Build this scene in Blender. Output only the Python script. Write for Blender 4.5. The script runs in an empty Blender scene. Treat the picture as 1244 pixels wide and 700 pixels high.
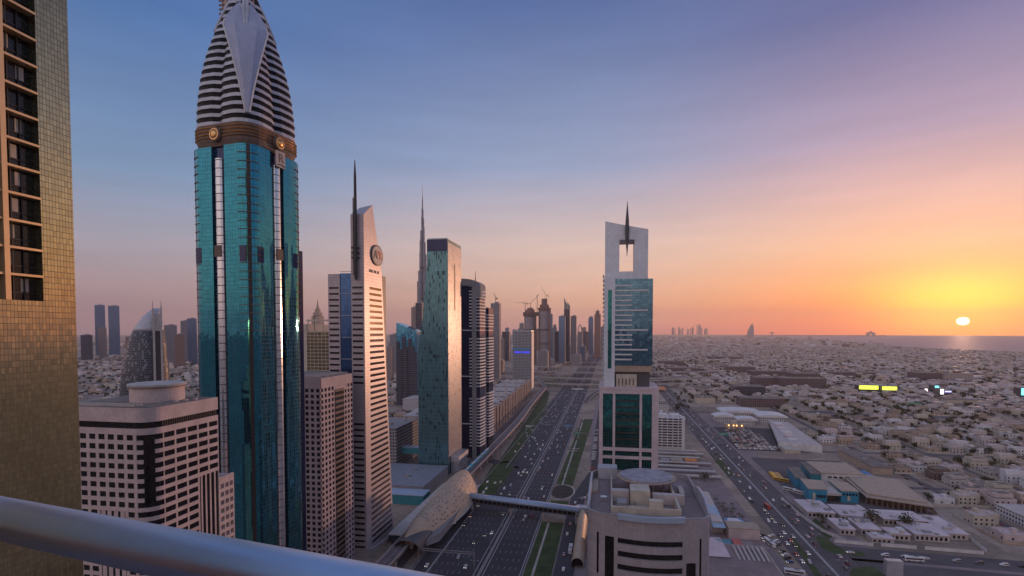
import bpy, math, random
from mathutils import Vector
R = math.radians
HAZE_D = 4.6e-5
# ------------------------------------------------------------------ camera, sky, sun, exposure
sc = bpy.context.scene
C = sc.collection
F, CX, HZ, HC, YAW, PT = 640., 622., 402., 150., R(10.45), R(2.0)
cd = bpy.data.cameras.new('camera'); cam = bpy.data.objects.new('camera', cd); C.objects.link(cam); sc.camera = cam
cam.location = (0, 0, HC)
cam.rotation_euler = (R(90) - PT, 0, YAW)
cd.sensor_width = 36; cd.lens = F / 1244 * 36
cd.shift_y = (HZ + F * math.tan(PT) - 350) / 1244
cd.clip_start = 0.1; cd.clip_end = 80000
sc.view_settings.view_transform = 'Standard'; sc.view_settings.look = 'None'
sc.view_settings.exposure = 0.1; sc.view_settings.gamma = 1.0; sc.view_settings.use_curve_mapping = False
SUN_AZ = math.atan((1169 - CX) / F) - YAW      # from +Y towards +X
SUN_EL = R(0.80)
sun_dir = Vector((math.sin(SUN_AZ) * math.cos(SUN_EL), math.cos(SUN_AZ) * math.cos(SUN_EL), math.sin(SUN_EL)))

def s2l(c):
    return tuple((x / 255 / 12.92) if x / 255 <= .04045 else ((x / 255 + .055) / 1.055) ** 2.4 for x in c)

w = bpy.data.worlds.new('World'); sc.world = w; w.use_nodes = True
nt = w.node_tree; N = nt.nodes; L = nt.links
for n in list(N): N.remove(n)
def wn(t, **k):
    n = N.new(t)
    for a, b in k.items(): setattr(n, a, b)
    return n
def wmath(op, a, b=None, c=None):
    n = wn('ShaderNodeMath', operation=op)
    for i, v in enumerate((a, b, c)):
        if v is None: continue
        if isinstance(v, (int, float)): n.inputs[i].default_value = v
        else: L.new(v, n.inputs[i])
    return n.outputs[0]
tc = wn('ShaderNodeTexCoord')
nrm = wn('ShaderNodeVectorMath', operation='NORMALIZE'); L.new(tc.outputs['Generated'], nrm.inputs[0])
sep = wn('ShaderNodeSeparateXYZ'); L.new(nrm.outputs[0], sep.inputs[0])
el = wmath('MULTIPLY', wmath('ARCSINE', sep.outputs[2]), 180 / math.pi)
azv = wmath('ARCTAN2', sep.outputs[0], sep.outputs[1])
daz = wmath('ABSOLUTE', wmath('WRAP', wmath('SUBTRACT', azv, SUN_AZ), math.pi, -math.pi))
dazd = wmath('MULTIPLY', daz, 180 / math.pi)
elf = wmath('DIVIDE', wmath('ADD', el, 5), 65)          # -5..60 degrees -> 0..1
def ramp(stops, fac):
    r = wn('ShaderNodeValToRGB'); L.new(fac, r.inputs[0]); e = r.color_ramp.elements
    while len(e) > 1: e.remove(e[-1])
    for i, (p, col) in enumerate(stops):
        x = e[0] if i == 0 else e.new(p)
        x.position = p; x.color = (*s2l(col), 1)
    r.color_ramp.interpolation = 'EASE'; r.color_ramp.interpolation = 'LINEAR'
    return r.outputs[0]
def E_(d): return (d + 5) / 65
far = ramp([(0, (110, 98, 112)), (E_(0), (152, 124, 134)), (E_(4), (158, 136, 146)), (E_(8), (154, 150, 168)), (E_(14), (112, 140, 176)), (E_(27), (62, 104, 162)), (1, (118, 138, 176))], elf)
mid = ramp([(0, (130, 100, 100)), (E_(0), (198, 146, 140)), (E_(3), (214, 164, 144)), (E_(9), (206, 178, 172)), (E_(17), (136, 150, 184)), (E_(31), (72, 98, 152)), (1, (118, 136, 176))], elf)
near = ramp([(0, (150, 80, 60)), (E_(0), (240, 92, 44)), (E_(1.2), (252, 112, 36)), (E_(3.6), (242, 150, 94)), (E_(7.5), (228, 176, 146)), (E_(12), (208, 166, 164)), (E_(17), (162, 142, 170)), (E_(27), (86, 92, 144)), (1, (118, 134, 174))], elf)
def mixc(a, b, f):
    m = wn('ShaderNodeMix', data_type='RGBA'); L.new(f, m.inputs[0]); L.new(a, m.inputs[6]); L.new(b, m.inputs[7]); return m.outputs[2]
def smooth(x, a, b):
    m = wn('ShaderNodeMapRange', interpolation_type='SMOOTHSTEP'); L.new(x, m.inputs[0])
    m.inputs[1].default_value = a; m.inputs[2].default_value = b; return m.outputs[0]
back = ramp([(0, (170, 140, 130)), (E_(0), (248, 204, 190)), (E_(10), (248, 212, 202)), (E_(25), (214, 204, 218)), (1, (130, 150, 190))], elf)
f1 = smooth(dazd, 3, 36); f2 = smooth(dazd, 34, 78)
# very soft uneven bands of thin high cloud
mp = wn('ShaderNodeMapping'); mp.inputs['Scale'].default_value = (3, 3, 26); L.new(nrm.outputs[0], mp.inputs[0])
nz = wn('ShaderNodeTexNoise'); nz.inputs['Scale'].default_value = 1.6; nz.inputs['Detail'].default_value = 5; L.new(mp.outputs[0], nz.inputs[0])
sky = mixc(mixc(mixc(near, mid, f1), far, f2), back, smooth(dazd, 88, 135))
cl = wn('ShaderNodeMapRange'); L.new(nz.outputs[0], cl.inputs[0]); cl.inputs[1].default_value = .3; cl.inputs[2].default_value = .7; cl.inputs[3].default_value = .95; cl.inputs[4].default_value = 1.05
sv = wn('ShaderNodeVectorMath', operation='SCALE'); L.new(sky, sv.inputs[0]); L.new(cl.outputs[0], sv.inputs[3])
# glow and disc of the sun
dx = wmath('DIVIDE', dazd, 5.6); dy = wmath('DIVIDE', wmath('SUBTRACT', el, math.degrees(SUN_EL) + 0.8), 2.9)
g = wmath('EXPONENT', wmath('MULTIPLY', wmath('ADD', wmath('MULTIPLY', dx, dx), wmath('MULTIPLY', dy, dy)), -1))
gc = wn('ShaderNodeVectorMath', operation='SCALE'); gc.inputs[0].default_value = (.75, .85, .05); L.new(g, gc.inputs[3])
dx2 = wmath('DIVIDE', dazd, .37); dy2 = wmath('DIVIDE', wmath('SUBTRACT', el, math.degrees(SUN_EL)), .29)
disc = smooth(wmath('ADD', wmath('MULTIPLY', dx2, dx2), wmath('MULTIPLY', dy2, dy2)), 1.7, .45)
dc = wn('ShaderNodeVectorMath', operation='SCALE'); dc.inputs[0].default_value = (9, 8, 5); L.new(disc, dc.inputs[3])
a1 = wn('ShaderNodeVectorMath', operation='ADD'); L.new(sv.outputs[0], a1.inputs[0]); L.new(gc.outputs[0], a1.inputs[1])
a2 = wn('ShaderNodeVectorMath', operation='ADD'); L.new(a1.outputs[0], a2.inputs[0]); L.new(dc.outputs[0], a2.inputs[1])
# physical sky for the same low sun, a weak share of the light
st = wn('ShaderNodeTexSky', sky_type='NISHITA'); st.sun_disc = False; st.sun_elevation = SUN_EL; st.sun_rotation = SUN_AZ; st.altitude = 150
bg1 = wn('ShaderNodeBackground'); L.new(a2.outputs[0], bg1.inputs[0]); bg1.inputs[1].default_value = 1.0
bg2 = wn('ShaderNodeBackground'); L.new(st.outputs[0], bg2.inputs[0]); bg2.inputs[1].default_value = 0.05
ad = wn('ShaderNodeAddShader'); L.new(bg1.outputs[0], ad.inputs[0]); L.new(bg2.outputs[0], ad.inputs[1])
wo = wn('ShaderNodeOutputWorld'); L.new(ad.outputs[0], wo.inputs[0])

sl = bpy.data.lights.new('sun', 'SUN'); so = bpy.data.objects.new('sun', sl); C.objects.link(so)
sl.energy = 3.6; sl.angle = R(0.6); sl.color = (1, .52, .30)
so.rotation_euler = (-sun_dir).to_track_quat('-Z', 'Y').to_euler()
so.location = (0, 0, 400)
cy = sc.cycles
cy.use_denoising = True; cy.max_bounces = 5; cy.diffuse_bounces = 2; cy.glossy_bounces = 3; cy.transmission_bounces = 2; cy.volume_bounces = 0
cy.caustics_reflective = False; cy.caustics_refractive = False; cy.sample_clamp_indirect = 4

# ------------------------------------------------------------------ pixel -> place (used to read distances off the photograph)
def ray(px, py):
    x = (px - CX) / F; y = 1.; z = -(py - HZ - F * math.tan(PT)) / F
    y2 = y * math.cos(PT) + z * math.sin(PT); z2 = -y * math.sin(PT) + z * math.cos(PT)
    return (x * math.cos(YAW) - y2 * math.sin(YAW), x * math.sin(YAW) + y2 * math.cos(YAW), z2)
def gz(px, py, z=0.):
    X, Y, Z = ray(px, py); k = (z - HC) / Z; return X * k, Y * k
def atY(px, py, Yp):
    X, Y, Z = ray(px, py); k = Yp / Y; return X * k, HC + Z * k
def atX(px, py, Xp):
    X, Y, Z = ray(px, py); k = Xp / X; return Y * k, HC + Z * k
def proj(X, Y, Z=0):
    Z -= HC
    x = X * math.cos(YAW) + Y * math.sin(YAW); y = -X * math.sin(YAW) + Y * math.cos(YAW)
    y2 = y * math.cos(PT) - Z * math.sin(PT); z2 = y * math.sin(PT) + Z * math.cos(PT)
    return CX + F * x / y2, HZ + F * math.tan(PT) - F * z2 / y2

# ------------------------------------------------------------------ mesh and object helpers
class MB:
    def __init__(s): s.v = []; s.f = []; s.m = []
    def face(s, pts, mi=0):
        b = len(s.v); s.v += [tuple(p) for p in pts]; s.f.append(tuple(range(b, b + len(pts)))); s.m.append(mi)
    def box(s, x0, x1, y0, y1, z0, z1, mi=0, top=None):
        b = len(s.v)
        s.v += [(x0, y0, z0), (x1, y0, z0), (x1, y1, z0), (x0, y1, z0), (x0, y0, z1), (x1, y0, z1), (x1, y1, z1), (x0, y1, z1)]
        s.f += [(b, b + 3, b + 2, b + 1), (b + 4, b + 5, b + 6, b + 7), (b, b + 1, b + 5, b + 4), (b + 1, b + 2, b + 6, b + 5), (b + 2, b + 3, b + 7, b + 6), (b + 3, b, b + 4, b + 7)]
        s.m += [mi, mi if top is None else top, mi, mi, mi, mi]
        return s
    def rbox(s, cx, cy_, w, d, z0, z1, a, mi=0, top=None):
        ca, sa = math.cos(a), math.sin(a)
        pts = [(cx + u * ca - v * sa, cy_ + u * sa + v * ca) for u, v in ((-w / 2, -d / 2), (w / 2, -d / 2), (w / 2, d / 2), (-w / 2, d / 2))]
        return s.prism(pts, z0, z1, mi, top)
    def prism(s, pts, z0, z1, mi=0, top=None):
        n = len(pts); b = len(s.v)
        Z0 = z0 if isinstance(z0, (list, tuple)) else [z0] * n
        Z1 = z1 if isinstance(z1, (list, tuple)) else [z1] * n
        s.v += [(p[0], p[1], z) for p, z in zip(pts, Z0)] + [(p[0], p[1], z) for p, z in zip(pts, Z1)]
        s.f.append(tuple(range(b + n - 1, b - 1, -1))); s.f.append(tuple(range(b + n, b + 2 * n))); s.m += [mi, mi if top is None else top]
        for i in range(n):
            j = (i + 1) % n; s.f.append((b + i, b + j, b + n + j, b + n + i)); s.m.append(mi)
        return s
    def loft(s, loops, mi=0, cap=True, closed=True, mis=None):
        n = len(loops[0]); b = len(s.v)
        for lp in loops: s.v += [tuple(p) for p in lp]
        for k in range(len(loops) - 1):
            for i in range(n if closed else n - 1):
                j = (i + 1) % n
                s.f.append((b + k * n + i, b + k * n + j, b + (k + 1) * n + j, b + (k + 1) * n + i)); s.m.append(mi if mis is None else mis(k, i))
        if cap:
            s.f.append(tuple(range(b + n - 1, b - 1, -1))); s.m.append(mi)
            e = b + (len(loops) - 1) * n; s.f.append(tuple(range(e, e + n))); s.m.append(mi)
        return s
    def tube(s, pts, r, n=6, mi=0):
        loops = []
        for i, p in enumerate(pts):
            p = Vector(p); a = Vector(pts[max(i - 1, 0)]); c = Vector(pts[min(i + 1, len(pts) - 1)])
            t = (c - a).normalized(); up = Vector((0, 0, 1)) if abs(t.z) < .95 else Vector((1, 0, 0))
            u = t.cross(up).normalized(); v = u.cross(t).normalized()
            rr = r[i] if isinstance(r, (list, tuple)) else r
            loops.append([p + (u * math.cos(2 * math.pi * k / n) + v * math.sin(2 * math.pi * k / n)) * rr for k in range(n)])
        return s.loft(loops, mi)
    def wall(s, face, c, a0, a1, z0, z1, d0, d1, mi=0):
        if face == 'X+': s.box(c + d0, c + d1, a0, a1, z0, z1, mi)
        elif face == 'X-': s.box(c - d1, c - d0, a0, a1, z0, z1, mi)
        elif face == 'Y-': s.box(a0, a1, c - d1, c - d0, z0, z1, mi)
        else: s.box(a0, a1, c + d0, c + d1, z0, z1, mi)
        return s
    def build(s, name, mats, parent=None, smooth=False, loc=None):
        me = bpy.data.meshes.new(name)
        o_ = Vector(parent.location) if parent is not None and loc is None else (Vector(loc) if loc is not None else Vector((0, 0, 0)))
        if parent is not None and parent.parent is not None and loc is None: o_ = o_ + Vector(parent.parent.location)
        me.from_pydata([(x - o_.x, y - o_.y, z - o_.z) for x, y, z in s.v], [], s.f)
        if not isinstance(mats, (list, tuple)): mats = [mats]
        for m in mats: me.materials.append(m)
        if len(mats) > 1: me.polygons.foreach_set('material_index', s.m)
        if smooth: me.polygons.foreach_set('use_smooth', [True] * len(me.polygons))
        me.update()
        o = bpy.data.objects.new(name, me); C.objects.link(o)
        if parent is not None: o.parent = parent
        elif loc is not None: o.location = o_
        return o

def tag(o, label=None, cat=None, group=None, kind=None):
    if label: o['label'] = label
    if cat: o['category'] = cat
    if group: o['group'] = group
    if kind: o['kind'] = kind
    return o
def thing(name, label, cat, loc, group=None):
    o = bpy.data.objects.new(name, None); C.objects.link(o); o.location = loc; o.empty_display_size = 2
    return tag(o, label, cat, group)
def copy_tree(o, parent=None):
    c = o.copy(); C.objects.link(c)
    if parent is not None: c.parent = parent
    for ch in list(o.children): copy_tree(ch, c)
    return c
def panes(parent, cells, mat, depth=.12, limit=100, name='window'):
    """cells (face, c, a0, a1, z0, z1): each a pane object of its own; the far rest one stuff part"""
    cells = sorted(cells, key=lambda q: -(q[4]) + abs(q[2]) * .3 if q[0][0] == 'X' else -(q[4]))
    P = Vector(parent.location); cache = {}
    for q in cells[:limit]:
        fc, c, a0, a1, z0, z1 = q; key = (fc, round(a1 - a0, 2), round(z1 - z0, 2))
        cen = Vector((c, (a0 + a1) / 2, z0)) if fc[0] == 'X' else Vector(((a0 + a1) / 2, c, z0))
        if key not in cache:
            m = MB(); h = (a1 - a0) / 2
            m.wall(fc, 0, -h, h, 0, z1 - z0, -depth, 0)
            o = m.build(name, mat, None); o.parent = parent; cache[key] = o
        else:
            o = cache[key].copy(); C.objects.link(o); o.parent = parent
        o.location = cen - P
    if len(cells) > limit:
        m = MB()
        for fc, c, a0, a1, z0, z1 in cells[limit:]: m.wall(fc, c, a0, a1, z0, z1, -depth, 0)
        tag(m.build(name, mat, parent), kind='stuff')

# ------------------------------------------------------------------ materials
MATS = {}
class NT:
    def __init__(s, m): s.t = m.node_tree; s.b = s.t.nodes['Principled BSDF']; s.tc = s.n('ShaderNodeTexCoord')
    def n(s, t, **k):
        n = s.t.nodes.new(t)
        for a, b in k.items(): setattr(n, a, b)
        return n
    def l(s, a, b): s.t.links.new(a, b)
    def math(s, op, a, b=None, c=None):
        n = s.n('ShaderNodeMath', operation=op)
        for i, v in enumerate((a, b, c)):
            if v is None: continue
            if isinstance(v, (int, float)): n.inputs[i].default_value = v
            else: s.l(v, n.inputs[i])
        return n.outputs[0]
    def noise(s, scale, detail=4, vec=None, rough=.6):
        n = s.n('ShaderNodeTexNoise'); n.inputs['Scale'].default_value = scale; n.inputs['Detail'].default_value = detail; n.inputs['Roughness'].default_value = rough
        s.l(vec if vec is not None else s.tc.outputs['Object'], n.inputs[0]); return n.outputs[0]
    def ramp(s, fac, a, b):
        n = s.n('ShaderNodeMapRange'); s.l(fac, n.inputs[0]); n.inputs[1].default_value = .3; n.inputs[2].default_value = .7; n.inputs[3].default_value = a; n.inputs[4].default_value = b; return n.outputs[0]
    def mix(s, f, a, b):
        n = s.n('ShaderNodeMix', data_type='RGBA')
        for i, v in ((0, f), (6, a), (7, b)):
            if isinstance(v, (int, float)): n.inputs[i].default_value = v
            elif isinstance(v, tuple): n.inputs[i].default_value = (*v[:3], 1)
            else: s.l(v, n.inputs[i])
        return n.outputs[2]
    def scale(s, col, f):
        n = s.n('ShaderNodeVectorMath', operation='SCALE')
        if isinstance(col, tuple): n.inputs[0].default_value = col[:3]
        else: s.l(col, n.inputs[0])
        s.l(f, n.inputs[3]); return n.outputs[0]
def newmat(name):
    m = bpy.data.materials.new(name); m.use_nodes = True; MATS[name] = m; return m, NT(m)
def solid(name, col, rough=.7, metal=0., var=.16, scale=.25, bump=0., spec=.5):
    m, t = newmat(name)
    n1 = t.noise(scale, 5); n2 = t.noise(scale * 9, 3)
    f = t.math('MULTIPLY', t.ramp(n1, 1 - var, 1 + var), t.ramp(n2, 1 - var * .6, 1 + var * .6))
    t.l(t.scale(tuple(col), f), t.b.inputs['Base Color'])
    t.b.inputs['Roughness'].default_value = rough; t.b.inputs['Metallic'].default_value = metal; t.b.inputs['Specular IOR Level'].default_value = spec
    if bump:
        b = t.n('ShaderNodeBump'); b.inputs[0].default_value = bump; t.l(n2, b.inputs['Height']); t.l(b.outputs[0], t.b.inputs['Normal'])
    return m
def panel(name, glass, frame, cw, ch, lw=.08, lh=.08, rough=.06, metal=.85, jit=.02, var=.25, dark=None, darkp=0., frough=.5, fmetal=0., wob=0.):
    """curtain wall: a grid of panes between thin frame lines, every pane tilted and tinted a little differently"""
    m, t = newmat(name)
    sp = t.n('ShaderNodeSeparateXYZ'); t.l(t.tc.outputs['Object'], sp.inputs[0])
    u = t.math('DIVIDE', t.math('ADD', t.math('ADD', sp.outputs[0], sp.outputs[1]), 500.013), cw)
    v = t.math('DIVIDE', t.math('ADD', sp.outputs[2], 100.011), ch)
    fu = t.math('FRACT', u); fv = t.math('FRACT', v)
    fr = t.math('MAXIMUM', t.math('LESS_THAN', fu, lw), t.math('LESS_THAN', fv, lh))
    cell = t.n('ShaderNodeCombineXYZ'); t.l(t.math('FLOOR', u), cell.inputs[0]); t.l(t.math('FLOOR', v), cell.inputs[1])
    wn_ = t.n('ShaderNodeTexWhiteNoise', noise_dimensions='3D'); t.l(cell.outputs[0], wn_.inputs[0])
    val = t.math('ADD', t.math('MULTIPLY', wn_.outputs['Value'], 2 * var), 1 - var)
    n1 = t.noise(.03, 3); val = t.math('MULTIPLY', val, t.ramp(n1, .85, 1.15))
    col = t.scale(tuple(glass), val)
    if darkp:
        col = t.mix(t.math('LESS_THAN', wn_.outputs['Value'], darkp), col, tuple(dark))
    t.l(t.mix(fr, col, tuple(frame)), t.b.inputs['Base Color'])
    t.l(t.math('ADD', t.math('MULTIPLY', fr, frough - rough), rough), t.b.inputs['Roughness'])
    t.l(t.math('ADD', t.math('MULTIPLY', fr, fmetal - metal), metal), t.b.inputs['Metallic'])
    ge = t.n('ShaderNodeNewGeometry'); 
    j = t.n('ShaderNodeVectorMath', operation='MULTIPLY_ADD'); t.l(wn_.outputs['Color'], j.inputs[0]); j.inputs[1].default_value = (jit,) * 3
    ad_ = t.n('ShaderNodeVectorMath', operation='SUBTRACT'); t.l(ge.outputs['Normal'], ad_.inputs[0]); ad_.inputs[1].default_value = (jit / 2,) * 3
    if wob:
        mpp = t.n('ShaderNodeMapping'); mpp.inputs['Scale'].default_value = (.16, .16, .012); t.l(t.tc.outputs['Object'], mpp.inputs[0])
        nn = t.n('ShaderNodeTexNoise'); nn.inputs['Scale'].default_value = 1.6; nn.inputs['Detail'].default_value = 3; t.l(mpp.outputs[0], nn.inputs[0])
        w2_ = t.n('ShaderNodeVectorMath', operation='MULTIPLY_ADD'); t.l(nn.outputs['Color'], w2_.inputs[0]); w2_.inputs[1].default_value = (wob, wob, 0)
        w3_ = t.n('ShaderNodeVectorMath', operation='SUBTRACT'); t.l(ad_.outputs[0], w3_.inputs[0]); w3_.inputs[1].default_value = (wob / 2, wob / 2, 0); t.l(w3_.outputs[0], w2_.inputs[2]); t.l(w2_.outputs[0], j.inputs[2])
    else: t.l(ad_.outputs[0], j.inputs[2])
    no = t.n('ShaderNodeVectorMath', operation='NORMALIZE'); t.l(j.outputs[0], no.inputs[0]); t.l(no.outputs[0], t.b.inputs['Normal'])
    return m
def emit(name, col, s):
    m, t = newmat(name); t.b.inputs['Base Color'].default_value = (*col, 1); t.b.inputs['Emission Color'].default_value = (*col, 1); t.b.inputs['Emission Strength'].default_value = s; return m

M_white = solid('painted_white', (.62, .60, .60), .6)
M_pale = solid('pale_stone', (.46, .41, .39), .7)
M_beige = solid('beige_stone', (.56, .45, .43), .75, scale=.12)
M_pink = solid('pinkish_cladding', (.56, .47, .49), .55, scale=.1)
M_tan = solid('tan_render', (.40, .31, .24), .8)
M_cream = solid('cream_render', (.50, .44, .36), .8)
M_grey = solid('grey_concrete', (.28, .27, .28), .8, bump=.2)
M_dgrey = solid('dark_grey_metal', (.07, .07, .08), .5)
M_lgrey = solid('light_grey_panel', (.42, .43, .47), .45, metal=.3)
M_roof = solid('dusty_roof_membrane', (.19, .16, .14), .9, var=.3, scale=.15)
M_brown = solid('brown_stone', (.16, .11, .09), .7)
M_black = solid('black_metal', (.025, .022, .024), .5)
M_glass = solid('dark_window_glass', (.012, .011, .014), .12, metal=.0, var=.4, scale=.6, spec=.35)
M_glassb = solid('blue_window_glass', (.05, .10, .16), .06, metal=.6, var=.3, scale=.4)
M_gold = solid('gold_metal', (.72, .42, .16), .35, metal=.8)
M_red = solid('red_paint', (.45, .06, .05), .4)
M_orange = solid('orange_paint', (.7, .22, .05), .6)
M_green = solid('green_sign_paint', (.02, .28, .16), .5)
M_blue = solid('blue_paint', (.03, .20, .42), .5)
M_teal = solid('teal_cladding', (.03, .22, .27), .45)
M_asph = solid('asphalt', (.055, .048, .056), .85, var=.22, scale=.02, bump=.1)
M_asph2 = solid('worn_asphalt', (.105, .088, .092), .9, var=.25, scale=.03)
M_kerb = solid('kerb_concrete', (.34, .31, .31), .85)
M_pave = solid('pink_paving', (.24, .18, .18), .85, var=.25, scale=.08)
M_grass = solid('irrigated_grass', (.048, .070, .020), .95, var=.45, scale=.09, bump=.4)
M_soil = solid('dark_soil', (.05, .042, .032), .95, var=.4, scale=.2)
M_line = solid('road_paint', (.55, .52, .5), .7, var=.3, scale=.6)
M_deck = solid('deck_concrete', (.44, .37, .32), .85, var=.25, scale=.08)

# ------------------------------------------------------------------ ground, sea, haze
RG = 22000
m, t = newmat('sandy_city_ground')
n1 = t.noise(.0012, 6); n2 = t.noise(.012, 5); n3 = t.noise(.15, 3)
c0 = t.mix(t.ramp(n1, 0, 1), (.30, .215, .165), (.40, .30, .235))
c1 = t.mix(t.math('MULTIPLY', t.ramp(n2, 0, 1), .5), c0, (.17, .14, .11))
vo = t.n('ShaderNodeTexVoronoi'); vo.inputs['Scale'].default_value = .024; t.l(t.tc.outputs['Object'], vo.inputs[0]); vb = t.n('ShaderNodeSeparateColor'); t.l(vo.outputs['Color'], vb.inputs[0])
t.l(t.scale(c1, t.math('MULTIPLY', t.ramp(n3, .8, 1.2), t.math('ADD', t.math('MULTIPLY', vb.outputs[0], .55), .68))), t.b.inputs['Base Color']); t.b.inputs['Roughness'].default_value = .95
g = MB(); g.face([(RG * math.cos(2 * math.pi * k / 96), RG * math.sin(2 * math.pi * k / 96), 0) for k in range(96)])
tag(g.build('ground', m), kind='structure')
m, t = newmat('sea_water')
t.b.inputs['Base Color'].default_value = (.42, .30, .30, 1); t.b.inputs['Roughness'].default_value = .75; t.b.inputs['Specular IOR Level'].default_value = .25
bn = t.n('ShaderNodeBump'); bn.inputs[0].default_value = .5; bn.inputs['Distance'].default_value = 3; t.l(t.noise(.006, 8), bn.inputs['Height']); t.l(bn.outputs[0], t.b.inputs['Normal'])
coast = [(2300, 600), gz(1330, 430.5), gz(1244, 428.2), gz(1172, 426), gz(1130, 424), gz(1060, 418), gz(1000, 413), gz(950, 409.3), gz(925, 407.8)]
far_pts = []
a0 = math.atan2(coast[-1][0], coast[-1][1])
for k in range(25):
    a = a0 - .01 + k / 24 * (math.radians(100) - a0); far_pts.append(((RG - 40) * math.sin(a), (RG - 40) * math.cos(a)))
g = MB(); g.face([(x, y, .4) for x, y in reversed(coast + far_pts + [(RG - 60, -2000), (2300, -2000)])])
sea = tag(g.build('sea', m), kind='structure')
g = MB()
cl_ = coast[1:6]
for i in range(len(cl_) - 1):
    (xa, ya), (xb, yb) = cl_[i], cl_[i + 1]
    g.face([(xa - 70, ya, .8), (xa + 12, ya, .8), (xb + 16, yb, .8), (xb - 70, yb, .8)])
tag(g.build('beach', solid('beach_sand', (.55, .46, .38), .9)), kind='structure')

hz = bpy.data.materials.new('city_haze'); hz.use_nodes = True
hz.node_tree.nodes.clear(); pv = hz.node_tree.nodes.new('ShaderNodeVolumePrincipled'); ho = hz.node_tree.nodes.new('ShaderNodeOutputMaterial')
pv.inputs['Color'].default_value = (.90, .78, .77, 1); pv.inputs['Density'].default_value = HAZE_D; pv.inputs['Anisotropy'].default_value = .25
hz.node_tree.links.new(pv.outputs[0], ho.inputs['Volume'])
g = MB(); g.box(-22300, 22300, -22300, 22300, -1, 860)
tag(g.build('haze', hz), kind='stuff')

# ------------------------------------------------------------------ roads
def sheet(name, quads, mat, z, kind='structure'):
    g = MB()
    for q in quads: g.face([(x, y, z) for x, y in q])
    return tag(g.build(name, mat), kind=kind)
def strip(path, w0, w1, z=None):
    """quads between offsets w0..w1 to the right of a path of (x, y)"""
    out = []; n = []
    for i, p in enumerate(path):
        a = path[max(i - 1, 0)]; b = path[min(i + 1, len(path) - 1)]
        dx_, dy_ = b[0] - a[0], b[1] - a[1]; l_ = math.hypot(dx_, dy_); n.append((dy_ / l_, -dx_ / l_))
    for i in range(len(path) - 1):
        p, q = path[i], path[i + 1]; u, v = n[i], n[i + 1]
        out.append([(p[0] + u[0] * w0, p[1] + u[1] * w0), (p[0] + u[0] * w1, p[1] + u[1] * w1), (q[0] + v[0] * w1, q[1] + v[1] * w1), (q[0] + v[0] * w0, q[1] + v[1] * w0)])
    return out
def kerb(path, w, z1=.14, t_=.3):
    g = MB()
    for q in strip(path, w, w + t_): g.prism(q, 0, z1)
    return g
# the wide motorway
HW0, HW1, MEDX = -122, -52, -78
def hwx(y):      # gentle drift of the motorway far away
    return 0 if y < 2200 else (y - 2200) * .012
HP = [(0, y) for y in (120, 600, 1000, 1400, 1800, 2200, 3000, 4500, 7000)]
HPd = [(hwx(y), y) for _, y in HP]
sheet('motorway', strip(HPd, HW0, HW1), M_asph, .05)
sheet('frontage_road', [[(-142, 250), (-128, 250), (-128, 350), (-142, 350)]], M_asph2, .04)
g = MB()
def dashes(x, y0, y1, w=.08, l=4, gap=8):
    y = y0
    while y < y1: g.face([(x - w, y, .06), (x + w, y, .06), (x + w, y + l, .06), (x - w, y + l, .06)]); y += l + gap
for k in range(1, 7): dashes(-115.5 + k * 3.7 - 3.7 + 8.4 - 2, 200, 1300)
for k in range(1, 6): dashes(-75.5 + k * 3.7, 200, 1300)
for x in (-111, -81.2, -75.5, -53.2, -120.8):
    for q in strip(HPd, x - .2, x + .2): g.face([(a, b, .062) for a, b in q])
tag(g.build('road_markings', M_line), kind='structure')
g = MB()
for q in strip(HPd, MEDX - .9, MEDX + .9): g.prism(q, 0, .25)
for q in strip(HPd, MEDX - .22, MEDX + .22): g.prism(q, .25, 1.05)
tag(g.build('motorway_median', M_kerb), kind='structure')
g = MB()
for x in (-52, -122.6):
    for q in strip(HPd, x, x + .5): g.prism(q, 0, .35)
for y0, y1 in ((200, 395), (560, 1250)): g.box(-110.6, -109.9, y0, y1, 0, .5)
tag(g.build('motorway_kerb', M_kerb), kind='structure')
# right-hand side of the motorway: grass, path, service road, pavement
sheet('grass_verge', [[(-51, 200), (-34, 200), (-34, 407), (-51, 407)], [(-50, 428), (-34, 428), (-34, 460), (-50, 460)], [(-50, 512), (-34, 500), (-26, 900), (-44, 900)]], M_grass, .10)
g = MB()
g.face([(-44 + 10.5 * math.cos(a) * 1.0 + 2, 487 + 21 * math.sin(a), .12) for a in [k * math.pi / 16 for k in range(32)]])
tag(g.build('planting_bed', M_soil), kind='structure')
g = MB(); lp = [(-42 + 11 * math.cos(k * math.pi / 16), 487 + 22 * math.sin(k * math.pi / 16)) for k in range(-9, 10)]
for q in strip(lp, -.8, .8): g.face([(a, b, .16) for a, b in q])
for q in strip([(-45.5, 200), (-45.5, 405)], -.8, .8) + strip([(-44, 508), (-42, 900)], -.9, .9): g.face([(a, b, .15) for a, b in q])
g.box(-48, -38, 655, 658, 0, .2); g.box(-46, -36, 668, 670.5, 0, .2)
tag(g.build('footpath', M_deck), kind='structure')
sheet('service_road', [[(-33, 200), (-20.5, 200), (-20.5, 470), (-33, 470)], [(-33, 470), (-20.5, 470), (-12, 560), (-20, 560)], [(-20, 560), (-12, 560), (-8, 1250), (-19, 1250)]], M_asph, .06)
sheet('pavement', [[(-20, 200), (140, 200), (140, 340), (-20, 340)], [(-20, 340), (112, 340), (112, 620), (-12, 620)], [(-34, 200), (-33.2, 200), (-33.2, 470), (-34, 470)], [(-27, 900), (-20, 560), (-20, 1250), (-24, 1250)]], M_pave, .03)
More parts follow.
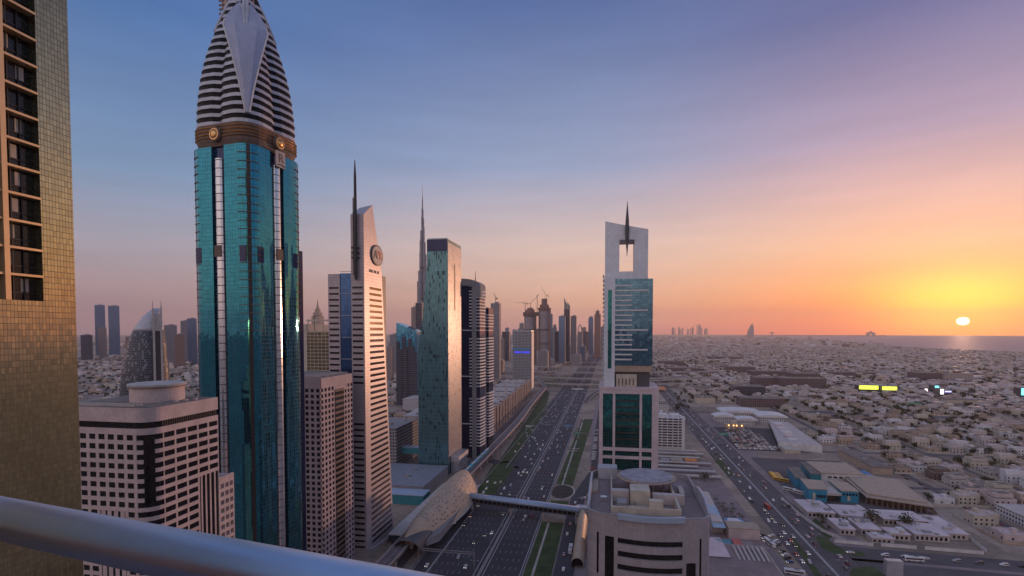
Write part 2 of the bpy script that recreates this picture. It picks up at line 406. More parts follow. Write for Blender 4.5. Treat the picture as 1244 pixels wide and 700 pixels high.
# left-hand side: metro verge
def grass_patch(pts, name='grass_verge'): sheet(name, [pts], M_grass, .10)
def px(*l): return [gz(a, b) for a, b in l]
grass_patch(px((577, 601), (601, 601), (624, 570), (617, 560), (600, 563)))
grass_patch(px((604, 563), (624, 562), (662, 500), (668, 476), (663, 474), (650, 495), (626, 532)))
sheet('slip_road', [px((601, 603), (612, 603), (634, 572), (628, 566), (622, 568), (624, 574)), px((590, 562), (598, 558), (632, 562), (636, 570), (622, 568))], M_asph, .07)
sheet('frontage_street', [[(-158, 470), (-150, 470), (-160, 1250), (-150 - 20, 1250)], ], M_asph2, .045)
# right-hand wide road
RP = [(0, y) for y in (150, 340, 700, 1000, 1400)] + [(8, 2000), (30, 2700), (90, 3600)]
sheet('avenue', strip(RP, 121, 157), M_asph2, .05)
sheet('avenue_shoulder', strip(RP[:4], 157.5, 178) + [[(145, 150), (260, 150), (262, 392), (150, 392)]], M_pave, .04)
g = MB()
for q in strip(RP, 137.8, 139.6): g.prism(q, 0, .25)
tag(g.build('avenue_median', M_grass if False else M_kerb), kind='structure')
sheet('cross_street', [[(158, 352), (700, 330), (700, 350), (158, 374)], [(158, 378), (700, 356), (700, 372), (158, 398)]], M_asph2, .06)
sheet('cross_street', [[(140, 1000), (520, 1090), (520, 1104), (140, 1014)]], M_asph2, .052)
g = MB()
for pl_ in (((983, 634), (991, 630), (1013, 651), (1006, 656)), ((989, 651), (1000, 653), (1030, 671), (1022, 675), (1000, 668)), ((1032, 668), (1051, 672), (1048, 677), (1036, 676)), ((1028, 706), (1036, 690), (1060, 688), (1084, 706)), ((868, 560), (874, 556), (890, 575), (886, 580)), ((800, 500), (806, 498), (812, 512), (806, 514)), ((960, 655), (966, 655), (1003, 706), (994, 706))):
    g.face([(x, y, .13) for x, y in px(*pl_)][::-1])
tag(g.build('traffic_island', M_grass), kind='structure')
# residential streets
STREETX = [300 + 78 * k for k in range(0, 30)]; STREETY = [408 + 150 * k for k in range(0, 22)]
g = MB()
def inland(x, y):
    for i in range(len(coast) - 1):
        (xa, ya), (xb, yb) = coast[i], coast[i + 1]
        if y < 600: return x < 2200
        if ya <= y <= yb: return x < xa + (xb - xa) * (y - ya) / (yb - ya) - 60
    return y > 600
for x in STREETX: g.face([(x - 4, 400, .04), (x + 4, 400, .04), (x + 4 + 40, 2600, .04), (x - 4 + 40, 2600, .04)] if x < 2000 else [(x - 4, 1500, .04), (x + 4, 1500, .04), (x + 4, 2600, .04), (x - 4, 2600, .04)])
for y in STREETY[1:14]: g.face([(262, y - 4, .045), (1900, y + 60, .045), (1900, y + 68, .045), (262, y + 4, .045)])
g.face([(360, 1040, .05), (1700, 900, .05), (1700, 925, .05), (360, 1062, .05)])
for x0, x1, y0, y1 in ((165, 262, 480, 660),): g.face([(x0, y0, .044), (x1, y0, .044), (x1, y1, .044), (x0, y1, .044)])
tag(g.build('side_street', M_asph2), kind='structure')
sheet('car_park', [[(160, 700), (246, 700), (250, 862), (160, 862)]], M_asph, .048)
# left-hand city streets
sheet('side_street', [[(-1500, 900), (-250, 850), (-250, 864), (-1500, 916)], [(-2500, 1700), (-250, 1600), (-250, 1625), (-2500, 1730)], [(-262, 250), (-250, 250), (-300, 1600), (-316, 1600)], [(-900, 600), (-884, 600), (-1500, 2600), (-1520, 2600)]], M_asph2, .04)

# ------------------------------------------------------------------ elevated interchange
def deck(name, path, w, z, label, th=1.6, mat=None):
    t_ = thing(name, label, 'flyover', (path[0][0], path[0][1], 0), 'flyovers of the big interchange')
    g = MB(); n = len(path)
    zz = z if isinstance(z, list) else [z] * n
    qs = strip(path, -w / 2, w / 2); road = MB(); par = MB(); piers = []
    for i, q in enumerate(qs):
        g.prism(q, [zz[i] - th, zz[i] - th, zz[i + 1] - th, zz[i + 1] - th], [zz[i], zz[i], zz[i + 1], zz[i + 1]])
    for off in (-w / 2, w / 2 - .4):
        for i, q in enumerate(strip(path, off, off + .4)): par.prism(q, [zz[i] + .02, zz[i] + .02, zz[i + 1] + .02, zz[i + 1] + .02], [zz[i] + 1.1] * 2 + [zz[i + 1] + 1.1] * 2)
    for i, q in enumerate(strip(path, -w / 2 + .6, w / 2 - .6)): road.face([(p[0], p[1], zz[i if k < 2 else i + 1] + .03) for k, p in enumerate(q)])
    g.build('deck', M_deck, t_); par.build('parapet', M_pale, t_); road.build('carriageway', M_asph2, t_)
    for i in range(n):
        if zz[i] > 4:
            p = MB(); p.box(path[i][0] - 1, path[i][0] + 1, path[i][1] - 1, path[i][1] + 1, 0, zz[i] - th); p.build('pier', M_deck, t_)
    return t_
def arc(pts, n=16):
    """smooth path through points (Catmull-Rom)"""
    P_ = [pts[0]] + list(pts) + [pts[-1]]; out = []
    for i in range(1, len(P_) - 2):
        for k in range(n):
            s = k / n; a, b, c, d = P_[i - 1], P_[i], P_[i + 1], P_[i + 2]
            out.append(tuple(.5 * (2 * b[j] + (c[j] - a[j]) * s + (2 * a[j] - 5 * b[j] + 4 * c[j] - d[j]) * s * s + (3 * b[j] - a[j] - 3 * c[j] + d[j]) * s ** 3) for j in range(len(b))))
    out.append(tuple(pts[-1])); return out
deck('flyover', arc([(-620, 1560), (-380, 1500), (-120, 1400), (60, 1420), (260, 1500)], 8), 17, 9, 'nearest pale flyover crossing the motorway in front of the interchange')
deck('flyover', arc([(-700, 1720), (-400, 1640), (-120, 1560), (60, 1580), (320, 1680)], 8), 22, 10, 'second flyover of the interchange crossing the motorway')
deck('flyover', arc([(-700, 1880), (-400, 1800), (-100, 1760), (100, 1780), (380, 1900)], 8), 24, 12, 'widest flyover crossing in the middle of the interchange')
deck('flyover', arc([(-560, 2010), (-300, 1960), (-100, 1980), (80, 2060), (220, 2260)], 8), 12, 15, 'farthest curving ramp of the interchange')
deck('flyover', arc([(-48, 1100), (-30, 1250), (30, 1420), (160, 1560), (330, 1640)], 8), 10, [0.3 + min(9, k * .6) for k in range(33)], 'ramp rising from the right lanes up to the interchange')
deck('flyover', arc([(-190, 2150), (-215, 1980), (-190, 1780), (-150, 1600), (-128, 1420)], 8), 9, [12 - max(0, k - 10) * .5 for k in range(33)], 'curled ramp dropping from the interchange to the left lanes')
sheet('grass_verge', [[(-180, 1440), (-128, 1420), (-128, 1540), (-190, 1560)], [(-44, 1440), (60, 1450), (60, 1540), (-44, 1530)], [(-220, 1650), (-130, 1600), (-130, 1720), (-230, 1730)]], M_grass, .09)
deck('footbridge', [(-160, 2400), (-40, 2400), (80, 2400)], 8, 8, 'long dark footbridge over the motorway beyond the interchange')

# ------------------------------------------------------------------ metro viaduct, station, train, footbridge
MV = arc([(-131, 250), (-133, 330), (-136, 420), (-136, 500), (-136, 620), (-138, 800), (-147, 1000), (-152, 1150), (-160, 1320), (-205, 1520), (-250, 1720), (-240, 1950), (-190, 2300), (-130, 2700), (-125, 3200)], 6)
t_ = thing('metro_viaduct', 'long elevated metro track on piers curving away along the motorway', 'viaduct', (-131, 250, 0))
g = MB(); par = MB(); tr = MB()
for q in strip(MV, -4.6, 4.6): g.prism(q, 8.6, 10.2)
for q in strip(MV, -1.6, 1.6): g.prism(q, 7.6, 8.58)
for o_ in (-4.6, 4.3):
    for q in strip(MV, o_, o_ + .3): par.prism(q, 10.22, 11.4)
for o_ in (-2.9, -1.3, 1.3, 2.9):
    for q in strip(MV, o_ - .12, o_ + .12): tr.prism(q, 10.22, 10.5)
g.build('deck', M_pave, t_); par.build('parapet', M_pale, t_); tr.build('rail', M_dgrey, t_)
pm = None
acc = 0
for i in range(len(MV) - 1):
    x, y = MV[i]; nx_, ny_ = MV[i + 1]; seg = math.hypot(nx_ - x, ny_ - y)
    s = 0
    while acc + s < seg + acc and s < seg:
        if acc <= 0:
            if not (330 < y < 500):
                f = s / seg; qx, qy = x + (nx_ - x) * f, y + (ny_ - y) * f
                if pm is None:
                    g = MB(); g.loft([[(1.1 * math.cos(a * math.pi / 5), 1.1 * math.sin(a * math.pi / 5), 0) for a in range(10)], [(1.0 * math.cos(a * math.pi / 5), 1.0 * math.sin(a * math.pi / 5), 5.6) for a in range(10)], [(3 * math.cos(a * math.pi / 5), 1.2 * math.sin(a * math.pi / 5), 7.6) for a in range(10)]])
                    pm = g.build('pier', M_pale); pm.parent = t_; po = pm
                else: po = pm.copy(); C.objects.link(po); po.parent = t_
                po.location = (qx + 131, qy - 250, 0)
            acc = 30
        step = min(acc, seg - s); s += step; acc -= step
        if step <= 0: break
# gold shell station
ST = thing('metro_station', 'gold oyster shell roofed metro station at the near end of the footbridge', 'station', (-134, 420, 0))
def shell_pt(u, v):       # u along 0..1 near->far, v -1..1 across
    y = 322 + u * 168
    k = 1 - (abs(u - .6) / (.6 if u < .6 else .4)) ** 2.2; k = max(k, 0)
    wl = 17.5 * k ** .62; 
    xc = -133.5 + 6 * math.sin(u * 3.1) - 5 * (u - .5)
    zt = 11.5 + 11.5 * k ** .6
    z = 7.2 + 1.5 * (1 - k) + (zt - 7.2) * max(0, 1 - abs(v) ** 2.2)
    return (xc + wl * v, y, z)
def shell(a, b, c, d, off=0, nu=48, nv=20):
    g = MB(); b0 = len(g.v)
    for i in range(nu + 1):
        for j in range(nv + 1):
            x, y, z = shell_pt(a + (b - a) * i / nu, c + (d - c) * j / nv); g.v.append((x, y, z + off))
    for i in range(nu):
        for j in range(nv):
            q = i * (nv + 1) + j; g.f.append((q, q + 1, q + nv + 2, q + nv + 1)); g.m.append(0)
    return g
M_shell = solid('gold_shell_panels', (.50, .37, .26), .6, metal=.1, var=.12, scale=.12)
M_shell.node_tree.nodes['Principled BSDF'].inputs['Specular IOR Level'].default_value = .6
sh = shell(.001, .999, -1, 1).build('shell_roof', M_shell, ST, smooth=True)
shi = shell(.002, .998, -.98, .98, -.5).build('shell_lining', M_dgrey, ST, smooth=True)
g = MB(); random.seed(4)
for i in range(4, 36):
    for j in range(-5, 6):
        if random.random() < .42: continue
        u = i / 40 + random.uniform(-.006, .006); v = j / 6.6 + random.uniform(-.03, .03)
        if abs(v) > .8 or u < .13: continue
        p = [shell_pt(u, v), shell_pt(u, v + .035), shell_pt(u + .013, v + .035), shell_pt(u + .013, v)]
        g.face([(x, y, z + .06) for x, y, z in p])
g.build('roof_slots', M_dgrey, ST)
g = MB(); g.box(-150, -119, 345, 468, 0, 6.8); g.box(-154, -148, 350, 470, 0, 5); g.build('concourse_walls', M_glassb, ST)
g = MB(); g.box(-152, -117, 343, 470, 6.8, 7.4); g.build('platform_slab', M_pale, ST)
g = MB(); g.tube([(x, y, z - .1) for x, y, z in [shell_pt(u / 40, 1) for u in range(1, 40)]], .5); g.tube([(x, y, z - .1) for x, y, z in [shell_pt(u / 40, -1) for u in range(1, 40)]], .5); g.build('roof_rim', M_lgrey, ST)
g = MB(); 
for i in range(13): 
    a = math.pi * i / 12; g.v += [(-128 + 9 * math.cos(a), y, 8 + 6.5 * math.sin(a)) for y in (318, 352)]
g.f = [(2 * i, 2 * i + 1, 2 * i + 3, 2 * i + 2) for i in range(12)]; g.m = [0] * 12
g.build('entrance_hood', M_dgrey, ST, smooth=True)
g = MB(); g.prism([(-119, 330), (-113, 340), (-113, 400), (-119, 410)], 6.5, [10.5, 12.0, 12.0, 10.5]); g.build('side_canopy', M_grey, ST)
# train
TR = thing('metro_train', 'blue and silver metro train leaving the gold station', 'train', (-136, 505, 10.6))
y = 494
for k in range(5):
    x = -137.6; g = MB(); yy = y + 20 * k
    lp = []
    for yq, s in ((yy, .86), (yy + .8, 1), (yy + 18.4, 1), (yy + 19.2, .86)):
        lp.append([(x + 1.35 * s * cx_, yq, 10.9 + zz_ * s) for cx_, zz_ in ((-1, 0), (1, 0), (1.05, 1.4), (1, 2.8), (.7, 3.3), (-.7, 3.3), (-1, 2.8), (-1.05, 1.4))])
    g.loft(lp); b_ = g.build('carriage', solid('train_blue', (.04, .38, .55), .35) if k == 0 else MATS['train_blue'], TR)
    g = MB(); g.box(x + 1.43, x + 1.47, yy + 1.5, yy + 17.8, 12.2, 13.3); g.build('window_band', M_glass, b_)
    g = MB(); g.box(x - .9, x + .9, yy + 4, yy + 14, 14.22, 14.5); g.build('roof_unit', M_lgrey, b_)
# pedestrian bridge
FB = thing('footbridge', 'long roofed footbridge with pale blue roof from the gold station over the motorway', 'footbridge', (-70, 418, 0))
ya, yb = 426, 407; xa, xb = -119, -22
def fbx(x, dy): return (x, ya + (yb - ya) * (x - xa) / (xb - xa) + dy)
g = MB(); g.prism([fbx(xa, -3), fbx(xb, -3), fbx(xb, 3), fbx(xa, 3)], 6.6, 7.4); g.build('bridge_deck', M_dgrey, FB)
g = MB(); g.prism([fbx(xa, -2.6), fbx(xb, -2.6), fbx(xb, 2.6), fbx(xa, 2.6)], 7.42, 11.2); g.build('glazed_sides', M_glass, FB)
M_fbroof = solid('bridge_roof_metal', (.34, .42, .54), .4, metal=.2, var=.08)
g = MB(); prof = [(-4.0, 10.2), (-3.8, 11.6), (-2.8, 12.9), (-1.2, 13.5), (1.2, 13.5), (2.8, 12.9), (3.8, 11.6), (4.0, 10.2)]
g.loft([[(*fbx(x, p), z) for p, z in prof] for x in (xa, xb)], smooth if False else 0); g.build('roof', M_fbroof, FB, smooth=True)
for k in range(25):
    x = xa + 2 + k * 3.9; g = MB(); p = fbx(x, -2.72); g.box(p[0] - .12, p[0] + .12, p[1] - .1, p[1] + .08, 7.45, 10.3); g.build('mullion', M_lgrey, FB)
for x in (-78, -51.2, -112.5):
    g = MB(); p = fbx(x, 0); g.box(p[0] - .6, p[0] + .6, p[1] - 1.5, p[1] + 1.5, 0, 6.58); g.build('pier', M_pale, FB)
EN = thing('station_entrance', 'gold hooded stair entrance standing at the right end of the footbridge', 'entrance', (-19, 375, 0))
g = MB(); n = 12; lp = []
for yq, zt in ((330, 6.0), (350, 8.5), (385, 11.5), (404, 12)):
    lp.append([(-19 + 4.0 * math.cos(math.pi * i / n), yq, .5 + zt * math.sin(math.pi * i / n) ** .8) for i in range(n + 1)])
g.loft(lp, closed=False, cap=False); g.build('hood', M_shell, EN, smooth=True)
g = MB(); g.box(-22.3, -15.7, 334, 403, 0, 5); g.build('stair_hall', M_glass, EN)
g = MB(); g.box(-25, -14, 404.5, 414, 0, 12.5); g.box(-24, -15, 405.5, 413, 12.5, 13.3); g.build('lift_tower', M_lgrey, EN)

# ------------------------------------------------------------------ near towers on the left
M_goldtile = panel('gold_mirror_tiles', (.43, .39, .23), (.055, .05, .03), .44, .82, lw=.12, lh=.09, rough=.13, metal=.92, jit=.02, var=.13, frough=.4)
GT = thing('gold_tower', 'towering gold glass high-rise with balconies, cut off by the left edge', 'skyscraper', (-95, 20, 0))
Yw0 = atX(4, 200, -77)[0]; Yw1 = atX(48, 200, -77)[0]; zb = atX(48, 366, -77)[1]; Yfar = atX(93, 402, -77)[0]
Ym = Yw0 - 6.5
g = MB()
g.box(-115, -78.6, -30, Yfar, 0, 262)
g.box(-78.6, -77, Yw1, Yfar, 0, 262.5)                # tiled edge strip
g.box(-78.6, -77, -30, Yw1, 0, zb)                    # tiled below the balconies
g.box(-78.6, -77, -30, Ym, zb, 262.5)
g.build('tiled_body', M_goldtile, GT)
M_goldtrim = solid('gold_trim', (.66, .45, .24), .4, metal=.5, var=.08)
g = MB(); g.box(-78.5, -76.7, Yw0 - .4, Yw0 + .25, zb, 262.4); g.build('column', M_goldtrim, GT)
fh = 3.55
nf = int((262 - zb) / fh)
for k in range(nf):
    z = zb + k * fh
    for (ya_, yb_) in ((Yw0 + .25, Yw1), (Ym, Yw0 - .4)):
        g = MB(); g.box(-78.5, -76.85, ya_ + .01, yb_ - .01, z + fh - .32, z + fh - .02); g.build('balcony_slab', M_goldtrim, GT)
        g = MB(); g.box(-78.55, -78.2, ya_ + .02, yb_ - .02, z + .05, z + fh - .35); wv = g.build('window', M_glass, GT)
        g = MB()
        for q in (.3, .62): yq = ya_ + (yb_ - ya_) * q; g.box(-78.19, -78.0, yq - .08, yq + .08, z + .05, z + fh - .36)
        g.box(-78.19, -78.05, ya_ + .05, yb_ - .05, z + 1.0, z + 1.12)
        random.seed(k * 3 + 1)
        g.build('frame', M_black, wv)
        if random.random() < .8:
            g = MB(); q = random.uniform(.1, .6); yq = ya_ + (yb_ - ya_) * q; g.box(-78.19, -78.12, yq, yq + random.uniform(.5, 1.1), z + 1.2, z + fh - .6); g.build('curtain', M_cream, wv)

# beige office block with a drum on its roof
BO = thing('beige_office_block', 'beige stone office block with square windows and a round drum on its roof', 'office building', (-160, 160, 0))
bx1 = -145.0; by0 = 144.; bx0 = -183.; by1 = atX(266, 560, bx1)[0]; zt = 125.
zw = zt - 8.7
cN = 5.5   # corner size
g = MB()
pl = [(bx0, by0), (bx1 - cN, by0), (bx1 - 1.6, by0 + 1.6), (bx1, by0 + cN), (bx1, by1), (bx0, by1)]
def off(pts, d):  # shrink outline towards its centre
    cx_ = sum(p[0] for p in pts) / len(pts); cy_ = sum(p[1] for p in pts) / len(pts)
    return [(cx_ + (p[0] - cx_) * d, cy_ + (p[1] - cy_) * d) for p in pts]
rnd = [(bx0, by0), (bx1 - cN, by0)] + [(bx1 - cN + cN * math.sin(a), by0 + cN - cN * math.cos(a)) for a in [k * math.pi / 16 for k in range(1, 8)]] + [(bx1, by0 + cN), (bx1, by1), (bx0, by1)]
g.prism(off(rnd, .97), 0, zt - .4)
g.build('core', M_glass, BO)
g = MB(); g.prism(rnd, zt - 4.6, zt); g.build('parapet', M_beige, BO)
g = MB(); g.prism(off(rnd, .985), zt - 6.6, zt - 4.62); g.build('ribbon_window', M_glass, BO)
g = MB()
for k in range(40):
    x = bx0 + 1 + k * .95
    if x < bx1 - cN: g.box(x, x + .18, by0 + .1, by0 + .35, zt - 6.55, zt - 4.65)
for k in range(26):
    y = by0 + cN + k * .95
    if y < by1: g.box(bx1 - .35, bx1 - .1, y, y + .18, zt - 6.55, zt - 4.65)
g.build('ribbon_mullions', M_brown, BO)
g = MB(); g.prism(rnd, zt - 8.7, zt - 6.62); g.build('upper_spandrel', M_beige, BO)
# facade grids: left face (Y-) and right face (X+)
fac = MB(); cells = []
fh = 3.15; nfl = 34; xr = bx1 - cN
ncl = 9; cw = (xr - bx0) / ncl
yr0 = by0 + cN; ncr = 5; cwr = (by1 - yr0) / ncr
for k in range(nfl):
    z1 = zw - k * fh; z0 = z1 - fh
    # spandrel is the lower 1.35 m
    tall = (k >= 8)
    for i in range(ncl):
        a = bx0 + i * cw
        if tall and i in (5, 6, 7): continue
        cells.append(('Y-', by0 + .35, a + .62, a + cw - .62, z0 + 1.35, z1)); 
    for i in range(ncr):
        a = yr0 + i * cwr
        if (k >= 6) and i in (3, 4): continue
        cells.append(('X+', bx1 - .35, a + .38, a + cwr - .38, z0 + 1.35, z1))
    x1_ = bx0 + (5 * cw if tall else ncl * cw)
    fac.wall('Y-', by0, bx0, x1_, z0, z0 + 1.35, -1.0, 0)
    if tall: fac.wall('Y-', by0, bx0 + 8 * cw, xr, z0, z0 + 1.35, -1.0, 0)
    fac.wall('X+', bx1, yr0, yr0 + (3 if k >= 6 else 5) * cwr, z0, z0 + 1.35, -1.0, 0)
    # rounded spandrels turning into the corner; the corner itself is a glass notch above the tenth floor
    for (a0_, a1_) in (((0, 28), (62, 90)) if k < 7 else ((0, 90),)):
        pts = []
        for s in range(6):
            a = R(a0_ + (a1_ - a0_) * s / 5); pts.append((bx1 - cN + cN * math.sin(a), by0 + cN - cN * math.cos(a)))
        for s in range(5, -1, -1):
            a = R(a0_ + (a1_ - a0_) * s / 5); pts.append((bx1 - cN + (cN - .9) * math.sin(a), by0 + cN - (cN - .9) * math.cos(a)))
        fac.prism(pts, z0 + .002, z0 + 1.35)
for i in range(ncl + 1):
    a = bx0 + i * cw; zb_ = zw - 8 * fh if i in (6, 7) else 0
    fac.wall('Y-', by0 + .03, a - .6 if i else a, a + .6, zb_, zw, -1.0, 0)
for i in range(ncr + 1):
    a = yr0 + i * cwr; zb_ = zw - 6 * fh if i in (4,) else 0
    fac.wall('X+', bx1 - .03, max(a - .36, yr0), min(a + .36, by1), zb_, zw, -1.0, 0)
fac.build('facade_grid', M_beige, BO)
panes(BO, cells, M_glass, .1, 100)
g = MB()      # tall glazed strips with round columns
for a in (.2, .62, 1.05, 1.5): g.wall('X+', bx1, yr0 + (3 + a) * cwr, yr0 + (3 + a) * cwr + .75, 0, zw - 6 * fh, -.9, -.1)
for a in (.25, .9, 1.6, 2.3): g.wall('Y-', by0, bx0 + (5 + a) * cw, bx0 + (5 + a) * cw + 1.6, 0, zw - 8 * fh, -.9, -.1)
g.build('tall_piers', M_beige, BO)
g = MB(); g.prism([(bx1 - 3.2, by0 + .9), (bx1 - .9, by0 + 3.2), (bx1 - 1.5, by0 + 3.6), (bx1 - 3.6, by0 + 1.5)], zw - 7 * fh + 1.35, zw); g.build('corner_glazing', M_glass, BO)
g = MB()
for q in (.2, .5, .8): g.prism([(bx1 - 3.2 + 2.3 * q, by0 + .8 + 2.3 * q), (bx1 - 3.0 + 2.3 * q, by0 + 1.0 + 2.3 * q), (bx1 - 3.3 + 2.3 * q, by0 + 1.2 + 2.3 * q)], zw - 7 * fh + 1.4, zw - .02)
g.build('corner_mullion', M_beige, BO)
# lower rear wing at the right
WG = MB(); wy0, wy1 = by1 + .1, by1 + 8
wz = atX(272, 580, bx1)[1]
WG.box(bx0, bx1 - 1.2, wy0, wy1, 0, wz)
for k in range(28):
    z1 = wz - 1 - k * fh
    WG.wall('X+', bx1 - .1, wy0, wy1, z1 - 1.35, z1, -1, 0)
WG.wall('X+', bx1 - .1, wy0, wy1, wz - 1, wz + .5, -1, 0)
for a in (0, 2.5, 5.0, 7.3): WG.wall('X+', bx1 - .13, wy0 + a, wy0 + a + .6, 0, wz - .4, -1, 0)
WG.build('rear_wing', M_beige, BO)
g = MB(); g.box(bx0 + 6, bx1 - 10, by1, by1 + 3, 0, zt - 12); g.build('stair_core', M_glass, BO)
# roof
g = MB(); g.prism(off(rnd, .93), zt + .02, zt + .25); g.build('roof_deck', M_roof, BO)
dcx, dcy = -158.5, 161.5
g = MB()
g.loft([[(dcx + r_ * math.cos(2 * math.pi * i / 40), dcy + r_ * math.sin(2 * math.pi * i / 40), z) for i in range(40)] for r_, z in ((8.3, zt + .2), (8.3, zt + 5.6))]); g.build('drum', M_beige, BO, smooth=False)
g = MB(); g.loft([[(dcx + r_ * math.cos(2 * math.pi * i / 40), dcy + r_ * math.sin(2 * math.pi * i / 40), z) for i in range(40)] for r_, z in ((8.9, zt + 5.62), (9.0, zt + 6.3), (8.6, zt + 6.5))]); g.build('drum_roof', M_pale, BO)
g = MB(); g.loft([[(dcx + r_ * math.cos(2 * math.pi * i / 40), dcy + r_ * math.sin(2 * math.pi * i / 40), z) for i in range(40)] for r_, z in ((8.95, zt + 5.3), (8.95, zt + 5.6))]); g.build('drum_band', M_brown, BO)
random.seed(2)
for k in range(7):
    x, y = (bx0 + 6 + k * 1.9, by0 + 2.2) if k < 4 else (dcx + 9 + (k - 4) * 1.2, dcy + 3 * (k - 5))
    g = MB(); g.box(x, x + 1.5, y, y + 1.0, zt + .26, zt + .9); g.build('roof_unit', M_pale, BO)
for y_ in (by0 + 1.3, by0 + 4.5):
    g = MB(); g.box(bx0 + 2, bx1 - 7, y_, y_ + .4, zt + .26, zt + .8); g.build('roof_rail', M_pale, BO)

# ------------------------------------------------------------------ the teal tower with banded onion crown
RTx, RTy = -169., 226.
RT = thing('teal_crowned_tower', 'tallest teal glass tower with black and white banded pointed crown', 'skyscraper', (RTx, RTy, 0))
M_tealglass = panel('teal_mirror_glass', (.034, .24, .33), (.02, .06, .08), 1.5, 1.85, lw=.06, lh=.06, rough=.04, metal=.88, jit=.012, var=.09, wob=.55)
M_crownwin = panel('crown_window_band', (.007, .006, .008), (.005, .004, .005), 1.2, 3.7, lw=.1, lh=.02, rough=.45, metal=.0, jit=.02, var=.3)
S0 = 17.2     # half side
M_crownwin.node_tree.nodes['Principled BSDF'].inputs['Specular IOR Level'].default_value = .12
def rsq(h, r, n=6, z=0, cx_=RTx, cy_=RTy):
    """rounded square, n points per corner"""
    out = []
    for q in range(4):
        sx, sy = ((1, -1), (1, 1), (-1, 1), (-1, -1))[q]
        for i in range(n + 1):
            a = R(-90 + 90 * q + 90 * i / n)
            out.append((cx_ + sx * (h - r) + r * math.cos(a), cy_ + sy * (h - r) + r * math.sin(a), z))
    return out
zg = atX(329, 178, -154)[1] + 0    # top of the glass
zg = 232.
# glass lobes: one per corner, wrapping it; between them a recessed bay with a pale column strip
for q in range(4):
    sx, sy = ((1, -1), (1, 1), (-1, 1), (-1, -1))[q]
    n = 8; r = 6.2; pts = []
    for i in range(n + 1):
        a = math.atan2(sy, sx) + R(-45 + 90 * i / n)
        pts.append((RTx + sx * (S0 - r) + r * math.cos(a), RTy + sy * (S0 - r) + r * math.sin(a)))
    e1 = (RTx + sx * 3.6, RTy + sy * S0); e2 = (RTx + sx * S0, RTy + sy * 3.6)
    if sx * sy < 0: first, last = e1, e2
    else: first, last = e2, e1
    poly = [first] + pts + [last, (RTx + sx * 3.6, RTy + sy * 3.6)]
    MB().prism(poly, 0, zg).build('glass_lobe', M_tealglass, RT)
    # fins on the corners of every floor
    g = MB()
    fl = 0
    z = zg - 4
    while z > 150:
        pp = [(RTx + (p[0] - RTx) * 1.018, RTy + (p[1] - RTy) * 1.018) for p in pts[0:n + 1]]
        for s in range(len(pp) - 1): g.prism([pp[s], pp[s + 1], pts[s + 1], pts[s]], z, z + .3)
        z -= 3.7
    g.build('corner_fins', M_brown, RT)
    # dark seam on the corner
    c_ = Vector((sx, sy, 0)).normalized(); tt = Vector((-c_.y, c_.x, 0)); base = Vector((RTx + sx * (S0 - r), RTy + sy * (S0 - r), 0)) + c_ * (r - .3)
    g = MB(); p4 = [base + tt * .8 + c_ * .42, base - tt * .8 + c_ * .42, base - tt * .8 - c_ * .3, base + tt * .8 - c_ * .3]
    g.prism([(p.x, p.y) for p in reversed(p4)], 0, zg - .1); g.build('corner_seam', M_black, RT)
M_navy = solid('navy_glass', (.02, .03, .09), .08, metal=.5)
g = MB(); g.box(RTx - S0 + 1.6, RTx + S0 - 1.6, RTy - 3.6, RTy + 3.6, 0, zg); g.box(RTx - 3.6, RTx + 3.6, RTy - S0 + 1.6, RTy + S0 - 1.6, 0, zg + .01); g.build('recessed_bay', M_navy, RT)
M_palecol = panel('pale_panel_strip', (.62, .66, .72), (.10, .09, .10), 3.1, 3.7, lw=.0, lh=.10, rough=.16, metal=.75, jit=.01, var=.06)
for sx, sy in ((1, 0), (0, -1), (-1, 0), (0, 1)):
    r_ = 2.1; cx_, cy_ = RTx + sx * (S0 - 1.3), RTy + sy * (S0 - 1.3)
    g = MB(); g.prism([(cx_ + r_ * math.cos(2 * math.pi * i / 14) * (1 if sy else .9), cy_ + r_ * math.sin(2 * math.pi * i / 14) * (1 if sx else .9)) for i in range(14)], 0, zg - 5.5); g.build('pale_column', M_palecol, RT)
for (fc, c, a) in (('X+', RTx + S0, RTy - 12.6), ('Y-', RTy - S0, RTx + 11.5), ('Y-', RTy - S0, RTx - 13.8), ('X+', RTx + S0, RTy + 9.2)):
    g = MB(); g.wall(fc, c, a, a + 3.4, 180.5, 187.5, -.4, .05); g.build('plant_opening', M_navy, RT)
for fc, c, a in (('Y-', RTy - S0 - .9, RTx - 1.9), ('X+', RTx + S0 + .9, RTy - 1.9)):
    g = MB(); g.wall(fc, c, a, a + 3.8, 183, 188, -.5, .03); g.build('plant_louvre', M_brown, RT)
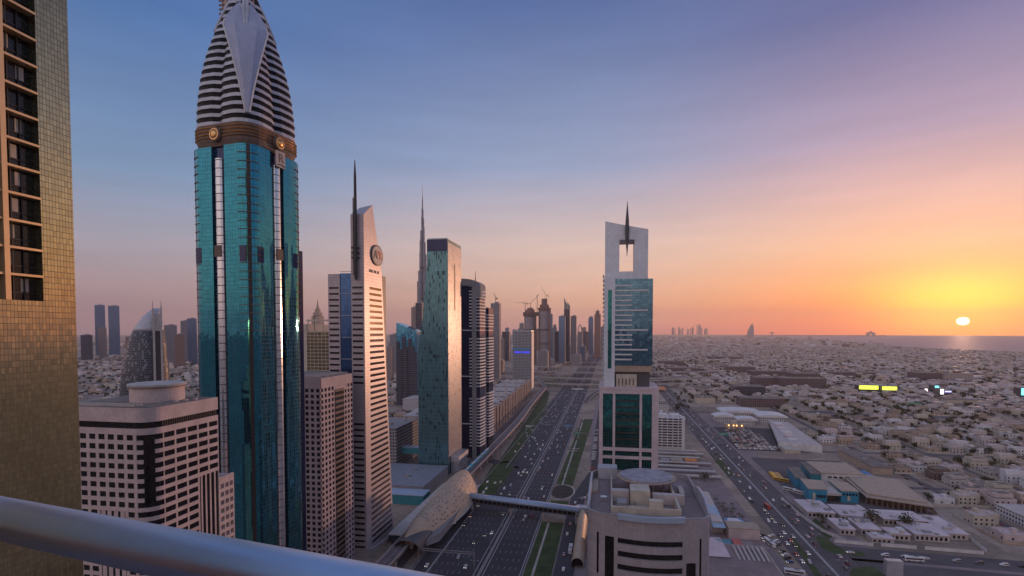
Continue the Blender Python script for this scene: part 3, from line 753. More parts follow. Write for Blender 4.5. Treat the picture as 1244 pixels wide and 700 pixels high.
# brown ring with gold lines
g = MB(); g.loft([rsq(S0 - .6, 9, 6, zg), rsq(S0 + .1, 9, 6, zg + 2.5), rsq(S0 + .3, 9, 6, zg + 9.5)]); g.build('brown_ring', M_brown, RT)
for k in range(4):
    z = zg + 3.6 + k * 1.5; g = MB(); g.loft([rsq(S0 + .45, 9, 6, z), rsq(S0 + .75, 9, 6, z + .2), rsq(S0 + .45, 9, 6, z + .45)]); g.build('gold_ring_line', M_gold, RT)
for sx, sy in ((1, 0), (0, -1), (-1, 0), (0, 1)):
    c_ = Vector((RTx + sx * (S0 + .3), RTy + sy * (S0 + .3), zg + 4.6)); ax = Vector((sx, sy, 0)); tn = Vector((-sy, sx, 0)); up = Vector((0, 0, 1))
    g = MB(); n = 20
    g.loft([[c_ + ax * d + (tn * math.cos(2 * math.pi * i / n) + up * math.sin(2 * math.pi * i / n)) * r_ for i in range(n)] for d, r_ in ((0, 3.1), (1.2, 3.1), (1.4, 2.7))]); md = g.build('medallion', M_brown, RT)
    g = MB(); g.loft([[c_ + ax * d + (tn * math.cos(2 * math.pi * i / n) + up * math.sin(2 * math.pi * i / n)) * r_ for i in range(n)] for d, r_ in ((1.42, 2.5), (1.6, 2.5), (1.62, 2.0), (1.45, 2.0))], cap=False); g.build('medallion_ring', M_gold, md)
    g = MB(); g.loft([[c_ + ax * d + (tn * math.cos(2 * math.pi * i / n) + up * math.sin(2 * math.pi * i / n)) * r_ for i in range(n)] for d, r_ in ((1.42, 1.6), (1.9, 1.3), (2.1, .5))]); g.build('medallion_boss', M_gold, md)
# hotel sign board under the medallion on the motorway side
g = MB(); g.wall('X+', RTx + S0 + .6, RTy - 2.9, RTy + 2.9, zg - 6.5, zg + .9, .8, 1.3); sb = g.build('sign_board', M_pale, RT)
def text(s, size, loc, rot, mat, parent, ext=.1, name='lettering', bold=.0):
    cu = bpy.data.curves.new(name, 'FONT'); cu.body = s; cu.size = size; cu.extrude = ext; cu.offset = bold; cu.align_x = 'CENTER'; cu.align_y = 'CENTER'
    o = bpy.data.objects.new(name, cu); C.objects.link(o); cu.materials.append(mat); o.rotation_euler = rot
    o.parent = parent; P = Vector(parent.location) + (Vector(parent.parent.location) if parent.parent else Vector((0, 0, 0)))
    o.location = Vector(loc) - P
    bpy.context.view_layer.update(); me = bpy.data.meshes.new_from_object(o); me.materials.clear(); me.materials.append(mat)
    o2 = bpy.data.objects.new(name, me); C.objects.link(o2); o2.rotation_euler = rot; o2.parent = parent; o2.location = o.location
    bpy.data.objects.remove(o); return o2
text('R', 5.6, (RTx + S0 + 1.95, RTy + .2, zg - 2.4), (R(90), 0, R(90)), M_brown, sb, .06, bold=.06)
g = MB()
g.tube([(RTx + S0 + 2.0, RTy - 2.0, zg - 5.6), (RTx + S0 + 2.0, RTy + .4, zg - 5.0), (RTx + S0 + 2.0, RTy + 2.4, zg - 5.9)], .22); g.build('flourish', M_brown, sb)
# crown
zc0 = zg + 9.5
prof = [(0, 1.015), (7, 1.01), (13, .985), (20, .945), (27, .885), (35, .79), (45, .63), (53, .47), (60, .34), (64, .28)]
def psc(h):
    for i in range(len(prof) - 1):
        if h <= prof[i + 1][0]:
            f = (h - prof[i][0]) / (prof[i + 1][0] - prof[i][0]); return prof[i][1] + f * (prof[i + 1][1] - prof[i][1])
    return prof[-1][1]
def clov(s, z, h):
    """crown outline: rounded square whose middle of each side is pinched in"""
    base = rsq(S0 * s, 9 * s, 6, z); out = []
    n_ = len(base)
    for i in range(n_):
        out.append(base[i])
        if (i + 1) % 7 == 0:
            a, b = Vector(base[i]), Vector(base[(i + 1) % n_]); m_ = (a + b) / 2; c_ = Vector((RTx, RTy, z)); d = (m_ - c_).normalized()
            out.append(tuple(a * .7 + b * .3 - d * .35 * s)); out.append(tuple(m_ - d * 1.9 * s)); out.append(tuple(a * .3 + b * .7 - d * .35 * s))
    return out
g = MB(); g.loft([clov(psc(k * 2) * .98, zc0 + k * 2, 0) for k in range(33)]); g.build('crown_windows', M_crownwin, RT)
h = 0
while h < 62:
    s0_, s1_ = psc(h), psc(h + 1.6)
    g = MB(); g.loft([clov(s0_ * .975, zc0 + h + .02, 0), clov(s0_ + .004, zc0 + h + .05, 0), clov(s1_ + .004, zc0 + h + 1.6, 0), clov(s1_ * .975, zc0 + h + 1.65, 0)]); g.build('crown_band', M_lgrey if h else M_lgrey, RT); h += 3.7
# sail-shaped panels on the corners
M_sail = panel('ribbed_sail_panel', (.36, .36, .44), (.26, .26, .32), 1.3, 2.6, lw=.06, lh=.03, rough=.35, metal=.4, jit=.006, var=.05)
for q in (0, 2):
    sx, sy = ((1, -1), (1, 1), (-1, 1), (-1, -1))[q]
    c_ = Vector((sx, sy, 0)).normalized(); tt = Vector((-c_.y, c_.x, 0)); loops = []; eL = []; eR = []
    for k in range(0, 31):
        h = 4 + k * 1.9; s = psc(min(h, 64)); z = zc0 + h
        dg = (S0 * s - 9 * s) * math.sqrt(2) + 9 * s
        if h > 46: dg = dg * (1 - (h - 46) / 70)
        f = min(1, max(0, (h - 4) / 40)); wd = (.9 + 8.1 * (f ** 1.15)) if h < 44 else 9.0 * max(.05, 1 - ((h - 44) / 18) ** 1.7)
        inn = wd * wd / 60
        pl_ = Vector((RTx, RTy, z)) + c_ * (dg + .5)
        a_ = pl_ + tt * wd - c_ * inn * 1.5; b_ = pl_ - tt * wd - c_ * inn * 1.5
        loops.append([a_, pl_ + tt * wd * .5 + c_ * .25, pl_ - tt * wd * .5 + c_ * .25, b_, b_ - c_ * 1.5, a_ - c_ * 1.5]); eL.append(a_); eR.append(b_)
    g = MB(); g.loft(loops); sl_ = g.build('sail_panel', M_sail, RT)
    g = MB(); g.tube(eL[:24], .35); g.tube(eR[:24], .35); g.build('sail_edge', M_white, sl_)
# arches and steelwork on top
M_steel = solid('brown_steelwork', (.20, .14, .13), .6, metal=.2)
for q in range(4):
    sx, sy = ((1, 0), (0, 1), (-1, 0), (0, -1))[q]
    tn = Vector((-sy, sx, 0)); ax = Vector((sx, sy, 0)); pts = []
    for i in range(17):
        a = i / 16 * 2 - 1; pts.append(Vector((RTx, RTy, zc0 + 46 + 22 * (1 - abs(a) ** 1.8))) + tn * a * 9.2 + ax * (8.6 - 6.4 * (1 - abs(a) ** 1.8)))
    g = MB(); g.tube(pts, .75, 8); g.build('crown_arch', M_lgrey, RT)
g = MB(); g.loft([rsq(S0 * .36, 3, 3, zc0 + 55), rsq(S0 * .24, 2, 3, zc0 + 66), rsq(S0 * .10, 1, 3, zc0 + 82), rsq(.6, .3, 3, zc0 + 92)]); g.build('spire_base', M_steel, RT)
g = MB(); g.tube([(RTx, RTy, zc0 + 90), (RTx, RTy, zc0 + 108)], [.8, .15]); g.build('spire', M_lgrey, RT)
lx, ly = atY(274, 10, RTy - 2)[0], RTy - 2
g = MB(); g.box(lx - 1.6, lx + 1.6, ly - 1.5, ly + 1.5, zc0 + 56, zc0 + 84); tw = g.build('service_mast', M_tan, RT)
g = MB()
for k in range(14): g.box(lx - 3.0, lx - .2, ly - 1.9, ly - 1.52, zc0 + 57 + k * 2, zc0 + 57.8 + k * 2)
g.build('ladder_rungs', M_steel, tw)
# slim rear shaft at the right side
g = MB(); g.box(RTx + S0 - 8, RTx + S0 - 3.2, RTy + S0 - .4, RTy + S0 + 2.6, 0, 190); g.build('rear_shaft', M_navy, RT)

RT.rotation_euler = (0, 0, R(-8))

# ------------------------------------------------------------------ grid hotel (dark pink) beside the crowned tower
def facade(fac, cells, fc, c, a0, a1, z0, z1, nc, fh, sp=1.3, pier=.7, rec=.45, skip=None, inset=.12, ptop=None):
    """piers and spandrels as real boxes in front of recessed panes"""
    nfl = int((z1 - z0) / fh); cw = (a1 - a0) / nc; base = z1 - nfl * fh
    for k in range(nfl):
        zb_ = base + k * fh
        fac.wall(fc, c, a0, a1, zb_, zb_ + sp, -rec, 0)
        for i in range(nc):
            if skip and skip(i, k, nfl): continue
            cells.append((fc, c - (rec - .05) * (1 if '+' in fc else -1), a0 + i * cw + pier / 2 + .01, a0 + (i + 1) * cw - pier / 2 - .01, zb_ + sp, zb_ + fh))
    for i in range(nc + 1):
        a = a0 + i * cw
        fac.wall(fc, c - .03 * (1 if '+' in fc else -1), max(a0, a - pier / 2), min(a1, a + pier / 2), z0, z1, -rec, 0)
M_purp = solid('dusky_pink_stone', (.42, .33, .35), .65, scale=.1)
GH = thing('pink_grid_tower', 'dusky pink block with a grid of small windows beside the crowned tower', 'office building', (-172, 295, 0))
hx, hy, hy1, ht = -162., 275., 314., 122.8
g = MB(); g.box(-200, hx - .5, hy + .5, hy1, 0, ht - .5); g.build('core', M_brown, GH)
fac = MB(); cells = []
facade(fac, cells, 'X+', hx, hy, hy1, 0, ht - 6, 10, 3.35, 1.25, 1.5, skip=lambda i, k, n: i in (4, 5, 6))
facade(fac, cells, 'Y-', hy, -200, hx, 0, ht - 6, 11, 3.35, 1.25, 1.3, skip=lambda i, k, n: i in (5, 6))
fac.wall('X+', hx, hy, hy1, ht - 6, ht, -.6, .1); fac.wall('Y-', hy, -200, hx + .1, ht - 6, ht, -.6, .12)
fac.build('facade_grid', M_purp, GH); panes(GH, cells, M_glass, .1, 60)
g = MB()
for k in range(34):
    z = ht - 8 - k * 3.35; g.wall('X+', hx, hy + 4 * 3.9 + .5, hy + 7 * 3.9 - .5, z - 1.6, z - .2, -.3, .25)
g.build('bay_bands', M_brown, GH)
g = MB(); g.wall('X+', hx, hy + 4 * 3.9 + .3, hy + 7 * 3.9 - .3, 0, ht - 8, -.45, .12); g.build('bay_glazing', M_glass, GH)
g = MB(); g.wall('X+', hx, hy + 3.6 * 3.9, hy + 7.4 * 3.9, ht - 8, ht - 6.02, -.3, .5); g.build('bay_head', M_purp, GH)
g = MB(); g.box(-199, hx - .6, hy + .6, hy1 - .5, ht - .48, ht - .1); g.build('roof_deck', M_roof, GH)
g = MB()
for q in range(14): g.box(-198 + q * 2.5, -197.5 + q * 2.5, hy + 1, hy1 - 2, ht + .9, ht + 1.1)
for q in range(5): g.box(-198, hx - 1, hy + 2 + q * 8, hy + 2.3 + q * 8, ht - .1, ht + .9)
g.build('roof_pergola', M_pale, GH)

# ------------------------------------------------------------------ striped tower with mast and round sign
LT = thing('striped_mast_tower', 'striped pink tower with slanted top, tall mast and round sign', 'skyscraper', (-168, 340, 0))
M_lt = panel('pink_metal_cladding', (.46, .40, .42), (.32, .27, .29), 2.2, 2.05, lw=.015, lh=.09, rough=.42, metal=.25, jit=.006, var=.05)
M_stripe = solid('brown_tinted_glass', (.16, .11, .10), .07, metal=.75, var=.15, scale=.2)
sx0, sx1, sy0 = -166.2, -157., 321.
def back(z):      # the tall fin narrows upwards along a sloping rear edge
    if z < 190: return 362.5 + (z - 30) / 160 * (348 - 362.5)
    return 348 + (z - 190) / 45 * (333.6 - 348)
g = MB(); loops = []
for z in (0, 30, 70, 110, 151, 190, 208, 225.5): loops.append([(sx0, sy0, z), (sx1, sy0, z), (sx1, back(z), z), (sx0, back(z), z)])
b2 = back(233)
loops.append([(sx0, sy0, 225.6), (sx1, sy0, 225.6), (sx1, b2, 234.5), (sx0, b2, 233)])
g.loft(loops); g.build('tall_fin', M_lt, LT)
g = MB(); g.box(-183, -174.6, sy0 + .6, 358, 0, 187.4); g.build('left_wing', M_lt, LT)
g = MB(); g.box(-174.58, -166.25, sy0 + 1.2, 357, 0, 187.8); g.build('blue_glazed_strip', panel('blue_strip_glass', (.05, .12, .28), (.02, .03, .06), 1.6, 3.6, lw=.04, lh=.03, rough=.06, metal=.8, jit=.01, var=.12), LT)
for k in range(13):
    g = MB(); g.box(-174.5, -166.3, sy0 + 1.0, sy0 + 1.22, 16 + k * 14.4, 16.35 + k * 14.4); g.build('strip_joint', M_lgrey, LT)
g = MB(); g.box(-166.1, -157.6, 349, 356, 0, 188.6); g.build('rear_body', M_dgrey, LT)
z = 6; k = 0
while z < 180:
    g = MB(); y0_ = sy0 + 7.6; y1_ = back(z + 1) - 2.2
    g.box(sx1 - .02, sx1 + .06, y0_, y1_, z, z + 1.75); g.build('ribbon_window', M_stripe, LT)
    if not (88 < z < 112):
        g = MB(); g.box(-182.2, -175.4, sy0 + .45, sy0 + .62, z, z + 1.3); g.build('front_window_band', M_glass, LT)
        g = MB(); g.box(-165.4, -158.2, sy0 - .14, sy0 + .02, z, z + 1.3); g.build('front_window_band', M_glass, LT)
    z += 3.9; k += 1
# mast
g = MB(); mx = -161.9; my = sy0 - 1.6
g.tube([(mx, my, 183), (mx, my, 184.2), (mx, my, 235), (mx, my, 250), (mx, my, 260)], [.5, 1.0, 1.0, .85, .25], 8)
g.tube([(mx - 1.5, my, 186), (mx - 1.5, my, 236)], [.35, .35], 6); g.build('mast', M_black, LT)
for k, z in enumerate((197.2, 200.4, 203.6)):
    g = MB(); g.box(mx - 3.0, mx + 1.9, my - .5, my + 1.55, z, z + .8); g.build('mast_clamp', M_black, LT)
# round sign on the motorway face
n = 32; cyy, czz, rr = 339.8, 201.5, 9.0
g = MB(); g.loft([[(sx1 + d, cyy + r_ * math.cos(2 * math.pi * i / n), czz + r_ * .78 * math.sin(2 * math.pi * i / n)) for i in range(n)] for d, r_ in ((-.5, rr), (.9, rr), (1.0, rr * .93))]); sg = g.build('round_sign', M_dgrey, LT)
g = MB(); g.loft([[(sx1 + d, cyy + r_ * math.cos(2 * math.pi * i / n), czz + r_ * .78 * math.sin(2 * math.pi * i / n)) for i in range(n)] for d, r_ in ((1.01, rr * .9), (1.1, rr * .88))]); g.build('sign_face', solid('sign_face_grey', (.33, .29, .30), .5), sg)
M_gl = solid('olive_lettering', (.12, .12, .08), .6)
text('A', 7.5, (sx1 + 1.25, cyy - 4.1, czz), (R(90), 0, R(90)), M_gl, sg, .1, bold=.06)
text('VR', 8.0, (sx1 + 1.25, cyy + 1.9, czz), (R(90), 0, R(90)), M_red, sg, .1, bold=.10)
g = MB(); random.seed(5); y = 328.5
for q in range(11):
    wq = random.uniform(.5, 1.1)
    if q not in (4, 8): g.box(sx1 + .02, sx1 + .22, y, y + wq, 189.2, 190.9)
    y += wq + .45
g.build('small_lettering', M_gl, LT)
g = MB(); g.tube([(-155.2 + 3 * math.sin(a), 322 + 20 * (1 - math.cos(a)), 5.5) for a in [k * .12 for k in range(20)]], .5); g.build('entrance_canopy', M_lgrey, LT)

# ------------------------------------------------------------------ cream frame building and other middle-distance blocks
CF = thing('cream_frame_building', 'cream building with open roof frame and gridded brown glass between the towers', 'office building', (-303, 520, 0))
g = MB(); g.box(-322, -284, 501, 545, 0, 150); g.box(-322, -309, 500, 546, 0, 157); g.build('body', M_cream, CF)
g = MB(); g.box(-308.5, -282, 499.6, 500.98, 60, 149); g.build('glazing', panel('brown_grid_glass', (.18, .14, .08), (.42, .36, .28), 4.3, 3.6, lw=.14, lh=.2, rough=.1, metal=.5, frough=.8), CF)
g = MB()
for x in (-308, -300, -291, -283): g.box(x, x + 1, 500, 501, 150.02, 160)
for y in (520, 544): g.box(-284, -283, y, y + 1, 150.02, 160)
g.box(-309, -282, 499.8, 501.2, 160.02, 161.6); g.box(-284.2, -282.8, 501.3, 545, 160.02, 161.6); g.build('roof_frame', M_cream, CF)
g = MB(); g.tube([(-305, 508, 150), (-305, 508, 166)], .5, 5); g.tube([(-305, 508, 165.5), (-298, 508, 166)], .35, 5); g.build('roof_davit', M_dgrey, CF)

def box_tower(name, label, cat, cx_, cy_, w_, d_, h_, mat, group=None, cap=None, capmat=None, mast=0, rot=0, steps=None):
    t_ = thing(name, label, cat, (cx_, cy_, 0), group)
    g = MB()
    if steps:
        z0 = 0
        for (f, fz) in steps: g.rbox(cx_, cy_, w_ * f, d_ * f, z0, h_ * fz, rot); z0 = h_ * fz
    else: g.rbox(cx_, cy_, w_, d_, 0, h_, rot)
    g.build('body', mat, t_)
    g = MB(); f = steps[-1][0] if steps else 1; z0 = h_
    g.rbox(cx_, cy_, w_ * f * .94, d_ * f * .94, z0, z0 + 1.2, rot); g.rbox(cx_ + w_ * f * .1, cy_, w_ * f * .45, d_ * f * .4, z0 + 1.2, z0 + 5, rot); g.build('roof_plant', capmat or M_grey, t_)
    if mast: g = MB(); g.tube([(cx_, cy_, h_ + 4), (cx_, cy_, h_ + mast)], [w_ * .03, .2], 5); g.build('mast', M_dgrey, t_)
    return t_
PB = panel('blue_grey_curtain_wall', (.13, .24, .42), (.10, .11, .13), 2.6, 3.7, rough=.12, metal=.6, jit=.02, lw=.12, lh=.2, var=.2)
PD = panel('dark_tower_glass', (.05, .06, .10), (.11, .10, .11), 2.8, 3.7, rough=.1, metal=.5, jit=.02, lw=.12, lh=.25, var=.3)
PT_ = panel('tan_tower_wall', (.06, .055, .06), (.34, .27, .25), 3.2, 3.6, rough=.15, metal=.1, jit=.01, lw=.45, lh=.5, var=.3, frough=.85)
PG = panel('grey_tower_wall', (.10, .11, .13), (.30, .28, .30), 3.0, 3.6, rough=.15, metal=.3, jit=.01, lw=.3, lh=.4, var=.3, frough=.7)
PR = panel('rust_tower_wall', (.08, .06, .06), (.30, .18, .15), 3.0, 3.6, rough=.2, metal=.2, jit=.01, lw=.4, lh=.45, var=.3, frough=.8)
MX = [PB, PD, PT_, PG, PR]
def sky(pxc, pw, ytop, Y, mat, label, name='distant_tower', dep=None, **k):
    x, z = atY(pxc, ytop, Y); x0 = atY(pxc - pw / 2, 402, Y)[0]; x1 = atY(pxc + pw / 2, 402, Y)[0]
    wd = abs(x1 - x0) * .86
    if pxc < 260:
        azr = math.atan2(x, Y); yc = -x * math.sin(YAW) + Y * math.cos(YAW); wd = pw / 640 * yc * math.cos(azr + YAW) * .97; k['rot'] = -azr
    return box_tower(name, label, 'tower', x, Y, wd, dep or wd, z - 5, mat, **k)
# teal slab with the slot
TG = thing('teal_slab_tower', 'teal slab tower with pitted glass and a dark slot near its top', 'skyscraper', (-175, 548, 0))
M_tg = panel('pitted_teal_glass', (.09, .22, .26), (.06, .14, .17), 1.15, 4.1, lw=.12, lh=.04, rough=.14, metal=.7, jit=.02, var=.22, dark=(.02, .05, .06), darkp=.085, wob=.15)
M_tr = panel('pink_grey_grid_cladding', (.34, .32, .34), (.24, .22, .24), 1.9, 2.1, lw=.1, lh=.12, rough=.3, metal=.5, jit=.012, var=.14, dark=(.08, .08, .10), darkp=.05)
g = MB(); g.box(-186, -163.75, 523, 573, 0, 244.3); g.build('main_slab', M_tg, TG)
g = MB(); g.box(-163.74, -163.5, 523.4, 573, 10, 241); g.build('road_face', M_tr, TG)
g = MB(); g.box(-185.8, -163.8, 522.8, 522.98, 232, 244); g.build('top_louvres', M_navy, TG)
g = MB(); g.prism([(-191, 524), (-186.02, 524), (-186.02, 572), (-191, 572)], 0, [170, 222.5, 222.5, 170]); g.prism([(-197, 525), (-191.02, 525), (-191.02, 570), (-197, 570)], 0, [128, 168, 168, 128]); g.build('stepped_flank', M_tg, TG)
g = MB(); g.box(-163.52, -163.3, 545.5, 549, 172, 221); g.build('slot', M_black, TG)
g = MB(); g.box(-162.9, -154, 528, 566, 12, 18); g.box(-162.9, -155, 530, 564, 0, 12); g.build('glazed_lobby', M_lgrey, TG)
g = MB(); g.box(-185.5, -164.2, 524, 572, 244.32, 245.5); g.build('parapet', M_lgrey, TG)

# navy and white banded pair
def banded(name, label, cx_, cy_, w_, d_, h_, crest):
    t_ = thing(name, label, 'skyscraper', (cx_, cy_, 0), None)
    g = MB(); g.box(cx_ - w_ / 2, cx_ + w_ / 2, cy_ - d_ / 2, cy_ + d_ / 2, 0, h_); g.build('glass_core', M_navy, t_)
    z = 14; k = 0
    while z < h_ - 6:
        if k % 19 < 16:
            g = MB(); x0 = cx_ - w_ * .05
            g.prism([(x0, cy_ - d_ / 2 - .8), (cx_ + w_ / 2 + .2, cy_ - d_ / 2 - .4), (cx_ + w_ / 2 + 2.0, cy_ - d_ * .1), (cx_ + w_ / 2 + 2.0, cy_ + d_ * .3), (cx_ + w_ / 2, cy_ + d_ / 2), (x0, cy_ + d_ / 2)], z, z + 1.5)
            g.build('balcony_band', M_white if k % 19 else M_white, t_)
        z += 3.7; k += 1
    for z in (40, 96, 150):
        if z < h_ - 8: g = MB(); g.box(cx_ - w_ / 2 - .3, cx_ + w_ / 2 + .3, cy_ - d_ / 2 - .9, cy_ + d_ / 2, z, z + 1.2); g.build('belt', M_white, t_)
    g = MB(); g.box(cx_ + w_ * .1, cx_ + w_ * .32, cy_ - d_ / 2 - 1.1, cy_ + d_ / 2, 0, h_ + 1); g.build('vertical_fin', M_grey, t_)
    if crest:
        g = MB(); pts = [(cx_ - w_ / 2 - .4, h_ - 10)] + [(cx_ - w_ / 2 + w_ * .0 + (w_ + 1.5) * math.sin(a), h_ + 3 + 9 * math.cos(a) - 4) for a in [k * math.pi / 20 for k in range(0, 10)]] + [(cx_ + w_ / 2 + 1.5, h_ - 14), (cx_ + w_ / 2 - 4, h_ - 14)] + [(cx_ - w_ / 2 + (w_ - 4) * math.sin(a), h_ - 2 + 6 * math.cos(a) - 4) for a in [k * math.pi / 20 for k in range(9, -1, -1)]]
        g.loft([[(x, cy_ - d_ / 2 - 1.3, z) for x, z in pts], [(x, cy_ + d_ / 2 - 2, z) for x, z in pts]]); g.build('curved_crest', M_grey, t_)
        g = MB(); g.tube([(cx_ + 3, cy_, h_), (cx_ + 3, cy_, h_ + 18)], [.8, .2], 5); g.build('mast', M_dgrey, t_)
    return t_
banded('navy_banded_tower', 'navy glass tower with white balcony bands and curved crest behind the teal slab', -160, 611, 23, 26, 203, True)
banded('navy_banded_tower', 'slimmer navy tower with white balcony bands, right of its crested neighbour', -160, 668, 18, 26, 179, False)

# blue slanted glass block
BS = thing('blue_slant_tower', 'bright blue glass block with sloping roofline and dark jagged reflection', 'tower', (-402, 1015, 0))
M_bs = panel('bright_blue_glass', (.10, .42, .62), (.02, .05, .08), 2.4, 3.8, rough=.05, metal=.85, jit=.02, lw=.1, lh=.1, var=.15)
g = MB(); g.prism([(-421, 1000), (-378, 1000), (-378, 1035), (-421, 1035)], 0, [166, 149, 149, 166]); g.build('upper_body', M_bs, BS)
g = MB()  # stepped dark boxes stand in for a jagged reflection in the blue glass
for k, (f, h_) in enumerate(((0, 128), (.14, 112), (.3, 138), (.42, 118), (.6, 134), (.74, 120), (.88, 108))): g.box(-421 + 43 * f, -421 + 43 * (f + .14), 998 - k * .1, 999.9, 0, h_)
g.build('built_reflection', PD, BS)

# supertall spire
BK = thing('supertall_spire_tower', 'supertall stepped grey tower tapering to a needle far behind', 'skyscraper', (-874, 2400, 0))
M_bk = panel('silver_grey_fins', (.20, .22, .27), (.14, .14, .17), 3.0, 12, lw=.35, lh=.06, rough=.3, metal=.5, jit=.01, var=.12)
tiers = [(44, 158), (37, 220), (33, 300), (28, 392), (23, 450), (19.5, 520), (15, 585), (12, 640), (8, 690), (5, 740), (3, 785)]
z0 = 0
bx_, by_ = -874., 2400.
g = MB()
for k, (r_, z1) in enumerate(tiers):
    for a_ in range(3):
        a = R(90 + 120 * a_ + 15); rr_ = r_ * (1.0 if (k + a_) % 3 else .86)
        c2 = (bx_ + rr_ * .5 * math.cos(a), by_ + rr_ * .5 * math.sin(a))
        g.loft([[(c2[0] + (rr_ * .55 if i % 1 == 0 else 0) * math.cos(2 * math.pi * i / 10), c2[1] + rr_ * .55 * math.sin(2 * math.pi * i / 10), z) for i in range(10)] for z in (z0 if k else 0, z1 - (8 * ((k + a_) % 3)))])
    g.tube([(bx_, by_, z0), (bx_, by_, z1 + 4)], r_ * .5, 10)
    z0 = z1 - 20 if z1 > 20 else 0
g.build('tiered_shaft', M_bk, BK)
g = MB(); g.tube([(bx_, by_, 770), (bx_, by_, 846)], [2.2, .5], 6); g.build('needle', M_lgrey, BK)
for z in (155, 300, 445): g = MB(); g.tube([(bx_, by_, z), (bx_, by_, z + 8)], 32 if z == 155 else 24 if z == 300 else 17, 16); g.build('dark_plant_floor', M_dgrey, BK)
# dark slab below it
DS = sky(510, 9, 366, 1200, PD, 'tall dark slab directly below the supertall spire', 'dark_slab_tower', mast=6)
sky(503, 6, 372, 1500, PT_, 'thin tan tower squeezed left of the dark slab', 'thin_tower')

# six beige terrace blocks along the metro
M_bt = panel('rosy_stone_and_windows', (.05, .045, .05), (.36, .28, .25), 3.4, 3.5, lw=.42, lh=.42, rough=.2, metal=.0, jit=.01, var=.3, frough=.85)
for k in range(6):
    y0 = 745 + k * 82; x1 = -165 - k * 2.5
    t_ = thing('rosy_terrace_block', ('nearest of the rosy low blocks lining the curving metro', 'second nearest rosy low block along the curving metro', 'third rosy low block along the metro, counting away', 'fourth rosy low block along the metro, counting away', 'second farthest rosy low block along the metro', 'farthest rosy low block, next to the grid office tower')[k], 'office building', (x1 - 30, y0 + 35, 0), 'rosy low blocks along the metro')
    g = MB(); g.box(x1 - 62, x1 - 3, y0 + 6, y0 + 66, 0, 33); g.build('main_block', M_bt, t_)
    for q in (0, 1, 2):
        g = MB(); g.box(x1 - 6, x1, y0 + 3 + q * 23, y0 + 17 + q * 23, 0, 36); g.box(x1 - 7, x1 + .5, y0 + 2.5 + q * 23, y0 + 17.5 + q * 23, 36.02, 37.5); g.build('projecting_bay', M_bt, t_)
    g = MB(); g.box(x1 - 62.4, x1 - 2.6, y0 + 5.6, y0 + 66.4, 33.02, 34.2); g.build('cornice', M_pale, t_)
    random.seed(k)
    for q in range(4): g = MB(); a = x1 - 55 + q * 12; b = y0 + random.uniform(12, 45); g.box(a, a + random.uniform(4, 8), b, b + random.uniform(5, 12), 34.22, 34.2 + random.uniform(2, 4.5)); g.build('roof_plant', M_pale if q % 2 else M_cream, t_)
# blue-white pavilion beyond the terraces, near the banded towers
t_ = thing('blue_roofed_pavilion', 'small pale blue metal building behind the rosy terrace blocks', 'building', (-290, 1120, 0)); g = MB(); g.box(-320, -262, 1110, 1140, 0, 26); g.build('walls', M_lgrey, t_)
g = MB()
for q in range(4): g.prism([(-322 + q * 16, 1108), (-308 + q * 16, 1108), (-308 + q * 16, 1142), (-322 + q * 16, 1142)], 26.1, [30, 34, 34, 30])
g.build('roof', MATS['bridge_roof_metal'], t_)
# grid office with blue lights
GO = thing('blue_lit_grid_office', 'square grid office tower with a row of blue lights across it', 'office building', (-206, 1270, 0))
g = MB(); g.box(-228, -183.5, 1247, 1290, 4, 150); g.build('body', panel('grid_office_wall', (.12, .17, .22), (.36, .34, .35), 3.4, 3.7, lw=.28, lh=.32, rough=.1, metal=.6, jit=.02, var=.25, frough=.6), GO)
g = MB(); g.box(-230, -181, 1245, 1292, 0, 4); g.box(-228.4, -183, 1246.6, 1290.4, 148, 151); g.build('trim', M_lgrey, GO)
g = MB(); g.box(-182.99, -182.6, 1250, 1287, 6, 146); g.build('road_face', M_pink, GO)
M_led = emit('blue_led', (.06, .07, .75), .7); M_led2 = solid('cyan_band', (.08, .25, .42), .3)
g = MB(); g.box(-228.2, -183.4, 1246.5, 1246.95, 103, 109); g.build('cyan_belt', M_led2, GO)
for k in range(2): g = MB(); g.box(-224 + k * 20, -207 + k * 20, 1246.2, 1246.94, 96, 101); g.build('blue_light', M_led, GO)
# tower under construction with crane
def crane(label, x, y, z, h_, jib, ang, el_=0, name='tower_crane'):
    t_ = thing(name, label, 'crane', (x, y, z), 'tower cranes on the skyline')
    s = .9 if h_ > 30 else .7
    g = MB(); g.tube([(x, y, z), (x, y, z + h_)], s * 1.3, 4); g.build('crane_mast', M_brown, t_)
    ca, sa, ce, se = math.cos(ang), math.sin(ang), math.cos(el_), math.sin(el_); top = z + h_
    g = MB(); g.tube([(x - ca * jib * .25, y - sa * jib * .25, top - .5), (x, y, top)], s, 4); g.tube([(x, y, top), (x + ca * jib * ce, y + sa * jib * ce, top + jib * se)], [s, s * .6], 4); g.build('jib', M_brown, t_)
    g = MB(); g.tube([(x, y, top), (x, y, top + 7)], s * .6, 4); g.tube([(x, y, top + 7), (x + ca * jib * .6 * ce, y + sa * jib * .6 * ce, top + jib * .6 * se)], s * .3, 4); g.build('tie_bar', M_brown, t_)
    g = MB(); g.box(x - ca * jib * .25 - 2, x - ca * jib * .25 + 2, y - 2, y + 2, top - 5, top - 1); g.build('counterweight', M_grey, t_)
def skyt(pxc, pw, ytop, Y, mat, label, name='distant_tower', **k): return sky(pxc, pw, ytop, Y, mat, label, name, **k)
skyt(602.5, 12, 367, 1500, PG, 'slim bare grey tower with a crane on its roof, standing alone', 'unfinished_tower')
x, z = atY(602, 365, 1500); crane('crane on the slim lone grey tower', x, 1500, z - 4, 12, 22, 2.4, .9)
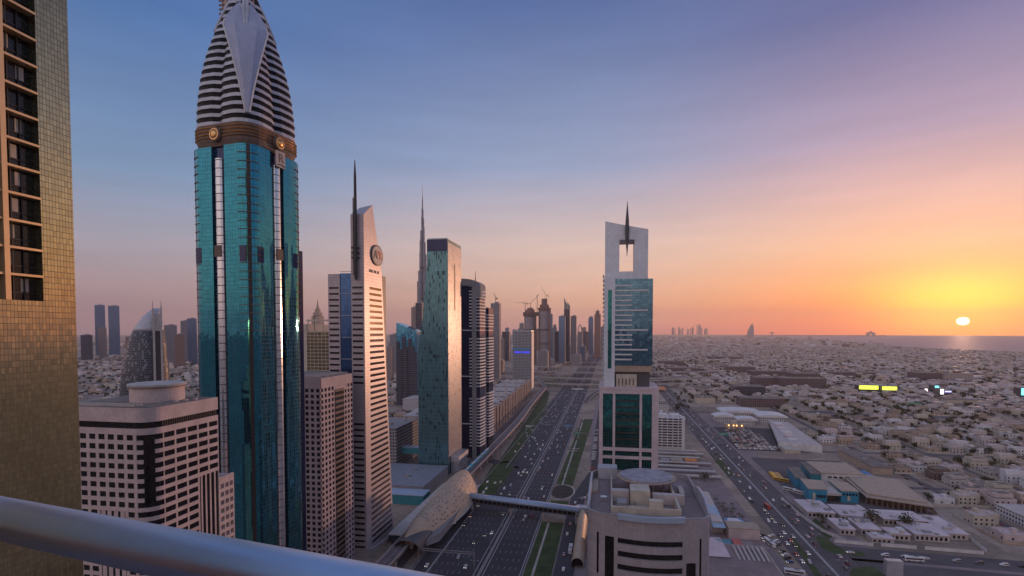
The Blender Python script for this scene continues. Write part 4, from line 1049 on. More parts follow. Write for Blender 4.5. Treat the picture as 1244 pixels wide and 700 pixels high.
# twin unfinished towers joined by a bridge
TW = thing('twin_sky_bridge_towers', 'pair of unfinished round towers joined by a high bridge', 'tower', (-395, 2300, 0))
xa_, za_ = atY(644, 378, 2300); xb_, zb2 = atY(660, 372, 2300)
M_tw = panel('unfinished_ribbed_glass', (.22, .24, .29), (.28, .22, .20), 4, 4, lw=.2, lh=.2, rough=.2, metal=.6, jit=.02, var=.25)
for (xx, zz, r_) in ((xa_, za_, 26), (xb_ + 5, zb2, 26)):
    g = MB(); g.tube([(xx, 2300, 0), (xx, 2300, zz - 24)], r_, 18); g.build('shaft', M_tw, TW)
    g = MB(); g.box(xx + r_ * .4, xx + r_ * 1.1, 2285, 2300, 0, zz - 10); g.build('concrete_core', M_brown if xx == xa_ else MATS['rust_tower_wall'], TW)
    g = MB(); g.tube([(xx, 2300, zz - 24), (xx, 2300, zz - 8)], [r_ * .95, r_ * 1.15], 14); g.tube([(xx, 2300, zz - 8), (xx, 2300, zz + 6)], r_ * .8, 10); g.tube([(xx, 2300, zz + 6), (xx, 2300, zz + (14 if xx == xa_ else 32))], r_ * .5, 8); g.build('scaffolded_crown', MATS['rust_tower_wall'], TW)
    for zz_ in (150, 210):
        g = MB(); g.tube([(xx, 2300, zz_ if xx == xa_ else zz_ - 60), (xx, 2300, (zz_ if xx == xa_ else zz_ - 60) + 7)], r_ * 1.03, 18); g.build('dark_belt', M_dgrey, TW)
g = MB(); g.box(xa_ - 30, xb_ + 30, 2290, 2310, za_ - 22, za_ - 5); g.build('sky_bridge', M_brown, TW)
crane('leftmost crane over the joined twin towers, with a level jib', xa_ - 22, 2300, za_ - 5, 40, 42, 3.0, .08)
crane('crane on the left twin tower, its jib raised to the right', xa_ + 2, 2300, za_ + 12, 22, 56, .2, .8)
crane('tall thin crane standing between the joined twin towers', (xa_ + xb_) / 2 + 2, 2300, za_ - 5, 72, 8, 1.0, .2)
crane('highest crane, on the right twin tower with its jib raised left', xb_ + 12, 2300, zb2 + 28, 18, 48, 2.7, 1.0)
L_ = [
 (121, 13, 370, 2600, PB, 'left one of the blue-grey twin towers on the far left horizon', {}),
 (138, 14, 371, 2600, PB, 'right one of the blue-grey twin towers on the far left horizon', {}),
 (124, 11, 397, 2300, PT_, 'short tan block in front of the blue-grey twin towers', {}),
 (105, 15, 406, 2200, PD, 'dark glass block near the gold tower on the left horizon', {}),
 (207, 16, 394, 2000, PG, 'grey office tower right of the domed tower', {}),
 (218, 12, 405, 1950, PR, 'low brown tower between two taller grey ones, left of the crowned tower', {}),
 (225, 12, 389, 2300, PG, 'grey slab left part of the stepped pair beside the crowned tower', {}),
 (233, 12, 386, 2100, PB, 'blue-grey tower with a roof box just left of the crowned tower', {}),
 (196, 9, 404, 2600, PT_, 'small pale block behind the domed tower', {}),
 (479, 9, 405, 1700, PG, 'grey tower between the striped mast tower and the blue slanted block', {}),
 (473, 8, 420, 1500, PT_, 'small tan block right behind the striped mast tower', {}),
 (615, 10, 402, 2600, PD, 'dark short tower right of the slim lone grey tower', {}),
 (609, 8, 410, 2100, PT_, 'tan low tower beside the slim lone grey tower', {}),
 (592, 10, 424, 1420, PG, 'low grey slab left of the interchange, behind the navy towers', {}),
 (605, 16, 436, 1700, PD, 'broad dark low block at the left side of the interchange', {}),
 (628, 6, 401, 2900, PT_, 'thin tan tower behind the blue-lit office', {}),
 (634, 10, 392, 3000, PG, 'stepped grey tower left of the joined twin towers', {'steps': ((1, .85), (.6, 1))}),
 (669, 6, 381, 3000, PB, 'slender pale blue tower right of the joined twin towers', {'mast': 16}),
 (674, 6, 394, 2800, PG, 'slender grey tower with stepped top', {'steps': ((1, .93), (.7, 1))}),
 (677, 6, 402, 2500, PD, 'short dark tower right of the slender grey one', {}),
 (683, 9, 383, 2300, PB, 'bright edged glass slab left of the winged spire tower', {}),
 (697, 8, 383, 2500, PG, 'plain pale grey slab right of the winged spire tower', {}),
 (711, 5, 402, 3600, PD, 'short dark tower in the gap of the far skyline', {}),
 (718, 7, 384, 3300, PB, 'blue glass tower with flat top near the white framed tower', {'steps': ((1, .96), (.8, 1))}),
 (726, 9, 377, 3000, PR, 'rusty red tower with small spire next to the white framed tower', {'mast': 22, 'steps': ((1, .93), (.6, 1))}),
 (733, 7, 396, 2800, PG, 'grey tower mostly hidden by the white framed tower', {}),
 (708, 8, 420, 2500, PB, 'low light blue block beside the far motorway bend', {}),
 (700, 14, 430, 2300, PG, 'low long grey block beside the far motorway bend', {}),
 (660, 14, 425, 2000, PG, 'low grey podium below the joined twin towers', {}),
 (585, 8, 418, 2500, PT_, 'tan tower seen in the gap left of the interchange', {}),
 (500, 12, 430, 1500, PG, 'low grey block below the thin tan tower', {}),
]
for (a, b, c, d, e, f, k) in L_: skyt(a, b, c, d, e, f, **k)
# distant spire tower (left of the striped tower)
x, z = atY(386, 384, 1700); t_ = thing('stepped_spire_tower', 'far stepped tower with pointed spire above the cream frame building', 'tower', (x, 1700, 0))
g = MB(); g.rbox(x, 1700, 30, 30, 0, z, 0); g.rbox(x, 1700, 22, 22, z, z + 12, 0); g.rbox(x, 1700, 14, 14, z + 12, z + 24, 0); g.build('body', M_tan, t_)
g = MB(); g.tube([(x, 1700, z + 24), (x, 1700, z + 40), (x, 1700, z + 60)], [6, 2.5, .3], 6); g.build('spire', M_tan, t_)
# winged spire tower
x, z = atY(689, 376, 2400); t_ = thing('winged_spire_tower', 'dark tower with two pointed wings at its top', 'tower', (x, 2400, 0))
g = MB(); g.rbox(x, 2400, 26, 26, 0, z, 0); g.build('body', PD, t_)
for s in (-1, 1): g = MB(); g.prism([(x + s * 1, 2392), (x + s * 13, 2392), (x + s * 13, 2408), (x + s * 1, 2408)][::s], z + .05, ([z + 22, z + 52, z + 52, z + 22] if s < 0 else [z + 34, z + 14, z + 14, z + 34][::-1])); g.build('wing', M_grey, t_)
# curved crown small tower
x, z = atY(704.5, 403, 3100); t_ = thing('looped_top_tower', 'small far tower with looped arch top in the skyline gap', 'tower', (x, 3100, 0))
g = MB(); g.rbox(x, 3100, 26, 22, 0, z, 0); g.build('body', PG, t_)
g = MB(); g.tube([(x - 12 + 24 * (k / 10), 3100, z + 40 * math.sin(math.pi * k / 10) ** .7) for k in range(11)], 3, 5); g.build('arch', M_grey, t_)
random.seed(11)
for k in range(14):     # hazy rest of the skyline
    p = random.choice([random.uniform(95, 240), random.uniform(575, 735), random.uniform(575, 735)])
    Y_ = random.uniform(3800, 6500); skyt(p, random.uniform(4, 8), random.uniform(397, 409), Y_, random.choice(MX), 'hazy block among the low far skyline behind the named towers', 'hazy_tower', group='hazy blocks of the far skyline')
crane('thin crane on the left horizon right of the domed tower', *[(atY(201, 404, 2400)[0]), 2400, 60], 105, 30, .3, 0)
# domed tower at left
dA = math.atan2(-722, 715); dU = (math.cos(dA), -math.sin(dA)); dV = (math.sin(dA), math.cos(dA))
def dP(u, v, z): return (-722 + u * dU[0] + v * dV[0], 715 + u * dU[1] + v * dV[1], z)
DT = thing('domed_lattice_tower', 'dark sail-shaped tower with patterned skin, pale dome cap and twin fins', 'tower', (-722, 715, 0))
M_dt = panel('studded_dark_skin', (.025, .03, .05), (.07, .08, .10), 3.2, 3.6, lw=.3, lh=.32, rough=.2, metal=.3, jit=.03, var=.4, dark=(.22, .23, .26), darkp=.2)
PRF = [(0, -38, 33), (49, -35, 32), (88, -32, 31), (127, -24, 28), (142, -19.5, 26.5), (153, -15, 25), (166, -7.5, 23), (174, -2, 22), (181, 5, 21.5), (186, 12, 21)]
def dlp(z):
    for a, b in zip(PRF, PRF[1:]):
        if a[0] <= z <= b[0]: f = (z - a[0]) / (b[0] - a[0]); l_ = a[1] + f * (b[1] - a[1]); r_ = a[2] + f * (b[2] - a[2]); break
    c_ = (l_ + r_) / 2; h_ = (r_ - l_) / 2
    return [dP(c_ + h_ * math.cos(2 * math.pi * i / 32), h_ * .8 * math.sin(2 * math.pi * i / 32), z) for i in range(32)]
g = MB(); g.loft([dlp(z) for z in list(range(0, 150, 7)) + [150]]); g.build('patterned_skin', M_dt, DT, smooth=False)
g = MB(); g.loft([[(p[0], p[1], p[2] - (14 if 8 < i < 30 and z < 156 else 0) * (1 if z < 151 else .5) * max(0, math.cos(2 * math.pi * (i - 26) / 32))) if False else p for i, p in enumerate(dlp(z))] for z in (150.02, 154, 158, 163, 168, 173, 178, 182, 185.8)]); g.build('dome_cap', M_lgrey, DT, smooth=True)
def dbox(u0, u1, v0, v1, z0, z1, nm, m_, tops=None):
    g = MB(); p = [dP(u0, v0, 0), dP(u1, v0, 0), dP(u1, v1, 0), dP(u0, v1, 0)]; g.prism([q[:2] for q in p], z0, tops or z1); return g.build(nm, m_, DT)
dbox(9.5, 12.4, -30, -14, 0, 0, 'pale_fin', M_pale, [190, 180, 168, 172]); dbox(19.2, 22.0, -29, -12, 0, 0, 'pale_fin', M_pale, [180, 190, 172, 168])
dbox(12.42, 19.18, -28.4, -12, 0, 150, 'dark_core', M_black); dbox(12.42, 19.18, -28.0, -12, 150.02, 176, 'pale_core_top', M_pale)
for u in (10, 21): g = MB(); g.tube([dP(u, -24, 180), dP(u, -24, 198)], [.7, .15], 5); g.build('antenna', M_dgrey, DT)

# ------------------------------------------------------------------ white framed tower (centre right)
WT = thing('white_framed_tower', 'white tower with a square open frame on top holding a spindle-shaped needle', 'skyscraper', (12, 360, 0))
M_wc = panel('bluish_white_cladding', (.60, .64, .70), (.45, .48, .53), 2.4, 2.4, lw=.03, lh=.03, rough=.4, metal=.15, jit=.006, var=.05)
M_tgl = panel('deep_teal_glass', (.02, .20, .21), (.02, .06, .07), 1.5, 1.9, lw=.07, lh=.07, rough=.06, metal=.8, jit=.02, var=.3)
M_tbl = panel('blue_teal_tower_glass', (.09, .22, .32), (.05, .08, .11), 1.6, 1.6, lw=.06, lh=.08, rough=.05, metal=.85, jit=.02, var=.25)
Yc = 345.
X = lambda p, y=402, Y_=Yc: atY(p, y, Y_)[0]
Zt = lambda y, p=760, Y_=Yc: atY(p, y, Y_)[1]
fx0, fx1 = X(735, 300), X(788, 300); zF = Zt(270, 736); 
zs = Zt(470); zmid = Zt(340)
d0, d1 = Yc + 4, Yc + 24
hx0, hx1 = X(752.5, 320), X(771, 320); hz0, hz1 = Zt(329), Zt(290)
g = MB()
lw_ = 4.2
g.prism([(fx0, d0), (hx0, d0), (hx0, d1), (fx0, d1)], zmid, [zF + 1.4, zF - .8, zF - .8, zF + 1.4]); g.build('left_leg', M_wc, WT)
g = MB(); g.box(hx1, fx1, d0, d1, zmid, hz1 + .01); g.build('right_leg', M_wc, WT)
g = MB(); g.prism([(hx0 + .01, d0), (fx1, d0), (fx1, d1), (hx0 + .01, d1)], hz1 + .02, [zF - .8, zF - 4.6, zF - 4.6, zF - .8]); g.build('top_beam', M_wc, WT)
g = MB(); g.box(hx0 + .02, hx1 - .02, d0, d1, zmid - 10, hz0); g.build('sill_beam', M_wc, WT)
nx0 = X(762, 290); g = MB(); zz0, zz1 = Zt(311, 762), Zt(243, 762)
g.tube([(nx0, d0 - 2.0, zz0 + (zz1 - zz0) * t_i) for t_i in (0, .15, .35, .5, .65, .85, 1)], [.1, .55, 1.15, 1.3, 1.1, .5, .08], 8); g.build('spindle_needle', M_dgrey, WT)
g = MB(); g.tube([(nx0, d0 - 2.0, hz1 + 4), (nx0, d0 + .1, hz1 + 4)], .4, 5); g.build('needle_bracket', M_dgrey, WT)
# upper shaft
ux1 = X(793, 400); sx_ = X(747, 400)
g = MB(); g.box(fx0 - .4, sx_, Yc, Yc + 28, zs - 10, zmid + 2); g.build('white_pier', M_wc, WT)
g = MB(); g.box(X(738.5), X(743), Yc - .12, Yc + .02, Zt(448), Zt(352)); g.build('pier_window', M_tgl, WT)
g = MB(); g.box(fx0 - .52, fx0 - .42, Yc + 3, Yc + 25, zs, zmid - 4); g.build('side_window', M_tgl, WT)
for k in range(24): g = MB(); g.box(fx0 - 1.3, fx0 - .53, Yc + 6, Yc + 22, zs + 4 + k * 2.95, zs + 4.8 + k * 2.95); g.build('side_balcony', M_wc, WT)
g = MB(); g.box(sx_ + .01, ux1, Yc + .7, Yc + 28, Zt(444), zmid + .6); g.build('glass_shaft', M_tbl, WT)
xm = X(768, 400)
z = zmid - 3.2; k = 0
while z > Zt(440):
    g = MB(); g.box(sx_ + .02, X(787) if k % 4 == 1 else xm, Yc - .2, Yc + .68, z - .95, z); g.build('white_band', M_white, WT); z -= 3.15; k += 1
g = MB(); g.box(sx_ + .01, ux1, Yc + 1.2, Yc + 27, Zt(452), Zt(444) - .01); g.build('transfer_floor', M_tan, WT)
# terrace between the shaft and the wide base
g = MB(); g.box(sx_ - 1, ux1 - 1.5, Yc + 3, Yc + 27, zs, Zt(452) - .01); g.build('terrace_core', M_dgrey, WT)
g = MB(); g.box(X(749), X(774), Yc + .5, Yc + 6, zs + .02, Zt(455)); tb = g.build('terrace_screen', M_cream, WT)
for k in range(5): g = MB(); g.box(X(751.5 + k * 4.4), X(753 + k * 4.4), Yc + .3, Yc + .49, zs + 1, Zt(460)); g.build('screen_slot', M_brown, WT)
# wide base
bx0_, bx1_ = X(727.5, 560), X(799, 560)
g = MB(); g.box(bx0_ + .9, bx1_ - .9, Yc - 2.0, Yc + 32, 0, zs - 1.4); g.build('base_glass', M_tgl, WT)
g = MB()
yf = Yc - 3.0
def col(pa, pb): g.box(X(pa), X(pb), yf, Yc - 1, 0, zs - 1.4)
g.box(bx0_, X(733), yf, Yc + 32.5, 0, zs - 1.4); g.box(X(792.5), bx1_, yf, Yc + 32.5, 0, zs - 1.4)
g.box(X(745), X(748), yf + .2, Yc - 1.2, 0, zs - 4); g.box(X(777.5), X(780.5), yf + .2, Yc - 1.2, 0, zs - 4)
for (ya_, yb_) in ((472, 478), (543, 547), (553, 556.5)): g.box(X(733) + .01, X(792.5) - .01, yf + .06, Yc - 1.1, Zt(yb_), Zt(ya_))
g.build('white_frame', M_pink, WT)
for k in range(8):
    z = Zt(480) - 4 - k * 4.1
    g = MB(); g.box(X(748.3), X(777.2), Yc - 2.35, Yc - 2.02, z, z + .9); g.build('dark_spandrel', M_black, WT)
g = MB(); g.box(bx0_ - .3, bx1_ + .3, yf - .3, Yc + 32.8, zs - 1.38, zs - .02); g.build('base_cornice', M_pink, WT)

# ------------------------------------------------------------------ rounded block with the helipad (foreground)
HB = thing('helipad_block', 'grey rounded office block with a round helipad on its roof', 'office building', (15, 230, 0))
Yf = 200.; zr = atY(790, 627, Yf)[1]
hb0 = X(713, 640, Yf); hb1 = X(866, 640, Yf); yb_ = 264.
M_hb = panel('grey_stone_cladding', (.33, .30, .32), (.24, .22, .23), 1.3, 1.3, lw=.045, lh=.045, rough=.55, metal=.05, jit=.004, var=.08)
def hbl(ins, z, bow=3.0, r=7.):
    pts = []; x0, x1, y0, y1 = hb0 + ins, hb1 - ins, Yf + ins, yb_ - ins; r = r - ins * .5
    for k in range(9): f = k / 8; pts.append((x0 + r + (x1 - x0 - 2 * r) * f, y0 - bow * math.sin(math.pi * f), z))
    for (cx_, cy_, a0_) in ((x1 - r, y0 + r, -90), (x1 - r, y1 - r, 0), (x0 + r, y1 - r, 90), (x0 + r, y0 + r, 180)):
        for k in range(1, 7):
            a = R(a0_ + 90 * k / 6.5); pts.append((cx_ + r * math.cos(a), cy_ + r * math.sin(a), z))
        if a0_ == -90:
            pass
    return pts
g = MB(); g.loft([hbl(1.2, 0), hbl(1.2, zr - 3)]); g.build('core', M_glass, HB)
g = MB(); g.loft([hbl(0, zr - 7.6), hbl(0, zr - .2), hbl(-.15, zr), hbl(.5, zr), hbl(.6, zr - 2.6)]); g.build('parapet', M_hb, HB)
g = MB(); g.loft([hbl(.7, zr - 3.0), hbl(.7, zr - 2.5)]); g.build('roof_deck', M_pave, HB)
def hbseg(p0, p1, z0, z1, ins0=0., mat=M_hb, name='stone_wall', front=True):
    """a stretch of the curved front between pixel columns p0 and p1"""
    xa_, xb_ = X(p0, 640, Yf), X(p1, 640, Yf); g = MB(); n = 8; r = 7.
    lo = []
    def yb2(x):
        f = (x - hb0 - r) / (hb1 - hb0 - 2 * r)
        if 0 <= f <= 1: return Yf - 3 * math.sin(math.pi * f)
        e = (hb0 + r - x) if f < 0 else (x - hb1 + r); e = min(e, r); return Yf + r - math.sqrt(max(r * r - e * e, 0))
    out = [(xa_ + (xb_ - xa_) * k / n, yb2(xa_ + (xb_ - xa_) * k / n) + ins0) for k in range(n + 1)]; inn = [(x, y + 1.3) for x, y in reversed(out)]
    g.prism(out + inn, z0, z1); return g.build(name, mat, HB)
zt_ = zr - 7.62
for (a, b) in ((713.5, 725), (727.5, 735), (746, 750.5), (829, 834), (846, 850.5), (853, 865.5)): hbseg(a, b, 0, zt_)
hbseg(725.01, 727.49, 0, zt_ - 16); hbseg(850.51, 852.99, 0, zt_ - 16); hbseg(735.01, 745.99, zt_ - .9, zt_ - .01); hbseg(834.01, 845.99, zt_ - 9, zt_ - .01)
fl = zt_ - 2.3
for k in range(11):
    hbseg(750.51, 828.99, fl - 3.6 + .3, fl - .9 + .3, -.35, M_hb, 'spandrel'); 
    hbseg(751, 828.6, fl + .32 - .9 , fl + .3 + 1.0, .5, M_glass, 'ribbon_window'); fl -= 5.0
hbseg(750.51, 828.99, zt_ - .9, zt_ - .01, 0)
for (a, b) in ((735.05, 745.95), (834.05, 845.95)): hbseg(a, b, 0, zt_ - .95 if a < 800 else zt_ - 9.02, .7, M_glass, 'tall_window')
hbseg(750, 832, zr - 1.2, zr + .8, -1.3, MATS['bridge_roof_metal'], 'front_canopy')
# side wall bands towards the motorway
for k in range(12):
    z = zr - 13 - k * 5; g = MB(); g.box(hb0 - .25, hb0 + .9, Yf + 9, yb_ - 9, z, z + 2.6); g.build('side_spandrel', M_hb, HB)
    g = MB(); g.box(hb1 - .9, hb1 + .25, Yf + 9, yb_ - 9, z, z + 2.6); g.build('side_spandrel', M_hb, HB)
# raised curved corner walls
for (px0, ya_, yb3, s) in ((hb0, 208, 258, -1), (hb1, 206, 240, 1)):
    g = MB(); lo = []
    for k in range(9):
        f = k / 8; y = ya_ + (yb3 - ya_) * f; z = zr + .3 + 3.0 * math.sin(math.pi * f) ** .7 * (1 if s > 0 else .5)
        lo.append([(px0 - .9 * s, y, zr - 1.5), (px0 + .1 * s, y, zr - 1.5), (px0 + .25 * s, y, z), (px0 - .6 * s, y, z)])
    g.loft(lo); g.build('winged_parapet', M_lgrey, HB)
g = MB(); g.box(hb0 + 3, hb0 + 12, yb_ - 9, yb_ - 1, zr - 2.4, zr + 3); g.build('stair_head', M_lgrey, HB)
# penthouse, plant and helipad
zd = zr - 2.45
g = MB(); g.box(hb0 + 9, hb0 + 9.6, 208, 252, zd, zd + 3); g.box(hb1 - 11, hb1 - 10, 209, 243, zd, zd + 3); g.box(hb0 + 9, hb1 - 10, 207, 208, zd, zd + 3); g.build('inner_parapet', M_cream, HB)
hcx, hcy = atY(785, 577, 241)[0], 241.; hr = 11.5; hzz = atY(785, 577, 241)[1]
def disc(c, r_, z0, z1, n=48): return [[(c[0] + rr_ * math.cos(2 * math.pi * i / n), c[1] + rr_ * math.sin(2 * math.pi * i / n), z) for i in range(n)] for rr_, z in ((r_, z0), (r_, z1))]
g = MB(); g.loft(disc((hcx, hcy), hr, hzz - .9, hzz)); hp = g.build('helipad', solid('helipad_surface', (.30, .29, .33), .7, var=.25, scale=.3), HB)
g = MB(); n = 48
g.loft([[(hcx + rr_ * math.cos(2 * math.pi * i / n), hcy + rr_ * math.sin(2 * math.pi * i / n), z) for i in range(n)] for rr_, z in ((hr + .01, hzz - 1.1), (hr + 1.3, hzz - .9), (hr + 1.3, hzz - .6), (hr + .01, hzz - .6))], cap=False); g.build('safety_net', M_tan, hp)
g = MB()
for i in range(36): a = i * math.pi / 18; g.box(hcx + (hr + .7) * math.cos(a) - .15, hcx + (hr + .7) * math.cos(a) + .15, hcy + (hr + .7) * math.sin(a) - .15, hcy + (hr + .7) * math.sin(a) + .15, hzz - 1.8, hzz - .5)
g.build('net_posts', M_brown, hp)
for i in range(8): a = i * math.pi / 4 + .3; g = MB(); g.tube([(hcx + 8 * math.cos(a), hcy + 8 * math.sin(a), zd), (hcx + 9 * math.cos(a), hcy + 9 * math.sin(a), hzz - .9)], .3, 6); g.build('support_column', M_grey, hp)
for (p0, p1, y0, y1, h_, m_) in ((766, 790, 218, 228, 6.2, M_cream), (789, 806, 207.6, 211, 5.6, M_cream), (742, 764, 222, 226, 4.6, M_pale), (793, 832, 222, 225, 4.0, M_pale), (750, 762, 212, 218, 3, M_grey), (762, 785, 209, 214, 1.6, M_tan), (826, 832, 230, 240, 3, M_pale), (716, 726, 232, 250, 1.2, M_tan)):
    g = MB(); g.box(X(p0, 600, y0), X(p1, 600, y0), y0, y1, zd, zd + h_); g.build('penthouse' if h_ > 5 else 'plant_screen', m_, HB)
random.seed(8)
for k in range(16):
    x = random.uniform(hb0 + 11, hb1 - 13); y = random.uniform(210, 221); g = MB(); s = random.uniform(.5, 1.1); g.box(x, x + s, y, y + s, zd, zd + random.uniform(.8, 2)); g.build('roof_unit', random.choice((M_pale, M_grey, M_blue, M_cream)), HB)
g = MB(); g.loft([[(hb0 + 6 + r_ * math.cos(i * math.pi / 6), 222 + r_ * math.sin(i * math.pi / 6), z) for i in range(12)] for r_, z in ((.3, zd + 1.2), (1.5, zd + 2.0))]); g.build('satellite_dish', M_white, HB)
g = MB(); g.tube([(hb0 + 9.3, 211, zd), (hb0 + 9.3, 211, zr + 4)], .12, 5); g.build('antenna_mast', M_pale, HB)

# ------------------------------------------------------------------ buildings of the right-hand side
SPECIAL = []     # footprints the villas keep clear of: x0, x1, y0, y1
def lowblk(px0, px1, yb, h_, dep, mat, label, name='low_block', cat='building', clear=True, roof=None, bits=3, overh=0):
    x0, y0 = gz(px0, yb); x1 = gz(px1, yb)[0]; y1 = y0 + dep
    if clear: SPECIAL.append((x0 - 6, x1 + 6, y0 - 8, y1 + 6))
    t_ = thing(name, label, cat, ((x0 + x1) / 2, (y0 + y1) / 2, 0))
    g = MB(); g.box(x0, x1, y0, y1, 0, h_); g.build('walls', mat, t_)
    g = MB(); g.box(x0 - .3 - overh, x1 + .3 + overh, y0 - .3 - overh, y1 + .3 + overh, h_ + .01, h_ + .9); g.build('roof', roof or M_roof, t_)
    random.seed(int(px0 * 7 + yb))
    for k in range(bits):
        a = random.uniform(x0 + 2, max(x0 + 3, x1 - 7)); b = random.uniform(y0 + 1, max(y0 + 2, y1 - 6)); g = MB(); g.box(a, a + random.uniform(2, 5), b, b + random.uniform(2, 5), h_ + .92, h_ + random.uniform(2, 3.6)); g.build('roof_plant', M_pale, t_)
    return t_
PV = panel('shop_terrace_wall', (.05, .05, .06), (.42, .36, .33), 3.6, 3.4, lw=.5, lh=.5, rough=.2, metal=0, jit=.01, var=.3, frough=.85)
PVd = panel('brown_office_wall', (.04, .04, .05), (.17, .12, .12), 3.6, 3.4, lw=.4, lh=.4, rough=.2, metal=.2, jit=.01, var=.3, frough=.8)
PVw = panel('white_office_wall', (.06, .08, .11), (.60, .58, .58), 3.2, 3.3, lw=.45, lh=.45, rough=.2, metal=0, jit=.01, var=.3, frough=.8)
# white apartment block
AP = thing('white_apartment_block', 'white apartment slab with rows of long dark balconies, right of the framed tower', 'apartment block', (80, 710, 0))
SPECIAL.append((40, 110, 540, 760))
ax0, ax1, ay0 = 60., 94.5, 690.
g = MB(); g.box(ax0, ax1, ay0 + .8, 722, 0, 39); g.build('walls', M_white, AP)
for k in range(11):
    z = 2 + k * 3.4
    for j in range(5):
        a = ax0 + 1 + j * 6.6; g = MB(); g.box(a, a + 5.4, ay0 + .55, ay0 + .79, z + 1.1, z + 2.7); g.build('window', M_glass, AP)
    g = MB(); g.box(ax0, ax1 - 4, ay0 - .3, ay0 + .78, z - .25, z + .9); g.build('balcony_front', M_white, AP)
g = MB(); g.box(ax1 - 3.6, ax1 + .3, ay0 - .2, 700, 0, 41); g.build('stair_tower', M_white, AP)
for a, b, c_, d_, h_ in ((62, 74, 694, 712, 4), (78, 90, 700, 716, 3), (66, 70, 714, 720, 6)): g = MB(); g.box(a, b, c_, d_, 39.02, 39 + h_); g.build('roof_house', M_white, AP)
lowblk(800, 812, 500, 14, 40, PVw, 'small white block behind the white apartment slab'); 
# carport rows and low sheds between the tower and the avenue
random.seed(21)
for k, (yy, x0, x1) in enumerate(((668, 48, 108), (652, 48, 112), (632, 50, 104), (606, 48, 112), (590, 50, 96), (572, 48, 110), (552, 58, 112))):
    t_ = thing('carport', ('farthest', 'second farthest', 'third farthest', 'middle', 'third nearest', 'second nearest', 'nearest')[k] + ' long flat carport beside the white apartment slab', 'carport', ((x0 + x1) / 2, yy, 0), 'carports beside the apartment slab')
    g = MB(); g.box(x0, x1, yy, yy + 6, 3.0, 3.4); g.build('canopy', M_pale if k % 2 else M_cream, t_)
    for q in range(7): x = x0 + 1 + q * (x1 - x0 - 2) / 6; g = MB(); g.box(x - .15, x + .15, yy + 4.5, yy + 4.8, 0, 2.99); g.build('post', M_grey, t_)
for a, b, y0, y1, h_, m_, lb in ((70, 82, 612, 624, 4, M_tan, 'little tan hut between the carports'), (86, 98, 616, 626, 3.4, M_orange, 'small orange-brown roofed hut between the carports'), (60, 68, 616, 622, 3.5, M_lgrey, 'tiny grey-blue hut at the left of the carports')):
    t_ = thing('hut', lb, 'hut', (a, y0, 0)); g = MB(); g.box(a, b, y0, y1, 0, h_); g.build('walls', m_, t_); g = MB(); g.box(a - .4, b + .4, y0 - .4, y1 + .4, h_ + .01, h_ + .4); g.build('roof', m_, t_)
# blue awning building and its garden
AW = thing('blue_awning_building', 'low building with a long sloping pale blue awning beside the helipad block', 'building', (88, 430, 0))
SPECIAL.append((40, 118, 330, 520))
g = MB(); g.prism([(76, 408), (84, 408), (86, 478), (78, 478)], 0, [9, 8.2, 9.5, 10.5]); g.build('walls', M_pale, AW)
g = MB(); g.prism([(75.5, 400), (84.5, 400), (84.7, 440), (75.7, 440)], [6.5, 6.5, 9.6, 10.6], [6.9, 6.9, 10.0, 11.0]); g.build('awning', solid('pale_blue_awning', (.30, .42, .52), .4), AW)
g = MB(); g.box(60, 76, 440, 500, 0, 8); g.build('rear_wing', M_grey, AW)
g = MB(); g.box(60, 77, 439.5, 500.4, 8.02, 8.6); g.build('roof', M_pale, AW)
t_ = thing('beige_hall', 'beige boxy hall with blue-edged terrace roof next to the avenue parking', 'hall', (96, 412, 0))
g = MB(); g.box(86, 107, 398, 412, 0, 7.5); g.build('walls', M_beige, t_)
g = MB(); g.box(85.6, 107.5, 397.6, 412.4, 7.52, 8.0); g.build('roof', M_tan, t_)
g = MB(); g.prism([(86, 413), (103, 413), (99, 424), (88, 424)], 0, 6.6); g.build('terrace', M_blue, t_)
g = MB(); g.prism([(88, 414), (100, 414), (97, 422), (90, 422)], 6.62, 6.9); g.build('terrace_floor', M_white, t_)
# teal building at the bottom
TB = thing('teal_low_building', 'teal walled low building with ribbed roof below the parking lot', 'building', (80, 330, 0))
g = MB(); g.box(50, 99, 300, 362, 0, 9); g.build('walls', M_teal, TB)
g = MB(); g.box(49.5, 99.5, 299.5, 362.5, 9.02, 9.7); g.build('roof_edge', M_tan, TB)
g = MB(); g.box(50.5, 98.5, 300.5, 361.5, 9.72, 9.8); g.build('roof', M_pave, TB)
for k in range(7): g = MB(); x = 79 + k * 2.8; g.prism([(x, 338), (x + 1.2, 338), (x + 1.2, 356), (x, 356)], 9.82, [10.3, 10.3, 11.8, 11.8]); g.build('roof_rib', M_pale, TB)
g = MB(); g.box(57, 74, 340, 368, 0, 10.2); g.build('round_wing', M_teal, TB)
g = MB(); g.prism([(56.5, 339), (74.5, 339), (74.5, 362), (68, 369), (56.5, 369)], 10.22, 10.6); g.build('wing_roof', M_pink, TB)
for k in range(9): g = MB(); g.box(52 + k * 5, 55 + k * 5, 299.3, 299.98, 3.5, 6.5); g.build('window', M_glass, TB)
for k, (a, b, m_, lb) in enumerate(((78, 84, M_teal, 'teal kiosk'), (84.5, 90, M_red, 'red kiosk'), (90.5, 97, M_pave, 'brown-pink kiosk'), (71, 77, M_pale, 'pale kiosk'))):
    t_ = thing('kiosk', lb + ' in the short row between teal building and beige hall', 'kiosk', (a, 368, 0)); g = MB(); g.box(a, b, 368, 384, 0, 4 + (k % 2)); g.build('walls', m_, t_); g = MB(); g.box(a - .2, b + .2, 367.6, 384.4, 4.02 + (k % 2), 4.4 + (k % 2)); g.build('roof', m_, t_)
